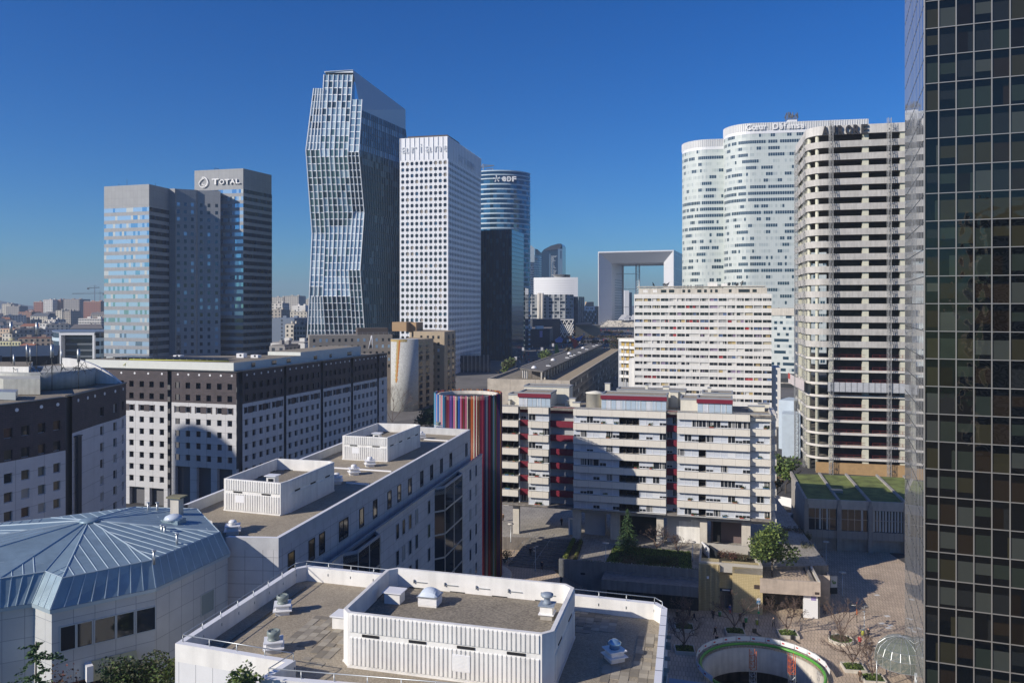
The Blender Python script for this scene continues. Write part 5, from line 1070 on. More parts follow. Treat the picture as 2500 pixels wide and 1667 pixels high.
# ================================================================ twin grey tower with white logo (left)
P = thing('office_tower', 'grey banded twin tower with white TOTAL lettering high on its taller half', 'tower', (*at(364, 430), 0))
zl, zh = 112.3, 126.0; Q = lambda px, D: at(px, D)
GR1 = tiles('grey_granite', (.28, .295, .315), (.26, .275, .295), (.18, .19, .2), 2.5, 3.9, .05, .55, .06)
low = [Q(254, 439), Q(364, 430), Q(413, 447), Q(427, 446)]; bay = [Q(427, 447), Q(478, 451.5), Q(482, 453), Q(538, 455.5)]; hi = [Q(474, 468), Q(594, 460), Q(664, 484)]
m = MB(); m.prism(low+[Q(480, 480), Q(300, 490)], zl-12.3, zl, GR1, CONCD); m.prism(offs(low, -.3)+[Q(480, 480), Q(300, 490)], -3, zl-12.2, GR1, CONCD); m.prism([low[-1]]+bay+[Q(540, 480), Q(470, 490), Q(420, 480)], -3, zl-.01, GR1, CONCD); m.prism(offs(hi, -.3)+[Q(610, 500), Q(480, 500)], -3, zh, GR1, CONCD); m.build('shaft', P)
nf, fh = 24, 4.28; zt_l = zl-12.3
sky1 = [GSKY]*5+[glassm('sky_window_b', (.30, .46, .60), .06, .8)]*2+[mat('office_blind', (.42, .47, .48), .6)]; dk1 = [glassm('tower_dark_pane', (.03, .05, .075), .04, .3)]*3+[GDARK, glassm('dim_blue_pane', (.06, .11, .17), .05, .5)]  # sky panes carry the sky's reflection as base colour
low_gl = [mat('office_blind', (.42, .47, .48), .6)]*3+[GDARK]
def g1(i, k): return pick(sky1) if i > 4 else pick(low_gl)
n1 = 24
curtain(P, low[:2], zt_l-n1*fh, zt_l, n1, 1.55, g1, GR1, .46, .02, names=('window_band', 'spandrel'))
psg, pss = PS('window_band', P, 100), PS('spandrel', P, 100)
curtain(P, offs(low[1:3], .05), zt_l-n1*fh, zt_l, n1, 1.5, lambda i, k: pick(dk1), GR1, .46, .02, psg=psg, pss=pss)
zt_h = zh-12
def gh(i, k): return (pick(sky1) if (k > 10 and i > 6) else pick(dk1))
curtain(P, hi[:2], zt_h-25*4.15, zt_h, 25, 1.5, gh, GR1, .46, .02, psg=psg, pss=pss)
curtain(P, hi[1:], zt_h-25*4.15, zt_h, 25, 1.5, lambda i, k: pick(dk1), GR1, .46, .02, psg=psg, pss=pss)
psg.finish(); pss.finish()
psw = PS('window', P, 100)
for F, n in ((Face(bay[0], bay[1]), 3), (Face(bay[2], bay[3]), 3)):
    for k in range(n):
        for i in range(25): a = F.L*(k+.5)/n; z = zl-9.5-i*4.15; q = MB(); q.fbox(F, a-.75, a+.75, z, z+2.0, -.2, .03, pick(dk1+[GBLUE, GSKY])); psw.add(q)
psw.finish()
FT = Face(hi[0], hi[1]); a0, a1 = FT.s_at(518), FT.s_at(588); sg = P
LW = mat('white_letters', (.8, .8, .8), .4)
xs = a0; ws = [1.35, .95, .95, 1.0, .85]; tot = sum(ws); sc = (a1-a0)/tot; x = a0
for ch, wv, big in zip('TOTAL', ws, (1, 0, 0, 0, 0)): text3d(ch, P, FT, x+.1, x+wv*sc-.35, zh-8.8, zh-(5.4 if big else 6.0), .05, LW, 'letter', .5, .02); x += wv*sc
m = MB(); c0, cz, R0 = FT.s_at(497), zh-7.2, 3.2
def swirl(m, t0, t1, r0, r1, w0, w1, n=16):
    for k in range(n):
        A, B = t0+(t1-t0)*k/n, t0+(t1-t0)*(k+1)/n; ra, rb = r0+(r1-r0)*k/n, r0+(r1-r0)*(k+1)/n; wa, wb = w0+(w1-w0)*k/n, w0+(w1-w0)*(k+1)/n
        pt = lambda t, r, o: FT.pt(c0+r*math.cos(t), cz+r*math.sin(t), o)
        m.poly([pt(A, ra, .4), pt(A, ra-wa, .4), pt(B, rb-wb, .4), pt(B, rb, .4)], LW); m.poly([pt(A, ra, 0), pt(A, ra, .4), pt(B, rb, .4), pt(B, rb, 0)], LW)
swirl(m, 1.9, -1.6, R0, R0*.95, .5, .9); swirl(m, 3.2, 5.2, R0, R0, .1, .8); swirl(m, 2.3, 3.3, R0*.6, R0, .3, .5); swirl(m, .6, 2.6, R0*.62, R0*.75, .15, .55); swirl(m, -.4, -2.2, R0*.62, R0*.45, .2, .5); m.build('logo', P)
m = MB()
for px, h in ((310, 5), (290, 2.5), (380, 3)): x, y = at(px, 445); m.sep(); m.tube((x, y, zl), (x, y, zl+h), .08, None, DARKM, 4)
x, y = at(524, 470); m.sep(); m.path([(x, y, zh), (x, y, zh+1.8), (x+2.5, y, zh+1.3), (x+2.5, y, zh)], .12, DARKM); m.each('antenna', P)
# ================================================================ faceted glass tower
def pl(pts, z):
    """px at a given row, then a point at the facet's depth"""
    for (xa, ya), (xb, yb) in zip(pts, pts[1:]):
        if ya <= z <= yb: return xa+(xb-xa)*(z-ya)/(yb-ya)
    return pts[0][0] if z < pts[0][1] else pts[-1][0]
DM = 462.0
LL = [(766, 212), (747, 367), (762, 569), (757, 690), (750, 825)]; M1 = [(791, 176), (781, 367), (794, 569), (788, 724), (795, 825)]; M2 = [(861, 171), (849, 385), (861, 518), (851, 661), (862, 825)]; RR = [(884, 241), (876, 375), (889, 518), (879, 661), (891, 825)]; KK = [(990, 268), (1000, 370), (990, 560), (985, 825)]
P = thing('office_tower', 'tallest tower, faceted blue glass with bright white fins and a slanted top', 'tower', (*at(850, 505), 3))
def zof(py): return zy(py, DM)
def interp(tab, py):
    for (ya, a), (yb, b) in zip(tab, tab[1:]):
        if py <= yb: return a+(b-a)*(py-ya)/(yb-ya) if py > ya else a
    return tab[-1][1]
dA = [(200, 4), (367, 0), (569, 5), (700, 0), (825, 3)]; dB = [(171, 6), (316, 0), (385, -2), (552, 3), (560, 3), (725, -3), (730, -3), (825, 4)]; dC = [(241, 2), (375, -4), (518, 3), (661, -5), (825, 2)]
W1 = glassm('facade_glass_sky', (.22, .34, .43), .15, .15); W2 = glassm('facade_glass_teal', (.11, .20, .22), .12, .1); W3 = glassm('facade_glass_deep', (.04, .08, .11), .1, .1); W4 = glassm('facade_glass_pale', (.42, .54, .60), .2, .1)  # pale and deep tones stand in for reflections on the glass
FIN = mat('white_fin', (.80, .83, .86), .4)
psg = PS('window_band', P, 100)
def facet(lp, rp, dl, dr, y0, y1, cell, gl, fev=1, name='', fin=FIN, fw=.42, fd=.5, hl=FIN, hh=.5):
    """one strip between two pixel polylines; split where its depth profile bends"""
    br = sorted(set([y0, y1]+[y for y, _ in dl if y0 < y < y1]+[y for _, y in lp if y0 < y < y1]+[y for _, y in rp if y0 < y < y1]))
    br = [br[0]]+[b for a, b in zip(br, br[1:]) if b-a > 9]
    if br[-1] != y1: br.append(y1)
    for a, b in zip(br, br[1:]):
        def L(z, a=a, b=b):
            py = HY-(z-HC)*FOC/DM; return [at(pl(lp, py), DM+interp(dl, py)), at(pl(rp, py), DM+interp(dr, py))]
        zb_, za_ = zof(b), zof(a); nf = max(1, round((za_-zb_)/4.0))
        curtain(P, L(zb_), zb_, za_, nf, cell, (lambda i, k, a=a, b=b, nf=nf: gl((a*(i+.5)+b*(nf-i-.5))/nf, k)), None, fin=fin, fw=fw, fd=fd, fev=fev, psg=psg, pss=PS('s', P), L=L, hline=hl, hh=hh)
gA_ = lambda y, k: pick([W1, W1, W4, W4, W1, W3]) if y < 367 else pick([W2, W2, W3, W1]) if y < 569 else pick([W1, W1, W4]) if y < 790 else W2  # panes toned by height: lit and dark folds put into colour
gB_ = lambda y, k: pick([W1, W4, W4, W1, W3]) if y < 316 else pick([W2, W2, W4]) if y < 430 else pick([W2, W2, W3, W1]) if y < 552 else pick([W1, W1, W2, W4]) if y < 725 else pick([W3, W2, W3])
gC_ = lambda y, k: pick([W1, W4, W1]) if y < 375 else W3 if y < 518 else pick([W1, W4]) if y < 661 else pick([W3, W2])
facet(LL, M1, dA, dA, 212, 825, 2.3, gA_); facet(M1, M2, dB, dB, 176, 825, 2.6, gB_); facet(M2, RR, dC, dC, 241, 825, 2.6, gC_)
DKF = glassm('facade_dark', (.045, .10, .135), .2, .05); DKB = glassm('facade_dark_blue', (.13, .23, .30), .2, .05); DKP = glassm('facade_dark_pale', (.30, .42, .50), .2, .05)  # right face's shade put into darker glass, and into its fins below
dR = [(241, 2), (375, -4), (518, 3), (661, -5), (825, 2)]; dK = [(171, 52), (825, 52)]; fin2 = mat('dim_fin', (.26, .32, .38), .4)
def gR_(y, k): return (pick([DKB, DKP]) if (int(y/8) % 3 == 0) else pick([DKF, DKF, DKB])) if y < 400 else pick([DKF]*7+[DKB])
facet(RR, KK, dR, dK, 268, 825, 2.6, gR_, 1, '', fin2, .16, .2, mat('dim_line', (.03, .04, .045), .4), .25)
psg.finish()
m = MB(); HW = lambda px, py: q3(px, py, DM+5.6)
ZP = mat('top_screen_metal', (.44, .51, .57), .4, .05)   # slanted top above the dark face
def q3(px, py, D): return (*at(px, D), zy(py, D))
m.poly([HW(792, 178), HW(862, 178), HW(862, 170.5), HW(792, 175)], FIN); m.poly([(*at(880, DM+1), zof(268)), (*at(990, DM+52), zof(268)), q3(990, 268, DM+52), q3(861, 171, DM+5)], ZP); m.poly([q3(861, 171, DM+5), q3(990, 268, DM+52), (*at(985, DM+70), zy(268, DM+52)), (*at(870, DM+30), zy(171, DM+5))], ZP)
m.poly([q3(861, 171, DM+5.2), (*at(870, DM+30), zy(171, DM+5)), (*at(800, DM+30), zy(176, DM+5)), q3(793, 176, DM+5)], ZP); m.build('slanted_crown', P)
m = MB(); m.prism([at(793, DM+7), at(855, DM+7), at(880, DM+15), at(980, DM+53), at(970, DM+85), at(800, DM+35)], 0, zof(275), DKF); m.prism([at(796, DM+7), at(858, DM+7), at(866, DM+25), at(810, DM+25)], zof(275), zof(178), DKF); m.prism([at(768, DM+6), at(792, DM+6), at(800, DM+25), at(780, DM+25)], 0, zof(214), DKF); m.build('core', P)
# ================================================================ white gridded tower
zt = 142.4; aL, aC, aR = at(976, 456.7), at(1094, 450), at(1174, 519.5)
P = thing('office_tower', 'white gridded tower of square dark windows lettered ariane near its top', 'tower', (*aC, 3))
AW = mat('white_aluminium', (.74, .76, .8), .45, var=.03); ps = PS('window', P, 100)
for F, nc, kind in ((Face(aL, aC), 10, 0), (Face(aC, aR), 22, 1)):
    w_ = MB(); L = F.L; p = (L-.8)/nc; cols = [(.4+k*p+p*.19, .4+(k+1)*p-p*.19) for k in range(nc)]; fh = 3.43; z1 = zt-13.0
    rows = [(z1-(k+1)*fh+.75, z1-k*fh-.75) for k in range(35)]
    gw = [GDARK]*6+[mat('brown_blind', (.22, .2, .17), .7), GBLUE]
    def pf(w_, F, xa, xb, ya, yb, o, r, c):
        g = pick(gw); w_.quadface(F, xa, xb, ya, yb, o, g); md = mat('shadow_joint', (.12, .13, .15), .5)
        w_.fbox(F, (xa+xb)/2-.07, (xa+xb)/2+.07, yb, yb+.75, -.01, .03, md); w_.fbox(F, (xa+xb)/2-.07, (xa+xb)/2+.07, ya-.75, ya, -.01, .03, md); w_.fbox(F, xa-p*.19, xa, (ya+yb)/2-.07, (ya+yb)/2+.07, -.01, .03, md); w_.fbox(F, xb, xb+p*.19, (ya+yb)/2-.07, (ya+yb)/2+.07, -.01, .03, md)
    punched(w_, F, 0, L, 3, zt, cols, rows, .45, AW, pf, ps); w_.build('facade', P)
    m = MB(); [(m.sep(), m.fbox(F, .4+k*p-.08, .4+k*p+.08, zt-12.6, zt, 0, .35, AW)) for k in range(nc+1)]; m.each('crown_fin', P)
ps.finish()
m = MB(); bk = tuple(Vector(aL)+Vector(aR)-Vector(aC)); m.prism(inset_poly([aL, aC, aR, bk], .5), 3, zt-.3, mat('rear_panel_grey', (.42, .46, .5), .5), CONCD); m.build('core', P)
LG = mat('letter_outline_grey', (.56, .59, .64), .5); F = Face(aL, aC); xs = [978, 1002, 1021, 1036, 1058, 1081, 1096]
for k, ch in enumerate('ariane'): a, b = F.s_at(xs[k]), F.s_at(xs[k+1]); text3d(ch, P, F, a+.6+(1.4 if ch == 'i' else 0), min(b-1.0-(1.4 if ch == 'i' else 0), F.L-.1), zt-8.6, zt-8.6+(5 if ch == 'i' else 3.4), .36, LG, 'letter', .1)
F = Face(aC, aR); a0, a1 = F.s_at(1118), F.s_at(1158)
for k, ch in enumerate('ariane'): text3d(ch, P, F, a0+(a1-a0)*k/6+.6, a0+(a1-a0)*(k+1)/6-.8, zt-10.4, zt-6.6, .36, LG, 'letter', .1)
m = MB(); F = Face(aL, aC); m.fbox(F, 4, F.L-1, zt-.3, zt+1.3, -25, -2, mat('dark_render', (.10, .08, .07), .85)); m.build('plant_room', P)
m = MB(); F = Face(at(1112, 474), at(1196, 474)); m.fbox(F, 0, F.L, 3, 17, -20, 0, glassm('podium_glass', (.03, .05, .08), .08, .2)); [m.fbox(F, k*2.4, k*2.4+.3, 3, 17.5, 0, .3, STEEL) for k in range(9)]; m.build('podium', P)
# ================================================================ rounded blue tower and the dark one before it
P = thing('office_tower', 'slim rounded blue tower with white EDF lettering at the top', 'tower', (*at(1225, 660), 4)); zt = 157
cx, cy = at(1219, 672); pln = []
for k in range(25):
    t = math.radians(200+k*(345-200)/24); pln.append((cx+27*math.cos(t), cy+24*math.sin(t)))
BG1 = [glassm('deep_blue_glass', (.02, .07, .13), .06, .4)]*3+[glassm('mid_blue_glass', (.06, .18, .28), .06, .5)]*2; WL = mat('pale_blue_band', (.45, .56, .64), .5)
curtain(P, pln, 6, zt-8, 36, 3.4, lambda i, k: pick(BG1+([GSKY] if k < 5 else [])), WL, .28, .1)
m = MB(); m.prism(offs(pln, -.3)+[(cx, cy+24)], 4, zt-.5, BG1[0], CONCD); [m.prism(offs(pln, .05)+offs(pln, -.6)[::-1], z, z+.9, WL) for z in (zt-1, zt-4.2, zt-7.4)]; m.build('core', P)
F = Face((cx-8, cy-24.2), (cx+16, cy-22.6)); 
for k, ch in enumerate('eDF'): text3d(ch, P, F, 10.5+k*4.1, 14+k*4.1, zt-9.5, zt-5.3, .6, LW, 'letter', .4, .04)
m = MB()
for k in range(5):
    t = math.radians(20+72*k); c = (6.2, zt-7.4)
    m.poly([F.pt(c[0]+1.0*math.cos(t-.35), c[1]+1.0*math.sin(t-.35), .9), F.pt(c[0]+2.9*math.cos(t-.1), c[1]+2.9*math.sin(t-.1), .9), F.pt(c[0]+2.9*math.cos(t+.25), c[1]+2.9*math.sin(t+.25), .9), F.pt(c[0]+1.0*math.cos(t+.35), c[1]+1.0*math.sin(t+.35), .9)], LW)
m.build('logo', P)
m = MB(); x, y = at(1180, 660); m.path([(x, y, zt-1), (x, y, zt+6), (x+9, y, zt+5.5), (x-2, y, zt+4), (x, y, zt+7)], .35, STEEL); m.path([(x+8, y, zt), (x+8, y, zt+3), (x+2, y, zt+2.4)], .3, STEEL); m.build('roof_crane', P)
P = thing('office_tower', 'dark teal glass tower standing before the rounded blue one', 'tower', (*at(1240, 560), 4)); zt = zy(562, 560)
q = [at(1165, 565), at(1249, 555), at(1279, 590)]; TDK = [glassm('teal_dark_glass', (.012, .05, .075), .1, .05)]*3+[glassm('teal_glass', (.03, .10, .14), .1, .1)]
curtain(P, q[:2], 3, zt, 32, 2.4, lambda i, k: pick(TDK), None, fin=mat('dim_line', (.03, .04, .045), .4), fw=.2, fd=.1)
curtain(P, q[1:], 3, zt, 32, 2.8, lambda i, k: glassm('steel_blue_glass', (.07, .15, .22), .08, .6), None, hline=mat('dim_line', (.03, .04, .045), .4), hh=.2)
m = MB(); m.prism(offs(q, -.4)+[at(1270, 610), at(1175, 610)], 3, zt-.3, BLACK, CONCD); m.prism([at(1282, 600), at(1262, 640), at(1290, 640)], 3, 60, BG1[0]); m.build('core', P)
# ================================================================ pale curved double tower
def slab(P, x_l, D, zt, nf, ex, name, rad=17.5):
    c0 = at(x_l, D); c = (c0[0]+rad, c0[1]+4); v = Vector((.985, -.17)); u = Vector((.17, .985)); pts = []
    for k in range(13): t = math.radians(-10+100*k/12); p = Vector(c)-v*rad*math.cos(t)-u*rad*math.sin(t); pts.append(tuple(p))
    for k in range(1, 5): p = Vector(pts[12])+v*ex*k/4; pts.append(tuple(p))
    return pts
GW = [mat('pale_green_pane', (.51, .56, .55), .35), mat('pale_green_pane_b', (.46, .52, .51), .35), mat('pale_green_pane_c', (.55, .60, .59), .35), mat('pale_green_pane_d', (.40, .46, .47), .3)]; SPG = mat('pale_green_spandrel', (.54, .59, .58), .35); DW = glassm('dark_blue_pane', (.035, .08, .12), .08, .3)
bands = {9, 20, 21, 22, 33}
for x_l, D, zt, ex, lab, nf in ((1670, 560, zy(350, 560), 25, 'shorter pale green curved tower speckled with dark panes', 33), (1773, 530, zy(312, 530), 70, 'pale green curved tower lettered Coeur Defense round its crown', 36)):
    P = thing('office_tower', lab, 'tower', (*at(x_l, D), 6), 'pale curved towers'); pts = slab(P, x_l, D, zt, nf, ex, '')
    st = {}
    def gg(i, k, nf=nf, st=st):
        f = nf-i; band = (f in (9, 10, 11, 13) and RN.random() < .9) or (f in (2, 22) and RN.random() < .75) or (k < 9 and f in (19, 20, 21, 22) and x_l > 1700)
        key = i
        if band: return DW
        if st.get(key, 0) > 0: st[key] -= 1; return DW
        if RN.random() < .17: st[key] = RN.choice((0, 0, 1, 1, 2, 4)); return DW
        return pick(GW)
    curtain(P, pts, 8, zt-7, nf, 1.5, gg, SPG, .5, .03, fin=mat('pale_green_line', (.60, .65, .62), .5), fw=.16, fd=.05, hline=mat('pale_green_line', (.60, .65, .62), .5), hh=.18)
    m = MB(); m.prism(offs(pts, -.4)+[(pts[-1][0]+4, pts[-1][1]+20), (pts[0][0]+10, pts[0][1]+26)], 6, zt-6.9, mat('pale_green_line', (.60, .65, .62), .5)); m.build('core', P)
    m = MB(); cr_ = mat('crown_louvre', (.55, .56, .56), .5); a, b = offs(pts, .1), pts
    for k in range(len(a)-1):
        m.poly([(*a[k], zt-7), (*a[k+1], zt-7), (*a[k+1], zt-5), (*a[k], zt-5)], WHITE2); m.poly([(*a[k], zt-5), (*a[k+1], zt-5), (*a[k+1], zt), (*a[k], zt)], cr_)
    m.build('crown', P); m = MB()
    for k in range(len(a)-1):
        F = Face(a[k], a[k+1]); n = max(1, round(F.L/1.5)); [m.fbox(F, F.L*j/n, F.L*j/n+.25, zt-5, zt, 0, .3, WHITE2) for j in range(n)]
    m.build('crown_fins', P)
    if x_l > 1700:
        s = 'Cœur Défense'; ax = [1824, 1838, 1850, 1862, 1873, 1886, 1888, 1905, 1917, 1927, 1938, 1950, 1962]
        px = 1822
        wds = {'C': 14, 'œ': 17, 'u': 11, 'r': 9, ' ': 14, 'D': 15, 'é': 11, 'f': 8, 'e': 11, 'n': 12, 's': 10}
        for ch in s:
            wch = wds[ch]
            if ch != ' ':
                a_, b_ = at(px, 1), at(px+wch-2, 1)
                # find the point of the plan on this ray
                def hit(pxx):
                    for p, q_ in zip(a, a[1:]):
                        F = Face(p, q_); s_ = F.s_at(pxx)
                        if -0.3 <= s_ <= F.L+.3: return F.xy(s_, .4)
                    return F.xy(F.L, .4)
                F = Face(hit(px), hit(px+wch-2)); hgt = 3.9 if ch in 'CDf' else 4.1 if ch == 'é' else 2.8; text3d(ch, P, F, 0, F.L, zt-4.7, zt-4.7+hgt, .1, LW, 'letter', .3, .03)
            px += wch
        m = MB(); x, y = at(1932, 545); m.obox(x, y, 6, 5, zt-1, zt+5.5, -.1, WHITE2); m.obox(x, y, 3, 3, zt+5.5, zt+8, -.1, WHITE2); e = m.build('plant_room', P)
        m = MB()
        for k in range(9): xx = x-4+k; m.sep(); m.path([(xx, y, zt+8), (xx, y, zt+11+RN.uniform(0, 3)), (xx+RN.uniform(-2, 2), y, zt+10)], .3, DARKM)
        m.each('antenna', e)
# ================================================================ hollow white cube
P = thing('arch_building', 'huge hollow white cube with a wide square opening, far along the axis', 'building', (*at(1555, 1150), 16)); D0 = 1143
FA_ = Face(at(1460, 1165), at(1645, 1129)); zb, zt = 14, zy(612, 1143); L = FA_.L; W9 = tiles('white_marble_grid', (.62, .63, .66), (.60, .61, .64), (.50, .51, .54), 20, 20, .12, .5, .03); bev = 15.5; T = 109
AI = mat('soffit_grey_panels', (.42, .43, .46), .6, var=.05)
def fp(a, z, o): return FA_.pt(a, z, o)
m = MB(); e0, e1 = 0, L
z_in = zt-bev-1
m.poly([fp(0, zb, 0), fp(1.2, zb, 0), fp(1.2, zt, 0), fp(0, zt, 0)], W9); m.poly([fp(1.2, zt-1.8, 0), fp(L, zt-1.8, 0), fp(L, zt, 0), fp(1.2, zt, 0)], W9); m.poly([fp(L-1.2, zb, 0), fp(L, zb, 0), fp(L, zt-1.8, 0), fp(L-1.2, zt-1.8, 0)], W9)
# bevels run inwards, then the square tunnel
bi = 16.5
m.poly([fp(1.2, zb, 0), fp(bi, zb, -bi), fp(bi, z_in, -bi), fp(1.2, zt-1.8, 0)], W9); m.poly([fp(bi, z_in, -bi), fp(L-bi, z_in, -bi), fp(L-1.2, zt-1.8, 0), fp(1.2, zt-1.8, 0)], AI); m.poly([fp(L-bi, zb, -bi), fp(L-1.2, zb, 0), fp(L-1.2, zt-1.8, 0), fp(L-bi, z_in, -bi)], W9)
m.poly([fp(bi, zb, -bi), fp(bi, zb, -T+bi), fp(bi, z_in, -T+bi), fp(bi, z_in, -bi)], W9); m.poly([fp(bi, z_in, -bi), fp(bi, z_in, -T+bi), fp(L-bi, z_in, -T+bi), fp(L-bi, z_in, -bi)], AI); m.poly([fp(L-bi, zb, -T+bi), fp(L-bi, zb, -bi), fp(L-bi, z_in, -bi), fp(L-bi, z_in, -T+bi)], W9)
m.poly([fp(0, zt, 0), fp(L, zt, 0), fp(L, zt, -T), fp(0, zt, -T)], W9); m.poly([fp(0, zb, -T), fp(0, zb, 0), fp(0, zt, 0), fp(0, zt, -T)], W9)
SB = tiles('side_glass_grid', (.22, .30, .38), (.2, .28, .36), (.5, .53, .56), 20, 20, .5, .3, .05); m.poly([fp(L, zb, 0), fp(L, zb, -T), fp(L, zt, -T), fp(L, zt, 0)], SB)
m.poly([fp(0, zb, -T), fp(bi, zb, -T), fp(bi, zt, -T), fp(0, zt, -T)], W9); m.poly([fp(L-bi, zb, -T), fp(L, zb, -T), fp(L, zt, -T), fp(L-bi, zt, -T)], W9); m.poly([fp(bi, z_in, -T), fp(L-bi, z_in, -T), fp(L-bi, zt, -T), fp(bi, zt, -T)], W9); m.build('shell', P)
m = MB(); [m.fbox(FA_, bi-.0, bi+.4, z, z+1.4, -T+bi, -bi-24, mat('side_glass', (.14, .2, .27), .3)) for z in [zb+4+k*3.9 for k in range(18)]]; m.build('inner_window_bands', P)
m = MB(); a = FA_.s_at(1541); 
for s_ in (-2.6, 2.6): m.tube(fp(a+s_, zb, -50), fp(a+s_, z_in, -50), .5, None, STEEL, 5); m.tube(fp(a+s_, zb, -56), fp(a+s_, z_in, -56), .4, None, STEEL, 5)
for k in range(24): z = zb+(z_in-zb)*k/24; m.path([fp(a-2.6, z, -50), fp(a+2.6, z+3.6, -50)], .25, STEEL); m.path([fp(a-2.6, z, -50), fp(a+2.6, z, -50)], .3, STEEL)
for z in (zb+30, zb+57, zb+84-4): m.path([fp(a, z, -50), fp(bi, z, -50)], .35, STEEL)
m.build('lift_mast', P)
P = thing('monumental_steps', 'broad pale steps dotted with people under the hollow cube', 'steps', (*at(1570, 1100), 12)); m = MB()
for k in range(14): m.fbox(FA_, -8+k*.9+10, 110-k*.9, 8, 10.2+k*1.1, -20, 42-k*3.2, CONCL)
m.build('treads', P); m = MB(); q = mat('crowd_clothes', (.04, .045, .06), .9)
for k in range(170): a_ = RN.uniform(6, 104); j = RN.randint(0, 13); o = 42-j*3.2-1.5; z = 10.2+j*1.1; m.fbox(FA_, a_, a_+.55, z, z+1.7, o, o+.5, q)
tag(m.build('crowd'), 'tiny people scattered over the pale steps', 'crowd', None, 'stuff')
m = MB(); TT = mat('tent_fabric', (.55, .56, .58), .7); a = FA_.s_at(1562); [m.poly([fp(a-30+i*8, 26, 10), fp(a-22+i*8, 26+i % 2*3, 10), fp(a-22+i*8, 33-i % 2*3, -20), fp(a-30+i*8, 33, -20)], TT) for i in range(8)]; tag(m.build('tensile_canopy'), 'white stretched canopy inside the hollow cube', 'canopy')
P = thing('slim_slab_block', 'slim pale slab seen through the opening of the hollow cube', 'building', (*at(1539, 1500), 16)); m = MB(); F = Face(at(1525, 1500), at(1536, 1500)); m.fbox(F, 0, F.L, 14, zy(709, 1500), -20, 0, WHITE2); F = Face(at(1536, 1503), at(1543, 1503)); m.fbox(F, 0, F.L, 14, zy(714, 1500), -20, 0, GBLUE); m.build('tower_body', P)
# ================================================================ the group left of the cube
P = thing('office_tower', 'far pale banded tower with a sloping curved top', 'tower', (*at(1305, 1300), 16)); D = 1300
pln = [at(1276, D+20), at(1283, D+6), at(1292, D), at(1304, D+4)]; pl2 = [at(1304, D+4), at(1316, D+14), at(1325, D+30)]
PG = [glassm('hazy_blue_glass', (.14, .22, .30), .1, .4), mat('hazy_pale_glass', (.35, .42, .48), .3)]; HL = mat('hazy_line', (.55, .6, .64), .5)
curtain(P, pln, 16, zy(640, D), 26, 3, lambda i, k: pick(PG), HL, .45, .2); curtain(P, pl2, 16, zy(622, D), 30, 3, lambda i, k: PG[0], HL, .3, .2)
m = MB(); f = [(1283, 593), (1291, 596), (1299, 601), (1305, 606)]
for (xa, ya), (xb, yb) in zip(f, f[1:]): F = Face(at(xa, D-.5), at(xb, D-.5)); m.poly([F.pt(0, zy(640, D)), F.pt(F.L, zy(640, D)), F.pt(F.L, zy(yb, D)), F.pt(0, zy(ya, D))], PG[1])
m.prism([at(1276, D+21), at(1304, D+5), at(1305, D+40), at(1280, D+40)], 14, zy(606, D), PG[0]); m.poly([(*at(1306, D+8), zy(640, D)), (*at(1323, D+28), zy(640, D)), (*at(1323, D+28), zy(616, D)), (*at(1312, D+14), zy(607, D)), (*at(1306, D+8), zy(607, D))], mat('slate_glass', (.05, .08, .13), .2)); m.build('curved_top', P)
m = MB(); F = Face(at(1306, D+4), at(1311, D+9)); m.fbox(F, 0, F.L, zy(633, D), zy(631, D), .5, 1, mat('site_red', (.4, .05, .04), .6)); m.build('red_sign', P)
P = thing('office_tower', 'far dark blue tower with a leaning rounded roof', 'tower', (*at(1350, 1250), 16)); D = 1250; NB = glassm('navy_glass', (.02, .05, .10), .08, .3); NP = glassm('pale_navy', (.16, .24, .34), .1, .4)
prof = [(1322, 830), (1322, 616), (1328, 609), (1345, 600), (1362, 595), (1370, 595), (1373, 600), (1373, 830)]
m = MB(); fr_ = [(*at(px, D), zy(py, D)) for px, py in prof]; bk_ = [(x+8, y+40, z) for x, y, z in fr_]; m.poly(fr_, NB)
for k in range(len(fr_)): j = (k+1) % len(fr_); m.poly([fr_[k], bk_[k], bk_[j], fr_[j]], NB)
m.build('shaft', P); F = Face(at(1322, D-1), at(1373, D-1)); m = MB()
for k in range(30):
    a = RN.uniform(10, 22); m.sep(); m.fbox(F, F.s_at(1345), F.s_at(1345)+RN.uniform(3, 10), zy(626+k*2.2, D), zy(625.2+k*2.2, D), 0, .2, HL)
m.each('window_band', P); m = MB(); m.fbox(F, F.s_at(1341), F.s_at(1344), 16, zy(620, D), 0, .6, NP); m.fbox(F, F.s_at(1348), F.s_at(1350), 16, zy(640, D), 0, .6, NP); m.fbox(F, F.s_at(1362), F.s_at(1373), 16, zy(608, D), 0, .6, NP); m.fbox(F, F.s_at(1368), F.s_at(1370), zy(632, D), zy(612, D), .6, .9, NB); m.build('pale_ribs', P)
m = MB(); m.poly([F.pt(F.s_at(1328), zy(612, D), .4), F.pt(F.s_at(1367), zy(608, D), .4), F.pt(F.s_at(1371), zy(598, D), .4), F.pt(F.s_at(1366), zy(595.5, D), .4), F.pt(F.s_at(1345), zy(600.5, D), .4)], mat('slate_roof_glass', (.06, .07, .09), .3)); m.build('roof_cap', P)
P = thing('office_block', 'white building with rows of small square openings and a gently curved front', 'building', (*at(1355, 1000), 12)); D = 1000
pts = []
for k in range(13): f = k/12; pts.append(at(1303+(1411-1303)*f, D-5*math.sin(math.pi*f)+(1-f)*14))
zt = zy(677, D); ps = PS('window', P, 100)
w_ = MB()
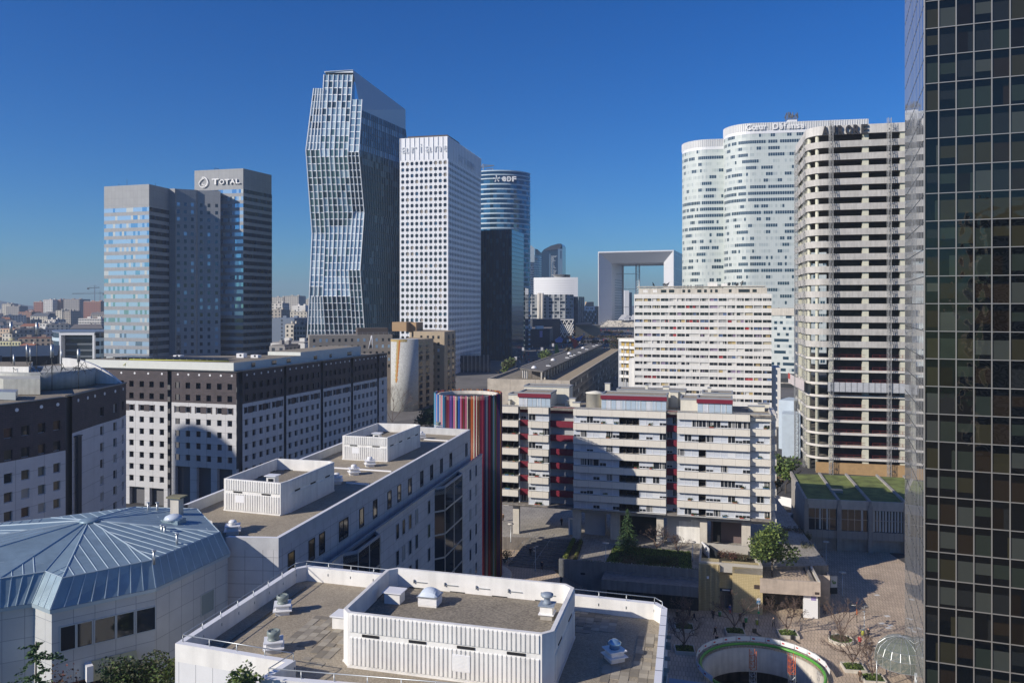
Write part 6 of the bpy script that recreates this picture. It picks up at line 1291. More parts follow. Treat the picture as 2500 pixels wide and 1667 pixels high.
for k, (a, b) in enumerate(zip(pts, pts[1:])):
    F = Face(a, b); L = F.L; cols = [] if k > 10 else [(L*(c+.39)/2, L*(c+.61)/2) for c in range(2)]
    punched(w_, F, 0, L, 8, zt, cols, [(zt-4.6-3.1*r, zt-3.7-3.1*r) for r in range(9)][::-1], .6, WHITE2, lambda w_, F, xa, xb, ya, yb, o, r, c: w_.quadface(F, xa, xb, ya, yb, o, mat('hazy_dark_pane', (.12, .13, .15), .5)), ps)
ps.finish(); w_.build('facade', P); m = MB(); m.prism(offs(pts, -.8)+[at(1405, D+30), at(1310, D+30)], 8, zt-.2, WHITE2); m.build('core', P)
m = MB(); x, y = at(1365, D+8); m.lathe(x, y, [(5, zt), (9, zt+3.4), (10, zt+3.6)], WHITE, 20); m.build('roof_dish', P); m = MB(); x, y = at(1380, D+8); m.obox(x, y, 6, 4, zt, zt+3.5, 0, DARKM); m.build('plant_room', P)
P = thing('office_block', 'grey glass office block with two round pale concrete shafts', 'building', (*at(1350, 880), 10)); D = 880; GG = [glassm('grey_glass', (.10, .13, .16), .1, .4), glassm('slate_pane', (.04, .06, .09), .1, .3), mat('grey_panel', (.35, .37, .38), .6), mat('grey_panel', (.35, .37, .38), .6)]
q = [at(1285, D), at(1380, D-6), at(1400, D+2)]; q2 = [at(1400, D+6), at(1412, D+4), at(1426, D+20)]
curtain(P, q, 10, zy(719, D), 13, 3, lambda i, k: GG[(k % 2)*2 if RN.random() < .7 else 1], mat('grey_panel', (.35, .37, .38), .6), .3, .2, fin=mat('grey_panel_fin', (.42, .44, .46), .6), fw=.6, fd=.3, fev=2); curtain(P, q2, 10, zy(724, D), 12, 3, lambda i, k: pick([GG[0], GG[1], GBLUE]), None, fin=mat('grey_panel', (.35, .37, .38), .6), fw=.4, fd=.3, fev=2)
m = MB(); m.prism(offs(q, -.5)+[at(1398, D+40), at(1290, D+40)], 8, zy(720, D), BLACK, CONCD); m.build('core', P)
for px in (1316, 1323.5): x, y = at(px, D-8); m = MB(); m.lathe(x, y, [(1.9, 8), (1.9, zy(716, D))], CONCL, 14); m.build('concrete_shaft', P)
P = thing('department_store', 'low building wrapped in a white diamond lattice screen', 'building', (*at(1370, 800), 8)); D = 800
F = Face(at(1336, D), at(1400, D)); m = MB(); zt = zy(779, D); zb = zy(814, D)
m.fbox(F, 0, F.L, zt-1.2, zt, 0, 1, WHITE); n = 6; dx = F.L/n
for k in range(n):
    for r in range(3):
        z0, z1 = zt-1.2-r*4.3, zt-1.2-(r+1)*4.3; a0, a1, a2 = k*dx, (k+.5)*dx, (k+1)*dx
        if k < r*1.5: continue
        for p, q_ in (((a0, z0), (a1, z1)), ((a2, z0), (a1, z1)), ((a1, z1), (a0, z1-(z0-z1))), ((a1, z1), (a2, z1-(z0-z1)))): m.tube(F.pt(p[0], p[1], .5), F.pt(q_[0], q_[1], .5), .45, None, WHITE, 4)
m.build('diamond_screen', P); m = MB(); m.fbox(F, -5, F.L, 6, zt, -30, -.5, mat('store_dark', (.05, .06, .08), .6)); m.build('hall', P)
DB = mat('dark_blue_cladding', (.025, .035, .055), .6)
P = thing('podium_building', 'low dark building with a purple banner beside the esplanade', 'building', (*at(1300, 700), 6)); m = MB(); m.prism([at(1278, 690), at(1342, 705), at(1350, 760), at(1278, 760)], 4, zy(803, 700), DB, CONCD); m.prism([at(1278, 780), at(1300, 775), at(1370, 800), at(1300, 820)], 4, zy(779, 790), DB); m.build('body', P)
m = MB(); F = Face(at(1278, 690), at(1342, 705)); m.fbox(F, F.s_at(1317), F.s_at(1324), zy(824, 695), zy(808, 695), 0, .3, mat('lilac_poster', (.3, .25, .5), .5)); m.build('banner', P); m = MB(); [(m.sep(), m.fbox(F, F.s_at(a), F.s_at(b), zy(803, 700), zy(796, 700), -6, -3, WHITE2)) for a, b in ((1291, 1295), (1297, 1303), (1316, 1332))]; m.each('roof_hut', P)
P = thing('low_pavilion', 'low flat pavilion left of the hollow cube', 'building', (*at(1430, 850), 8)); m = MB(); m.prism([at(1405, 850), at(1465, 860), at(1462, 900), at(1410, 900)], 6, zy(794, 850), mat('olive_stone', (.2, .19, .15), .8)); m.prism([at(1404, 845), at(1445, 850), at(1440, 900), at(1410, 900)], zy(794, 850), zy(790, 850), DB); m.build('body', P)
P = thing('office_block', 'cream and dark office block between the glass block and the hollow cube', 'building', (*at(1440, 1050), 12)); D = 1050; ps = PS('window', P, 60)
F = Face(at(1425, D), at(1461, D+8)); m = MB(); zt = zy(748, D); m.fbox(F, 0, F.L, 10, zt, -20, 0, mat('brown_grey_stone', (.2, .19, .17), .8)); m.fbox(F, 0, F.L*.75, zt-6, zt, 0, .4, WHITE2); m.fbox(F, 7, 16, zt, zt+6, -10, -2, mat('peach_render', (.5, .36, .25), .8)); m.fbox(F, F.L-1.5, F.L, 14, zt, 0, .6, mat('peach_render', (.5, .36, .25), .8)); m.build('body', P)
for i in range(8):
    for j in range(8): q = MB(); z = zt-3.8-i*3.9; q.fbox(F, 1+j*2.2, 2.4+j*2.2, z, z+2, 0, .5, GDARK if (i+j) % 3 else WHITE2); ps.add(q)
ps.finish()
# ================================================================ vegetation
LEAF = [mat('leaf_dark', (.03, .055, .014), .7), mat('leaf_mid', (.075, .125, .026), .7), mat('leaf_light', (.16, .21, .045), .7)]
LEAFC = [mat('needle_dark', (.02, .055, .022), .8), mat('needle_mid', (.045, .10, .038), .8), mat('needle_light', (.08, .15, .05), .8)]
LEAFO = [mat('olive_leaf', (.06, .065, .03), .8), mat('grey_leaf', (.13, .13, .08), .8), mat('brown_leaf', (.10, .06, .03), .8)]
TWIG = mat('bare_twig', (.12, .085, .07), .9); RUST = [mat('rust_leaf', (.10, .03, .025), .8), mat('russet_leaf', (.06, .035, .025), .8), mat('brown_leaf', (.10, .06, .03), .8)]
def leafs(m, c, r, n, size, mats, rn, flat=1):
    for _ in range(n):
        while 1:
            p = Vector((rn.uniform(-1, 1), rn.uniform(-1, 1), rn.uniform(-1, 1)))
            if p.length < 1: break
        p = Vector((c[0]+p.x*r[0], c[1]+p.y*r[1], c[2]+p.z*r[2])); a = Vector((rn.gauss(0, 1), rn.gauss(0, 1), rn.gauss(0, .6)*flat)).normalized(); b = a.cross(Vector((rn.gauss(0, 1), rn.gauss(0, 1), rn.gauss(0, 1)))).normalized()
        s = size*rn.uniform(.6, 1.3); g = rn.choice(mats); m.poly([p-a*s, p+b*s*.55, p+a*s, p-b*s*.55], g)
def limb(m, p, d, l, r, depth, rn, mm, tips, spread=.55, up=.15):
    n = 3; q = Vector(p); dd = Vector(d)
    for i in range(n):
        e = q+dd*(l/n); m.tube(q, e, r*(1-.25*i/n), r*(1-.25*(i+1)/n), mm, 5 if r > .03 else 3, False); q = e
        dd = (dd+Vector((rn.gauss(0, .13), rn.gauss(0, .13), rn.gauss(0, .08)+up*.3))).normalized()
    if depth == 0: tips.append(q); return
    for k in range(rn.choice((2, 3, 3)) if depth > 1 else 3):
        nd = (dd+Vector((rn.gauss(0, spread), rn.gauss(0, spread), rn.gauss(0, spread*.6)+up))).normalized(); limb(m, q, nd, l*rn.uniform(.6, .85), r*.66, depth-1, rn, mm, tips, spread, up)
def broadleaf(name, label, cat, base, h, r, n, size, mats, seed, group=None, trunk=.35, blobs=9):
    rn = random.Random(seed); P = thing(name, label, cat, (0, 0, 0), group); m = MB(); tips = []
    limb(m, (0, 0, -.3), (0, 0, 1), h*trunk, .05*h**.6, 2, rn, BARK, tips, .7, .3); m.build('trunk', P)
    m = MB(); cz = h-r*1.0
    cs = [Vector((0, 0, cz))]+[Vector((rn.uniform(-.62, .62)*r, rn.uniform(-.62, .62)*r, cz+rn.uniform(-.55, .6)*r)) for _ in range(blobs)]
    for c in cs: k = rn.uniform(.32, .52)*r; leafs(m, c, (k, k, k*.8), int(n/len(cs)*rn.uniform(.6, 1.3)), size, [mats[0]]*2+[mats[1]]*3+[mats[2]]*(2 if c.z > cz else 1), rn)
    m.build('crown', P); P.location = base; return P
def bare(label, base, h, seed, group='bare winter trees', spread=.55, depth=5):
    rn = random.Random(seed); P = thing('bare_tree', label, 'tree', (0, 0, 0), group); m = MB(); c = MB(); tips = []
    m.tube((0, 0, -.2), (0, 0, h*.16), .11, .09, BARK, 6)
    for k in range(rn.choice((3, 4))):
        t = 2*math.pi*k/4+rn.uniform(-.4, .4); limb(c, (0, 0, h*.14), Vector((math.cos(t)*.7, math.sin(t)*.7, 1)).normalized(), h*.3, .10, depth, rn, TWIG, tips, spread, .12)
    m.build('trunk', P); c.build('branches', P); P.location = base; return P
def shrub(label, base, r, h, mats, seed, n=700, size=.12, name='shrub', group=None, cat='shrub', rot=0, ry=None):
    rn = random.Random(seed); P = thing(name, label, cat, (0, 0, 0), group); m = MB(); ry = ry or r
    for _ in range(9): c = (rn.uniform(-.6, .6)*r, rn.uniform(-.6, .6)*ry, h*rn.uniform(.3, .65)); leafs(m, c, (r*.45, ry*.45, h*.38), n//9, size, mats, rn)
    m.build('foliage', P); s = MB(); [s.tube((0, 0, -.1), (rn.uniform(-.5, .5)*r, rn.uniform(-.5, .5)*ry, h*.6), .03, .015, TWIG, 4) for _ in range(7)]; s.build('stems', P); P.location = base; P.rotation_euler = (0, 0, rot); return P
def conifer(label, base, h, r, seed, name='conifer_tree'):
    rn = random.Random(seed); P = thing(name, label, 'tree', (0, 0, 0)); m = MB(); m.tube((0, 0, -.2), (0, 0, h*.97), .14, .02, BARK, 6); m.build('trunk', P); m = MB(); z = h*.08
    while z < h*.98:
        k = r*(1-z/h)**.8*rn.uniform(.8, 1.12)+.08; nb = max(4, int(9*(1-z/h))+3); t0 = rn.uniform(0, 6)
        for b in range(nb):
            t = t0+2*math.pi*b/nb+rn.gauss(0, .15); L = k*rn.uniform(.7, 1.1)
            for q in range(int(5+9*L)):
                f = rn.random()**.7; p = Vector((math.cos(t)*L*f, math.sin(t)*L*f, z-L*.18*f+rn.gauss(0, .05))); a = Vector((math.cos(t+rn.gauss(0, .7)), math.sin(t+rn.gauss(0, .7)), rn.gauss(-.15, .3))).normalized(); bb = a.cross(Vector((rn.gauss(0, .3), rn.gauss(0, .3), 1))).normalized(); s = rn.uniform(.13, .27)
                m.poly([p-a*s, p+bb*s*.4, p+a*s, p-bb*s*.4], rn.choice(LEAFC))
        z += h*.033
    m.build('crown', P); P.location = base; return P
conifer('dark green conifer standing on the terrace before the red and cream flats', (*gp(1532, 1345, 1.0), 1.0), 8.0, 2.7, 5)
broadleaf('broadleaf_tree', 'large bright green tree between the yellow pavilion and the raised deck', 'tree', (*at(1886, 137), .3), 9.4, 4.5, 5200, .26, LEAF, 8, None, .3, 13)
TL = [(1793, 1541, 6.0, 'bare tree in a square planter just above the pit fence'), (1922, 1546, 5.6, 'bare tree in the middle planter between the pavilion and the pit'), (2053, 1560, 6.0, 'bare tree in the round planter right of the pit'), (2082, 1628, 5.6, 'bare tree in the grassy planter nearest the glass canopy'), (1669, 1530, 4.8, 'bare tree in the shaded planter under the terrace wall'), (1670, 1584, 5.0, 'bare tree in the shade next to the white office roof'), (2130, 1655, 5.0, 'bare tree at the bottom edge beside the glass canopy')]
for i, (px, py, h, lab) in enumerate(TL):
    x, y = gp(px, py, -5.2); bare(lab, (x, y, -5.2), h, 20+i, 'bare trees on the lower plaza')
    Q = thing('planter', {2: 'round planter of low green shrubs beneath a bare tree', 0: 'square planter of green ground cover above the pit fence', 1: 'square planter of green ground cover in the middle of the plaza', 3: 'square grassy planter nearest the glass canopy', 4: 'shaded square planter under the terrace wall', 5: 'shaded square planter beside the white office roof', 6: 'square planter cut by the bottom edge of the view'}[i], 'planter', (x, y, -5.5), 'tree planters')
    m = MB(); q = [(x-1.55, y-1.1), (x+1.45, y-1.5), (x+1.75, y+1.2), (x-1.25, y+1.5)]
    if i == 2: q = [(x+1.9*math.cos(k*.524), y+1.9*math.sin(k*.524)) for k in range(12)]
    m.prism(q, -5.5, -5.15, CONCL, GRASS); parapet(m, q, -5.15, -5.02, .16, CONCL); m.build('kerb', Q)
    m = MB(); rn = random.Random(i); leafs(m, (x, y, -4.95), (1.35, 1.1, .22), 500, .13, LEAF if i != 2 else LEAFO, rn); m.build('ground_cover', Q, kind='stuff')
bare('bare tree with dark forked trunk beside the conifer', (*gp(1604, 1346, 1), 1), 5.0, 41, None, .6); bare('low spreading bare shrub tree at the right of the terrace lawn', (*gp(1655, 1352, 1), 1), 3.6, 42, None, .8)
bare('bare tree standing against the mottled round end wall', (*at(958, 300), 1), 15, 43, None, .4)
# terrace lawn, hedges
lw = [gp(1478, 1376, 1.0), gp(1690, 1392, 1.0), gp(1686, 1348, 1.0), gp(1500, 1332, 1.0)]
m = MB(); m.prism(lw, 1.0, 1.12, GRASS, GRASS); m.build('lawn', kind='structure')
m = MB(); rn = random.Random(3); 
for _ in range(5200):
    u_, v_ = rn.random(), rn.random(); a = Vector(lw[0]).lerp(Vector(lw[1]), u_); b = Vector(lw[3]).lerp(Vector(lw[2]), u_); p = a.lerp(b, v_); s = rn.uniform(.06, .14); t = rn.uniform(0, 3.1); g = rn.choice(LEAF) if (v_ > .6 or u_ > .85 or u_ < .1) else rn.choice(LEAFO+[LEAF[0]]); m.poly([(p.x-s*math.cos(t), p.y-s*math.sin(t), 1.1), (p.x+s*math.cos(t), p.y+s*math.sin(t), 1.1), (p.x, p.y, 1.1+s*2.2)], g)
tag(m.build('ground_cover'), 'tufts of grass and low plants covering the terrace lawn', 'ground cover', None, 'stuff')
for i, (px, py, r, h, mt, lab) in enumerate(((1540, 1378, 1.7, 1.0, [LEAFO[2], LEAFO[1]], 'pale brown shrub at the foot of the conifer'), (1588, 1372, 1.9, 1.2, [LEAF[0]], 'dark green shrub in the middle of the terrace lawn'), (1622, 1375, 1.6, 1.1, [LEAF[0], LEAFO[0]], 'dark rounded shrub near the right of the terrace lawn'))):
    shrub(lab, (*gp(px, py, 1.1), 1.05), r, h, mt, 60+i)
m = MB(); hq = [gp(1372, 1368, 1), gp(1408, 1372, 1), gp(1424, 1324, 1), gp(1394, 1322, 1)]
Q = thing('hedge_planter', 'planter with clipped yellow green hedge beside the stairs', 'planter', (*hq[0], 1)); m.prism(hq, 1.0, 1.25, CONCD, mat('garden_soil', (.05, .045, .03), .95)); m.build('kerb', Q)
m = MB(); YH = [mat('yellow_green_leaf', (.16, .17, .02), .7), LEAF[1], LEAF[2]]; rn = random.Random(4)
for k in range(30):
    a = Vector(hq[0]).lerp(Vector(hq[3]), k/29); leafs(m, (a.x+.5, a.y, 1.5), (.45, .45, .4), 60, .1, YH, rn)
    a = Vector(hq[1]).lerp(Vector(hq[2]), k/29); leafs(m, (a.x-.4, a.y, 1.45), (.35, .4, .35), 40, .1, YH+LEAFO, rn)
m.build('hedge', Q)
m = MB(); rn = random.Random(5)
for k in range(70): a = FW.pt(FW.s_at(1425)+k*(FW.L-FW.s_at(1425))/70, 1.5, .2); leafs(m, a, (.3, .25, .22), 22, .09, LEAF[:2]+[mat('white_flower', (.5, .5, .5), .8)], rn)
tag(m.build('trailing_plants'), 'low plants with white flowers along the retaining wall top', 'plants', None, 'stuff')
shrub('dark evergreen bush at the left side of the stairs', (*gp(1232, 1372, -1.4), -1.4), 1.6, 2.6, [LEAF[0], LEAFC[0]], 70)
for i, (px, py, z, r, h, mt, lab) in enumerate(((1775, 1362, 1.3, 2.2, 1.7, RUST, 'reddish brown bush on the pavilion roof'), (1812, 1366, 1.3, 2.0, 1.1, LEAFO, 'tan grassy shrub on the pavilion roof'), (1972, 1352, -.5, 2.5, 2.4, [LEAFO[1], LEAFO[0]], 'pale feathery shrub in the planter by the raised deck'), (1985, 1366, -.5, 2.0, 1.5, RUST[1:], 'brown wilted shrub at the front of the deck planter'), (1962, 1318, -.4, 1.8, 1.6, [LEAF[0], LEAFO[0]], 'round green bush at the back of the deck planter'), (1935, 1302, .5, 2.4, 1.4, [LEAFO[2], LEAF[0]], 'low brown green shrub before the lawn roof building'), (1870, 1485, -5.5, 1.6, 2.6, [RUST[1], LEAF[0]], 'dark leafy bush in the underpass mouth'))):
    shrub(lab, (*gp(px, py, z), z), r, h, mt, 80+i, 900)
# foreground garden
broadleaf('garden_tree', 'leafy olive bush rising at the bottom edge below the zinc roof', 'tree', (*at(325, 47.5), 17.5), 8.8, 2.3, 6500, .1, [LEAF[0], LEAFO[0], LEAF[1]], 31, None, .2, 14)
broadleaf('garden_tree', 'small tree of glossy leaves against the white wall of the foreground block', 'tree', (*at(600, 40.0), 21.5), 7.7, 1.15, 1000, .11, LEAF, 32, None, .16, 12)
broadleaf('garden_tree', 'narrow yellow green shrub in the gap beside the foreground block', 'tree', (*at(415, 52), 17.5), 6.6, 1.0, 1500, .1, [LEAF[1], LEAF[2], LEAFO[0]], 33, None, .2)
shrub('dark reddish shrub below the zinc roofed building window', (*at(160, 50), 17.5), 1.8, 7.3, RUST, 34, 1800, .1); 
P = thing('cedar_tree', 'spreading cedar boughs in the bottom left corner', 'tree', (*at(88, 46), 17.5)); x, y = at(88, 46); m = MB(); m.tube((x, y, 17), (x, y, 27.6), .12, .03, BARK); m.build('trunk', P); m = MB(); rn = random.Random(9)
for z, L, n_ in ((27.3, 1.0, 5), (26.6, 1.5, 6), (25.6, 1.3, 6), (24.8, 1.7, 7), (23.8, 1.6, 7), (22.8, 2.0, 7)):
    for b in range(n_):
        t = rn.uniform(0, 6.28)
        for q in range(70): f = rn.random(); leafs(m, (x+math.cos(t)*L*f, y+math.sin(t)*L*f, z-.2*f*f*L), (.14+.12*f, .14+.12*f, .04), 1, .1, LEAFC, rn, .2)
m.build('crown', P)
for i, (px, D, h, lab) in enumerate(((575, 68, 4.4, 'dark potted shrub nearest the zinc roofed building'), (607, 67.3, 4.2, 'dark shrub in the middle of the shaded roof garden'), (660, 65.2, 5.6, 'tall dark shrub at the right of the shaded roof garden'))):
    shrub(lab, (*at(px, D-3.4), 17.5), 1.1 if i < 2 else 1.5, h, [LEAFC[0], LEAF[0]], 90+i, 1500, .12, group='shrubs in the shaded roof garden')
# planters/trees by the long concrete block and beyond the striped column
for i, (px, D, z, h, r, mt, lab) in enumerate(((1208, 300, 4, 8, 3.4, [LEAF[2], LEAFO[1], LEAF[1]], 'yellowing tree at the near corner of the long concrete block'), (1240, 345, 6, 19, 4, [LEAFO[1], LEAF[1], LEAFO[0]], 'olive tree showing over the long concrete roof, nearest one'), (1330, 425, 6, 19, 6, LEAF, 'green tree over the middle of the long concrete roof'), (1395, 480, 8, 16, 4, LEAFO, 'small green tree over the far part of the long concrete roof'), (1512, 500, 8, 21, 7, [LEAF[0], LEAFO[2], LEAFO[0]], 'dark tree behind the far corner of the long concrete block'), (1535, 505, 8, 20, 7, LEAFO, 'brownish tree left of the white flats'), (1918, 215, -5, 12, 4.5, LEAF, 'green tree in the street beside the stripped tower'), (1890, 205, -5, 9, 3, LEAFO, 'dull green tree at the end of the red and cream flats'))):
    broadleaf('street_tree', lab, 'tree', (*at(px, D), z), h, r, 1100, .5, mt, 100+i, None, .35)
for i, (px, D) in enumerate(((1060, 300), (1085, 305), (1040, 290), (1105, 310), (1130, 300))):
    broadleaf('shade_tree', ('dark evergreen in the shade under the beige flats, first from the left', 'dark evergreen in the shade under the beige flats, second from the left', 'dark evergreen close to the round end wall', 'dark evergreen in the shade under the beige flats, second from the right', 'dark evergreen in the shade nearest the white gridded tower')[i], 'tree', (*at(px, D), -1), 10+i, 4.5, 900, .5, [LEAF[0], LEAFC[0], LEAFC[0]], 120+i, 'dark trees under the beige flats')
# ================================================================ street furniture
def lamp(px, py, z, h, label, kind='disc', grp='plaza lamps'):
    x, y = gp(px, py, z); P = thing('street_lamp', label, 'street lamp', (x, y, z), grp); m = MB(); m.lathe(x, y, [(.12, z), (.12, z+.25), (.06, z+.35), (.045, z+h)], STEEL, 10); m.build('pole', P); m = MB()
    if kind == 'disc': m.lathe(x, y, [(.05, z+h-.3), (.14, z+h-.12), (.6, z+h), (.62, z+h+.07), (.1, z+h+.16)], CONCL, 20)
    else:
        for k in range(3): m.obox(x+math.cos(k*2.1)*.35, y+math.sin(k*2.1)*.35, .2, .14, z+h-.2-k*.35, z+h-.02-k*.35, k, STEEL); m.tube((x, y, z+h-.1-k*.35), (x+math.cos(k*2.1)*.35, y+math.sin(k*2.1)*.35, z+h-.1-k*.35), .03, None, STEEL)
    m.build('lamp_head', P)
lamp(2057, 1455, -5.5, 4.3, 'lamp post with a pale disc head beside the poster panel'); lamp(2017, 1378, -5.5, 4.6, 'lamp post with a disc head in the shade before the lawn roof building'); lamp(2110, 1535, -5.5, 3.8, 'slim grey post nearest the pale floor plates', 'spot')
lamp(1307, 1393, -1.5, 4.6, 'lamp post with a cluster of spotlights at the foot of the stairs', 'spot'); lamp(1247, 1324, 1, 3.6, 'dark lamp post at the head of the stairs by the striped column'); lamp(1479, 1372, 1, 3.4, 'thin lamp post at the left corner of the terrace lawn'); lamp(1691, 1366, 1, 3.2, 'thin lamp post by the pavilion on the terrace'); lamp(1042, 978, 3, 5, 'distant lamp post on the path beyond the striped column', 'spot')
x, y = gp(2092, 1519, -5.5); P = thing('signpost', 'orange banded signpost with a dark finger board on the plaza', 'signpost', (x, y, -5.5)); m = MB(); m.tube((x, y, -5.5), (x, y, -2.2), .05, None, DARKM, 8); m.build('pole', P); m = MB(); m.tube((x, y, -4.2), (x, y, -3.3), .1, None, OR, 8); m.tube((x, y, -2.4), (x, y, -2.1), .07, None, OR, 8); m.build('orange_band', P); m = MB(); m.box(x-1.05, x, y-.03, y+.03, -2.75, -2.45, DARKM); m.box(x-.9, x-.2, y-.035, y-.03, -2.65, -2.56, WHITE2); m.build('finger_board', P)
x, y = gp(1852, 1527, -5.5); P = thing('signpost', 'tall signpost with blue and white square panels at the pavilion corner', 'signpost', (x, y, -5.5)); m = MB(); m.tube((x, y, -5.5), (x, y, -.9), .05, None, STEEL, 8); m.build('pole', P); m = MB(); m.box(x-.3, x+.3, y-.04, y+.04, -1.9, -1.35, mat('sign_blue', (.05, .22, .45), .5)); m.box(x-.25, x+.25, y-.05, y-.041, -1.8, -1.7, WHITE2); m.build('panel', P); m = MB(); m.box(x-.3, x+.3, y-.04, y+.04, -1.3, -1.0, WHITE2); m.build('panel', P); m = MB(); m.tube((x, y-.06, -3.3), (x, y, -3.3), .2, None, mat('green_sign', (.02, .35, .15), .5), 12); m.build('round_sign', P)
x, y = gp(2035, 1448, -5.5); P = thing('advertising_panel', 'free standing poster panel, white with a green blot, in the shade', 'poster panel', (x, y, -5.5)); m = MB(); m.obox(x, y, .62, .14, -5.5, -4.4, .1, DARKM); m.obox(x, y, .68, .12, -4.4, -2.3, .1, STEEL); m.build('case', P); m = MB(); F = Face((x-.6, y-.19), (x+.6, y-.07)); m.fbox(F, .02, 1.18, -4.3, -2.4, 0, .03, WHITE); m.build('poster', P)
m = MB(); rn = random.Random(2)
for k in range(26): a, z, s = .6+rn.gauss(0, .15), -3.5+rn.gauss(0, .16), rn.uniform(.04, .11); m.fbox(F, a-s, a+s, z-s, z+s, .031, .033, GRN if k % 3 else mat('grey_print', (.3, .3, .3), .7))
m.build('printed_blot', P)
def bin_(px, py, col, label):
    x, y = gp(px, py, -5.5); P = thing('litter_bin', label, 'litter bin', (x, y, -5.5), 'litter bins on the plaza'); m = MB(); m.lathe(x, y, [(.05, -5.45), (.22, -5.35), (.26, -4.6), (.05, -4.6)], col, 14); m.build('bag', P); m = MB(); m.lathe(x, y, [(.28, -4.6), (.28, -4.5)], STEEL, 14); m.tube((x+.3, y, -5.5), (x+.3, y, -4.3), .03, None, STEEL); m.build('holder', P)
BG_ = mat('bin_green', (.03, .22, .07), .5); BY = mat('bin_yellow', (.35, .38, .05), .5)
for a in ((1966, 1482, BG_, 'green litter bin beside the underpass poster'), (1848, 1525, BY, 'yellow litter bin beside the blue signpost'), (1821, 1520, BG_, 'green litter bin behind the planter trees'), (2106, 1551, BY, 'yellow litter bin right of the round planter'), (1757, 1505, BG_, 'dull green litter bin near the pavilion door')): bin_(*a)
m = MB()
for px, py in ((2141, 1452), (2166, 1503), (2153, 1521), (2173, 1526), (2169, 1532), (2000, 1400)): x, y = gp(px, py, -5.5); m.sep(); m.obox(x, y, .45, .35, -5.5, -5.488, .2, mat('pale_floor_plate', (.6, .6, .58), .6))
P = thing('floor_plates', 'scatter of pale square plates set in the plaza paving', 'floor plates', (60, 120, -5.5)); m.each('floor_plate', P)
x, y = gp(1832, 1558, -5.5)
for i, (px, py) in enumerate(((1842, 1543), (1935, 1560))):
    x, y = gp(px, py, -5.5); P = thing('notice_stand', ('leaning dark notice stand left of centre above the pit fence', 'leaning dark notice stand right of centre above the pit fence')[i], 'notice stand', (x, y, -5.5), 'notice stands by the pit'); m = MB(); m.poly([(x-.1, y, -5.48), (x+.35, y-1.6, -5.48), (x+.75, y-1.5, -5.44), (x+.3, y+.1, -5.44)], DARKM); m.obox(x, y, .3, .15, -5.5, -4.9, .2, DARKM); m.build('board', P)
# ================================================================ people
def skin(pts, edges, rad):
    me = bpy.data.meshes.new('body'); me.from_pydata(pts, edges, []); ob = bpy.data.objects.new('t', me); C.objects.link(ob)
    md = ob.modifiers.new('s', 'SKIN'); md.use_smooth_shade = True; sv = me.skin_vertices[0].data
    for i, r in enumerate(rad): sv[i].radius = (r, r) if not isinstance(r, tuple) else r
    for i in range(len(pts)): sv[i].use_root = (i == 0)
    s2 = ob.modifiers.new('u', 'SUBSURF'); s2.levels = 1; s2.render_levels = 1
    dg = bpy.context.evaluated_depsgraph_get(); dg.update(); out = bpy.data.meshes.new_from_object(ob.evaluated_get(dg)); bpy.data.objects.remove(ob); return out
SKIN = mat('skin', (.42, .26, .19), .6); HAIR = mat('dark_hair', (.03, .022, .018), .8)
CL = {'black': (.012, .012, .015), 'navy': (.015, .02, .05), 'grey': (.10, .10, .11), 'brown': (.08, .05, .03), 'red': (.45, .02, .03), 'yellow': (.6, .7, .03), 'white': (.6, .6, .6), 'blue': (.03, .08, .22)}
CM = {k: mat('cloth_'+k, v, .85) for k, v in CL.items()}
def pose(st, ar, lean=0, hold=0):
    """joint set for a walker facing +x; st = stride, ar = arm swing"""
    P0 = [(0, 0, .95), (0+lean*.3, 0, 1.15), (lean*.7, 0, 1.42), (lean, 0, 1.52), (lean*1.15+.02, 0, 1.64), (lean*1.2+.02, 0, 1.72)]
    legs = []; fe = []
    for s in (-1, 1):
        f = st*s; legs += [(0, .1*s, .9), (f*.22+.05, .1*s, .5), (f*.42-.02, .1*s, .08), (f*.42+.14, .11*s, .035)]
    arms = []
    for s in (-1, 1): f = -ar*s; b = lean*.7; arms += [(b, .19*s, 1.42), (b+f*.2-.02, .25*s, 1.15), (b+f*.4+.08+hold*.1, .24*s, .93+hold*.15), (b+f*.42+.13+hold*.1, .24*s, .85+hold*.15)]
    pts = P0+legs+arms; E = [(0, 1), (1, 2), (2, 3), (3, 4), (4, 5)]
    for k in (6, 10): E += [(0, k), (k, k+1), (k+1, k+2), (k+2, k+3)]
    for k in (14, 18): E += [(2, k), (k, k+1), (k+1, k+2), (k+2, k+3)]
    R_ = [(.13, .16), (.12, .15), (.12, .17), .055, .09, .085]+[.085, .058, .042, .035]*2+[.055, .042, .032, .028]*2
    body = skin(pts, E, R_); k = 1.22
    coat = skin(pts[:3]+[(0, 0, .78)]+pts[14:17]+pts[18:21], [(0, 1), (1, 2), (0, 3), (2, 4), (4, 5), (5, 6), (2, 7), (7, 8), (8, 9)], [(.16, .19), (.15, .18), (.14, .2), (.17, .19)]+[.075, .06, .05]*2)
    tr = skin([(0, 0, .96)]+pts[6:9]+pts[10:13], [(0, 1), (1, 2), (2, 3), (0, 4), (4, 5), (5, 6)], [(.13, .17)]+[.10, .075, .06]*2)
    hd = pts[5]; hair = skin([(hd[0]-.03, 0, hd[2]-.06), (hd[0]-.03, 0, hd[2]+.02)], [(0, 1)], [.095, .095]); return body, coat, tr, hair
POSE = [pose(1, .6, .03), pose(.6, .4, .02), pose(.15, .1, 0), pose(.2, .3, .05, 1), pose(.3, -.3, .45, 1)]
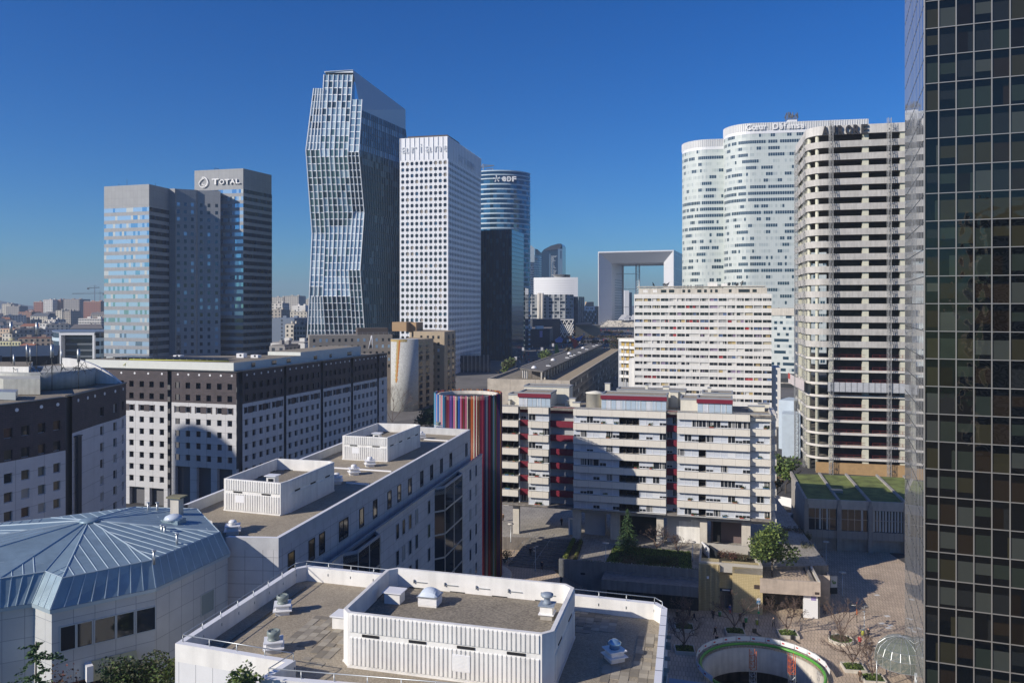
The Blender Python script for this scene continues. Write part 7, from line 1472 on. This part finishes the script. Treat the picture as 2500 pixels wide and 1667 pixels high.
def person(px, py, z, p, rz, coat, tr, label, sc=1.0):
    x, y = gp(px, py, z); P = thing('person', label, 'person', (x, y, z), 'people on the plaza'); P.rotation_euler = (0, 0, rz); P.scale = (sc,)*3
    for nm, me, mm in zip(('body', 'coat', 'trousers', 'hair'), POSE[p], (SKIN, CM[coat], CM[tr], HAIR)):
        if not me.materials: me.materials.append(mm)
        o = bpy.data.objects.new(nm, me); C.objects.link(o); o.parent = P; o.material_slots[0].link = 'OBJECT'; o.material_slots[0].material = mm
        if nm == 'coat': o['label'] = coat+' coat'
for a in ((1653, 1513, -5.5, 1, 2.0, 'black', 'black', 'walker in black furthest left in the plaza shade'), (1683, 1505, -5.5, 2, .5, 'black', 'navy', 'figure standing in the shade by the shop front'), (1695, 1517, -5.5, 0, 2.9, 'navy', 'black', 'striding figure in navy next to the shaded planter'), (1741, 1511, -5.5, 1, 1.2, 'black', 'black', 'walker in black before the pavilion rib wall'), (1746, 1553, -5.5, 0, -1.2, 'black', 'black', 'long coated walker in the shade left of the planter tree'), (1750, 1575, -5.5, 2, 1.6, 'black', 'grey', 'dark figure at the left end of the pit fence'), (1816, 1540, -5.5, 2, .4, 'black', 'black', 'dark figure beside the planter tree above the pit'), (1889, 1531, -5.5, 1, 1.8, 'grey', 'black', 'figure in grey by the branches of the middle bare tree'), (1958, 1517, -5.5, 0, 2.6, 'black', 'grey', 'walker in a black jacket in full sun on the open plaza'), (1981, 1482, -5.5, 3, -1.9, 'navy', 'black', 'person in navy standing at the underpass beside the white poster'), (2013, 1498, -5.5, 1, 1.3, 'navy', 'navy', 'walker in navy with a long shadow right of the underpass'), (2026, 1560, -5.5, 3, -.6, 'navy', 'grey', 'person in a blue coat standing left of the round planter'), (2099, 1577, -5.5, 2, .8, 'red', 'black', 'person in a bright red jacket'), (2114, 1583, -5.5, 3, 2.4, 'grey', 'black', 'person in a dark grey coat facing the red jacket'), (2120, 1557, -5.5, 3, -2.6, 'black', 'black', 'person in a dark suit beside the yellow bin'), (2009, 1425, -5.5, 2, .7, 'yellow', 'navy', 'worker in a fluorescent yellow vest'), (2014, 1437, -5.5, 1, 2, 'black', 'black', 'dark figure just in front of the yellow vest'), (2020, 1424, -5.5, 2, 1.1, 'brown', 'black', 'figure in brown right of the yellow vest'), (2030, 1425, -5.5, 2, 2.7, 'black', 'navy', 'figure behind the poster panel'), (2001, 1432, -5.5, 2, 2.7, 'navy', 'black', 'figure at the deck corner left of the yellow vest'), (1295, 1357, -.3, 1, 1.5, 'black', 'black', 'walker climbing the shaded stairs'), (1323, 1391, -1.5, 1, -1.5, 'navy', 'brown', 'walker at the bottom of the stairs on the sunlit paving'), (1371, 1283, 1, 2, 1.0, 'black', 'black', 'figure standing under the flats near the glazed door'), (2100, 1664, -5.5, 2, 1, 'brown', 'black', 'head and shoulders at the bottom edge below the planter'), (1782, 1498, -5.5, 3, -1.4, 'blue', 'red', 'person in blue and red at the pavilion doorway'), (1807, 1518, -5.5, 2, -1.4, 'brown', 'black', 'figure in brown behind the branches by the pavilion'), (1228, 1272, 1, 2, 1, 'brown', 'black', 'person at the far left under the raised flats')): person(*a)
for i, (px, py, k) in enumerate(((1329, 1221, 2), (1344, 1222, 3))):   # arcade figures
    person(px, 1222, -5.5, k, i, 'black', 'black', ('dark figure in the left arcade bay', 'dark figure right of the other one in the arcade bay')[i]) if False else None
# ================================================================ far city
WC = [(.52, .49, .42), (.46, .44, .40), (.58, .56, .52), (.38, .35, .31), (.50, .40, .30), (.30, .29, .28), (.62, .61, .58)]
RC = [(.24, .10, .06), (.10, .11, .13), (.16, .15, .15), (.28, .13, .08), (.20, .19, .18)]
WM = [mat('city_wall_%s' % n_, c, .8, var=.08, vs=.1) for n_, c in zip(('cream', 'stone', 'white', 'brown', 'peach', 'grey', 'bright'), WC)]; RM = [mat('city_roof_%s' % n_, c, .85) for n_, c in zip(('tile', 'slate', 'zinc', 'red', 'felt'), RC)]
GD2 = mat('far_window', (.045, .055, .07), .3)
def house(P, x, y, z, w_, d, h, rot, wm, rm, flat, win=True, sx=3.2, fhh=3.0):
    m = MB(); c, s = math.cos(rot), math.sin(rot); T = lambda a, b: (x+c*a-s*b, y+s*a+c*b); m.prism([T(-w_/2, -d/2), T(w_/2, -d/2), T(w_/2, d/2), T(-w_/2, d/2)], z-3, z+h, wm, rm); m.build('wall', P); r = MB()
    if flat: r.prism([T(-w_/2+.6, -d/2+.6), T(w_/2-.6, -d/2+.6), T(w_/2-.6, d/2-.6), T(-w_/2+.6, d/2-.6)], z+h, z+h+.5, rm); [r.prism([T(a, -1), T(a+w_*.15, -1), T(a+w_*.15, 1.5), T(a, 1.5)], z+h+.5, z+h+2.2, wm) for a in (-w_*.3, w_*.15)]
    else:
        k = d*.28; a, b, e, f = [(*T(i, j), z+h) for i, j in ((-w_/2-.3, -d/2-.3), (w_/2+.3, -d/2-.3), (w_/2+.3, d/2+.3), (-w_/2-.3, d/2+.3))]; g1_, g2_ = (*T(-w_/2+k*.6, 0), z+h+k), (*T(w_/2-k*.6, 0), z+h+k); r.poly([a, b, g2_, g1_], rm); r.poly([e, f, g1_, g2_], rm); r.poly([f, a, g1_], rm); r.poly([b, e, g2_], rm); r.prism([T(w_*.2, -.5), T(w_*.2+1.2, -.5), T(w_*.2+1.2, .7), T(w_*.2, .7)], z+h, z+h+k+1, wm)
    r.build('roof', P)
    if win:
        q = MB(); F = Face(T(-w_/2, -d/2), T(w_/2, -d/2)); F_ = Face(T(w_/2, -d/2), T(w_/2, d/2)); F3_ = Face(T(-w_/2, d/2), T(-w_/2, -d/2))
        for Fx in (F, F_, F3_):
            for i in range(int(h/fhh)):
                for j in range(max(1, int(Fx.L/sx))):
                    a = (j+.5)*Fx.L/max(1, int(Fx.L/sx)); q.sep(); q.fbox(Fx, a-.7, a+.7, z+h-(i+1)*fhh+.7, z+h-(i+1)*fhh+2.3, 0, .05, GD2)
        q.each('window', P, 0 if h*w_ < 900 else 24)
def gz(x, y): return tz(x, y)
# named far buildings (photo columns, distance, roof row)
def farb(px0, px1, D, pyt, d, wm, rm, label, rot=-.2, flat=True, name='apartment_block', sx=3.4):
    cx_, _ = at((px0+px1)/2, D); w_ = (px1-px0)/FOC*D; z = gz(cx_, D)-2; P = thing(name, label, 'building', (cx_, D, z)); house(P, cx_, D+d/2, z, w_, d, zy(pyt, D)-z, rot, wm, rm, flat, True, sx); return P
OB = mat('brick_orange', (.27, .12, .085), .8); 
farb(83, 108, 1500, 737, 22, OB, WM[2], 'small orange brick block at the left of the far row of flats'); farb(107, 133, 1480, 732, 24, WM[6], OB, 'far white block of flats with an orange brick side'); farb(134, 152, 1490, 732, 24, OB, WM[2], 'far dark orange brick block between two pale ones'); farb(156, 200, 1460, 731, 28, WM[5], OB, 'wide grey far block of flats with brick edges'); farb(204, 252, 1420, 736, 26, OB, WM[2], 'far brick and white balconied flats beside the twin grey tower')
farb(190, 254, 900, 778, 16, WM[6], WM[5], 'white gridded block with tiny square windows left of the twin tower', sx=2.0); farb(45, 82, 1250, 762, 20, mat('terracotta_wall', (.28, .16, .12), .8), RM[0], 'long low terracotta building with pale window bands'); farb(10, 60, 1200, 776, 22, mat('terracotta_wall', (.28, .16, .12), .8), RM[0], 'terracotta low building stepping down to the left')
farb(-8, 60, 560, 834, 14, mat('pale_yellow_wall', (.55, .53, .32), .8), RM[4], 'pale yellow and white flats with many chimneys at the left edge', sx=2.4); farb(138, 156, 1100, 758, 18, WM[0], RM[1], 'tall pale stone house with a dormered top'); farb(157, 177, 1000, 760, 18, WM[3], RM[4], 'blank dark rounded block beside the pale stone house'); farb(73, 122, 1050, 772, 16, WM[0], RM[1], 'long stone building with a slate mansard roof', flat=False)
farb(98, 132, 800, 790, 18, WM[6], RM[4], 'white stepped balcony building among the trees'); farb(122, 158, 760, 795, 20, WM[3], RM[4], 'blank brown gable beside the white stepped building'); farb(5, 30, 1500, 742, 18, WM[0], RM[1], 'cream block on the far hillside at the left'); farb(14, 52, 1300, 748, 18, WM[5], RM[4], 'grey slatted block on the far left hillside')
farb(664, 697, 1250, 726, 25, WM[1], RM[4], 'far grey slab of flats right of the twin tower'); farb(698, 734, 1230, 723, 25, WM[1], RM[4], 'far grey slab of flats with a pale end wall'); farb(733, 756, 1350, 731, 20, WM[0], RM[4], 'far pale block just left of the faceted tower'); farb(715, 750, 900, 747, 16, WM[6], WM[6], 'bright white low block left of the faceted tower', sx=30); farb(664, 694, 850, 741, 16, WM[2], RM[4], 'white block below the far grey slabs'); farb(664, 692, 760, 757, 18, WM[3], RM[4], 'brown block below the white one'); farb(693, 755, 820, 762, 16, WM[0], RM[4], 'long cream terrace block left of the faceted tower'); farb(720, 752, 480, 795, 12, WM[5], WM[5], 'small glazed block with a white grid by the faceted tower foot', sx=1.6); farb(700, 724, 560, 792, 14, WM[2], WM[5], 'low white gridded building among trees'); farb(664, 730, 640, 778, 30, mat('blue_grey_vault', (.14, .18, .25), .5), mat('blue_grey_vault', (.14, .18, .25), .5), 'long blue grey vaulted hall right of the twin tower', sx=60)
farb(664, 705, 330, 845, 14, WM[5], RM[4], 'low pale roof just beyond the slab block'); farb(665, 755, 380, 838, 16, WM[6], WM[5], 'long low roof with white upstands beyond the slab block', sx=60)
# round glazed office, left
P = thing('office_block', 'rounded dark glazed office with a pale portal frame, left of the twin tower', 'building', (*at(190, 470), -2)); D = 470; WB = mat('pale_blue_band', (.45, .56, .64), .5)
pl_ = [at(127, D+14), at(130, D+3), at(137, D-2), at(145, D-4)]; curtain(P, pl_, -2, zy(813, D), 7, 2.2, lambda i, k: GBLUE, WB, .42, .1)
F = Face(at(145, D-5), at(231, D-5)); m = MB(); m.fbox(F, 0, F.L, -2, zy(813, D), -14, -4, mat('portal_shadow_glass', (.02, .03, .04), .1)); m.build('core', P); m = MB(); [(m.sep(), m.fbox(F, .6, F.L-.6, zy(827+k*15, D), zy(824+k*15, D)+.4, -4, -3.7, mat('dim_band', (.12, .14, .16), .5))) for k in range(5)]; m.each('floor_band', P)
m = MB(); m.fbox(F, 0, 1.1, -2, zy(813, D), -4, .3, WHITE2); m.fbox(F, F.L-1.1, F.L, -2, zy(813, D), -4, .3, WHITE2); m.fbox(F, 0, F.L, zy(817, D), zy(813, D)+.3, -4, .4, WHITE2); m.build('portal_frame', P); m = MB(); m.prism([at(126, D+16), at(133, D-1), at(146, D-5.5), at(232, D-5), at(262, D), at(262, D+30), at(140, D+34)], zy(813, D)+.3, zy(808.5, D), mat('blue_grey_vault', (.14, .18, .25), .5)); m.build('roof', P)
pl_ = [at(232, D-4), at(243, D-3), at(256, D+2)]; curtain(P, pl_, -2, zy(813, D), 7, 2.0, lambda i, k: pick([GBLUE, GSKY, GDARK]), WB, .42, .1)
P = thing('dark_hall', 'long black roofed hall behind the antennas at the left', 'building', (*at(60, 260), -4)); m = MB(); m.prism([at(-120, 250), at(140, 262), at(146, 330), at(-120, 320)], -5, zy(868, 262), mat('black_cladding', (.01, .015, .02), .6), DARKM); m.build('body', P)
P = thing('dark_cube_block', 'low dark blue building at the very left edge', 'building', (*at(0, 230), -4)); m = MB(); m.prism([at(-120, 225), at(5, 230), at(5, 250), at(-120, 245)], -5, zy(868, 230), mat('slate_blue_wall', (.04, .06, .10), .6), DARKM); m.build('body', P)
# cranes
for px, D, pyt, a0, a1, lab in ((231, 1700, 702, 213, 243, 'slender grey tower crane on the skyline, higher of the two'), (244, 1900, 716, 176, 254, 'low faint tower crane whose jib crosses behind the other one')):
    x, y = at(px, D); z = gz(x, y); zt_ = zy(pyt, D); P = thing('tower_crane', lab, 'crane', (x, y, z), 'cranes on the skyline'); m = MB(); m.tube((x, y, z), (x, y, zt_+4), .9, None, STEEL, 4); m.build('mast', P); m = MB(); b0, _ = at(a0, D); b1, _ = at(a1, D); m.tube((b0, y, zt_-1), (b1, y, zt_), .6, None, DARKM, 4); m.tube((b0, y, zt_-.5), (x, y, zt_+5), .2, None, DARKM, 3); m.tube((b1, y, zt_), (x, y, zt_+5), .2, None, DARKM, 3); m.build('jib', P); m = MB(); m.box(min(b0, b1) if D < 1800 else b1-3, (min(b0, b1) if D < 1800 else b1-3)+4, y-1, y+1, zt_-4, zt_-1, DARKM); m.build('counterweight', P)
# ordinary far houses
rn = random.Random(77); k = 0
SIDE = ['left of the twin grey tower', 'between the twin tower and the faceted tower', 'between the dark teal tower and the hollow cube', 'behind the white flats']
USED = set()
def fill(px0, px1, D0, D1, n_, lab, hmin=7, hmax=20, wmax=30):
    for i in range(n_):
        D = D0*(D1/D0)**((i+rn.random())/n_); px = rn.uniform(px0, px1); x, y = at(px, D); z = gz(x, y)-2; h = rn.uniform(hmin, hmax); zmax = zy(734, D)
        if z+h > zmax: h = max(5, zmax-z)
        wm, rm, fl2, ww = rn.choice(WM), rn.choice(RM), rn.random() < .5, rn.uniform(10, wmax); f_ = (px-px0)/(px1-px0)
        lb = '%s %s house, %s %s roof, %s, %s' % ('wide' if ww > 22 else 'narrow' if ww < 14 else 'mid sized', wm.name[10:], rm.name[10:], 'flat' if fl2 else 'pitched', 'nearby' if D < 900 else 'farther' if D < 1500 else 'distant' if D < 2300 else 'faint', ('far left' if f_ < .25 else 'centre left' if f_ < .5 else 'centre right' if f_ < .75 else 'far right')+' of '+lab)
        if lb in USED: continue
        USED.add(lb)
        P = thing('far_house', lb, 'house', (x, y, z), 'houses of the '+lab); house(P, x, y, z, ww, rn.uniform(9, 14), h, rn.uniform(-.6, .6), wm, rm, fl2, D < 1500)
fill(-40, 252, 520, 3600, 110, 'town left of twin tower'); fill(640, 760, 640, 3200, 36, 'town by the faceted tower'); fill(1420, 1470, 1250, 2600, 8, 'strip by the hollow cube'); fill(1275, 1300, 900, 2000, 5, 'strip by the blue towers', 8, 14)
for i in range(80):
    D = rn.uniform(480, 2200); px = rn.choice((rn.uniform(-30, 250), rn.uniform(645, 755))); x, y = at(px, D); lb = 'dark %s tree %s' % ('near' if D < 800 else 'middle distance' if D < 1300 else 'far' if D < 1800 else 'faintest', ('at the left picture edge', 'by the pale yellow flats', 'by the terracotta building', 'by the slate mansard building', 'by the stepped balcony building', 'by the rounded glazed office', 'by the white gridded block', 'beside the twin tower', 'just right of the twin tower', 'by the grey slabs right of the twin tower', 'by the blue grey vaulted hall', 'beside the faceted tower')[min(11, max(0, int(px//32) if px < 300 else 8+int((px-645)//28)))])
    if lb in USED: continue
    USED.add(lb); P = thing('far_tree', lb, 'tree', (x, y, gz(x, y)-2), 'distant trees among the houses'); m = MB(); q = random.Random(i); z = gz(x, y)-2; m.tube((x, y, z), (x, y, z+5), .5, .3, BARK, 4); m.build('trunk', P); m = MB(); [leafs(m, (x+q.uniform(-5, 5), y+q.uniform(-4, 4), z+q.uniform(6, 11)), (3.4, 3.4, 2.8), 34, 1.3, [LEAF[0], LEAFO[0], LEAFO[2]], q) for _ in range(6)]; m.build('crown', P)
m = MB(); HL_ = mat('wooded_hill', (.035, .045, .04), .95, var=.3, vs=.02); n_ = 60
for a, b, D, hh in ((-9000, 9000, 5200, 45), (-3600, -2200, 4300, 88)):
    prev = None
    for i in range(n_+1):
        x = a+(b-a)*i/n_; z = 16+hh*(.55+.45*math.sin(i*.31+D)*math.sin(i*.117))*(1 if D > 5000 else math.sin(math.pi*i/n_)); z += RN.uniform(-3, 3)
        cur = [(x, D, 10), (x, D+120, z), (x, D+700, 10)]
        if prev: [m.poly([prev[j], cur[j], cur[j+1], prev[j+1]], HL_, True) for j in (0, 1)]
        prev = cur
m.build('hills', kind='structure')
# esplanade details: planting strips, crowd, balloons, banners
m = MB(); rn = random.Random(8)
for _ in range(900): D = rn.uniform(330, 1040); px = rn.uniform(1240, 1545); x, y = at(px, D); z = tz(x, y); q = .28; m.box(x-q, x+q, y-q, y+q, z, z+rn.uniform(1.5, 1.8), rn.choice([CM['black'], CM['navy'], CM['grey'], CM['brown'], CM['white'], CM['red']]))
tag(m.build('crowd'), 'crowd of tiny walkers scattered over the far esplanade', 'crowd', None, 'stuff')
P = thing('giant_mobile', 'bright red, blue and green abstract sculpture on the esplanade', 'sculpture', (*at(1375, 600), 9)); x, y = at(1375, 600); z = 9
for nm, c, q in (('red_arm', (.6, .05, .03), [(4, 16), (11, 13), (13, 9), (9, 6), (8, 11)]), ('blue_arm', (.04, .16, .5), [(10, 14), (17, 17), (14, 12)]), ('blue_drum', (.15, .25, .6), [(-7, 13), (-3, 16), (0, 14), (-1, 11), (-6, 11)]), ('green_foot', (.15, .25, .05), [(-7, 9), (-5, 10), (-3, 2), (-7, 1)]), ('teal_foot', (.02, .15, .25), [(5, 4), (9, 6), (8, 1), (4, 1)])):
    m = MB(); mm = mat('sculpture_'+nm, c, .4); a = [(x+i*.9, y, z+j*.9) for i, j in q]; b = [(i, j+3, k_) for i, j, k_ in a]; m.poly(a, mm); m.poly(b, mm); [m.poly([a[i], a[(i+1) % len(a)], b[(i+1) % len(a)], b[i]], mm) for i in range(len(a))]; m.build(nm, P)
for i, (px, py, D) in enumerate(((1259, 875, 385), (1323, 852, 430), (1350, 842, 460), (1277, 852, 440), (1386, 832, 520), (1399, 823, 560), (1426, 816, 620))):
    x, y = at(px, D); z = tz(x, y); zb_ = zy(py, D); P = thing('banner_pole', ('white banner on a pole by the dark teal tower, lowest', 'white banner above the middle of the long concrete roof', 'white banner right of the lilac banner building', 'pale banner deepest in the tower shade', 'white banner below the lattice screened store', 'small white banner on the middle esplanade', 'pale blue banner nearest the hollow cube')[i], 'banner', (x, y, z), 'banners on the esplanade'); m = MB(); m.tube((x, y, z), (x, y, zb_+.9), .07, None, DARKM, 5); m.build('pole', P); m = MB(); m.box(x-.6, x+.6, y-.1, y+.1, zb_-.9, zb_+.9, mat('banner_cloth', (.5, .5, .53), .7)); m.build('panel', P)
for i, (px, D, w_, r) in enumerate(((1450, 880, 60, 2), (1500, 780, 90, 3), (1430, 700, 60, 2))):
    x, y = at(px, D); P = thing('clipped_tree_block', ('far block of clipped brown trees nearest the hollow cube', 'middle block of clipped dark trees on the esplanade', 'near block of clipped trees on the esplanade')[i], 'trees', (x, y, tz(x, y)), 'clipped tree blocks'); m = MB(); q = random.Random(i); [leafs(m, (x+q.uniform(-w_/2, w_/2), y+q.uniform(-6, 6), tz(x, y)+4.5), (3, 3, 1.6), 24, 1.0, RUST[1:]+[LEAF[0]], q) for _ in range(40)]; m.build('foliage', P)
# path and bank beyond the striped column
m = MB(); m.prism([at(940, 230), at(1060, 215), at(1240, 330), at(1130, 340), at(1040, 296), at(930, 305)], -4, 1.5, SOIL, mat('dark_bank', (.04, .05, .03), .95, var=.4)); m.build('bank', kind='structure')
m = MB(); a, b, c_, d_ = at(985, 296), at(1140, 300), at(1140, 308), at(985, 303); m.prism([a, b, c_, d_], 1.5, 2.2, CONCL, mat('pale_path', (.34, .27, .23), .9)); m.build('path', kind='structure')
# street between the flats and the stripped tower
Q = thing('site_container', 'tall pale blue site container beyond the stripped tower', 'container', (*at(1925, 262), -3)); m = MB(); PBL = mat('pale_blue_sheet', (.42, .50, .58), .6, var=.08); F = Face(at(1901, 262), at(1938, 259)); m.fbox(F, 0, F.L, -3, zy(976, 262), -10, 0, PBL); m.build('shell', Q); F = Face(at(1909, 252), at(1955, 250)); m = MB(); m.fbox(F, 0, F.L, -3, zy(1010, 252), -8, 0, PBL); m.build('lower_shell', Q)
Q = thing('site_hoarding', 'pale hoarding along the street by the stripped tower', 'hoarding', (*at(1920, 205), -5)); m = MB(); F = Face(at(1885, 207), at(1932, 203)); m.fbox(F, 0, F.L, -5.5, -2.2, -.2, 0, WHITE2); m.build('panels', Q)
Q = thing('site_cabin', 'low grey site cabin left of the lawn roof', 'cabin', (*at(1908, 185), -5)); m = MB(); F = Face(at(1887, 186), at(1930, 184)); m.fbox(F, 0, F.L, -5.5, -1.6, -3, 0, mat('cabin_grey', (.42, .43, .42), .7)); m.build('body', Q)
Q = thing('dark_podium', 'dark low podium building at the foot of the pale curved towers', 'building', (*at(1920, 420), 0)); m = MB(); F = Face(at(1882, 400), at(1990, 392)); m.fbox(F, 0, F.L, 0, zy(922, 400), -40, 0, mat('podium_dark', (.03, .035, .04), .5)); m.build('body', Q); m = MB(); [(m.sep(), m.fbox(F, 0, F.L, zy(935+k*22, 400), zy(932+k*22, 400), 0, .5, CONC)) for k in range(3)]; m.each('floor_band', Q)
Q = thing('glass_annex', 'pale green annex under the pale curved tower with dark panes', 'building', (*at(1910, 430), 0)); m = MB(); pl_ = [at(1883, 430), at(1940, 424)]
curtain(Q, pl_, 10, zy(755, 428), 11, 1.5, lambda i, k: DW if random.Random(i*31+k*7).random() < .28 else pick(GW), SPG, .5, .03); m = MB(); F = Face(*pl_); m.fbox(F, 0, F.L, 8, zy(755, 428), -12, -.1, mat('pale_green_line', (.60, .65, .62), .5)); m.fbox(F, 0, F.L, zy(770, 428), zy(752, 428), -12, .4, CONCL); m.build('core', Q)
# tower behind the camera's left shoulder whose shade falls on the slab block
hp = Vector((-76.6, 199, 14.9)); tp = hp-LD*205; P = thing('office_tower', 'round shaft tower standing outside the view at the left', 'tower', (tp.x, tp.y, -5)); m = MB(); m.lathe(tp.x, tp.y, [(7.4, -5.5), (7.4, tp.z-5), (6.8, tp.z-3), (5.2, tp.z-1.2), (2.6, tp.z-.2), (.1, tp.z)], CONCL, 40); m.build('shaft', P)
# ================================================================ haze: the air itself, one closed box round the scene
m = MB(); HM = bpy.data.materials.new('haze_air'); HM.use_nodes = True; n = HM.node_tree.nodes; n.remove(n['Principled BSDF'])
pv = n.new('ShaderNodeVolumePrincipled'); pv.inputs['Color'].default_value = (.55, .68, .86, 1); pv.inputs['Density'].default_value = .00018; pv.inputs['Anisotropy'].default_value = 0.1
HM.node_tree.links.new(pv.outputs[0], n['Material Output'].inputs['Volume']); MC['haze_air'] = HM
m.box(-4400, 4400, -320, 6200, -20, 203, HM); hz = m.build('haze', kind='stuff'); hz['label'] = 'thin blue winter haze lying over the far city'
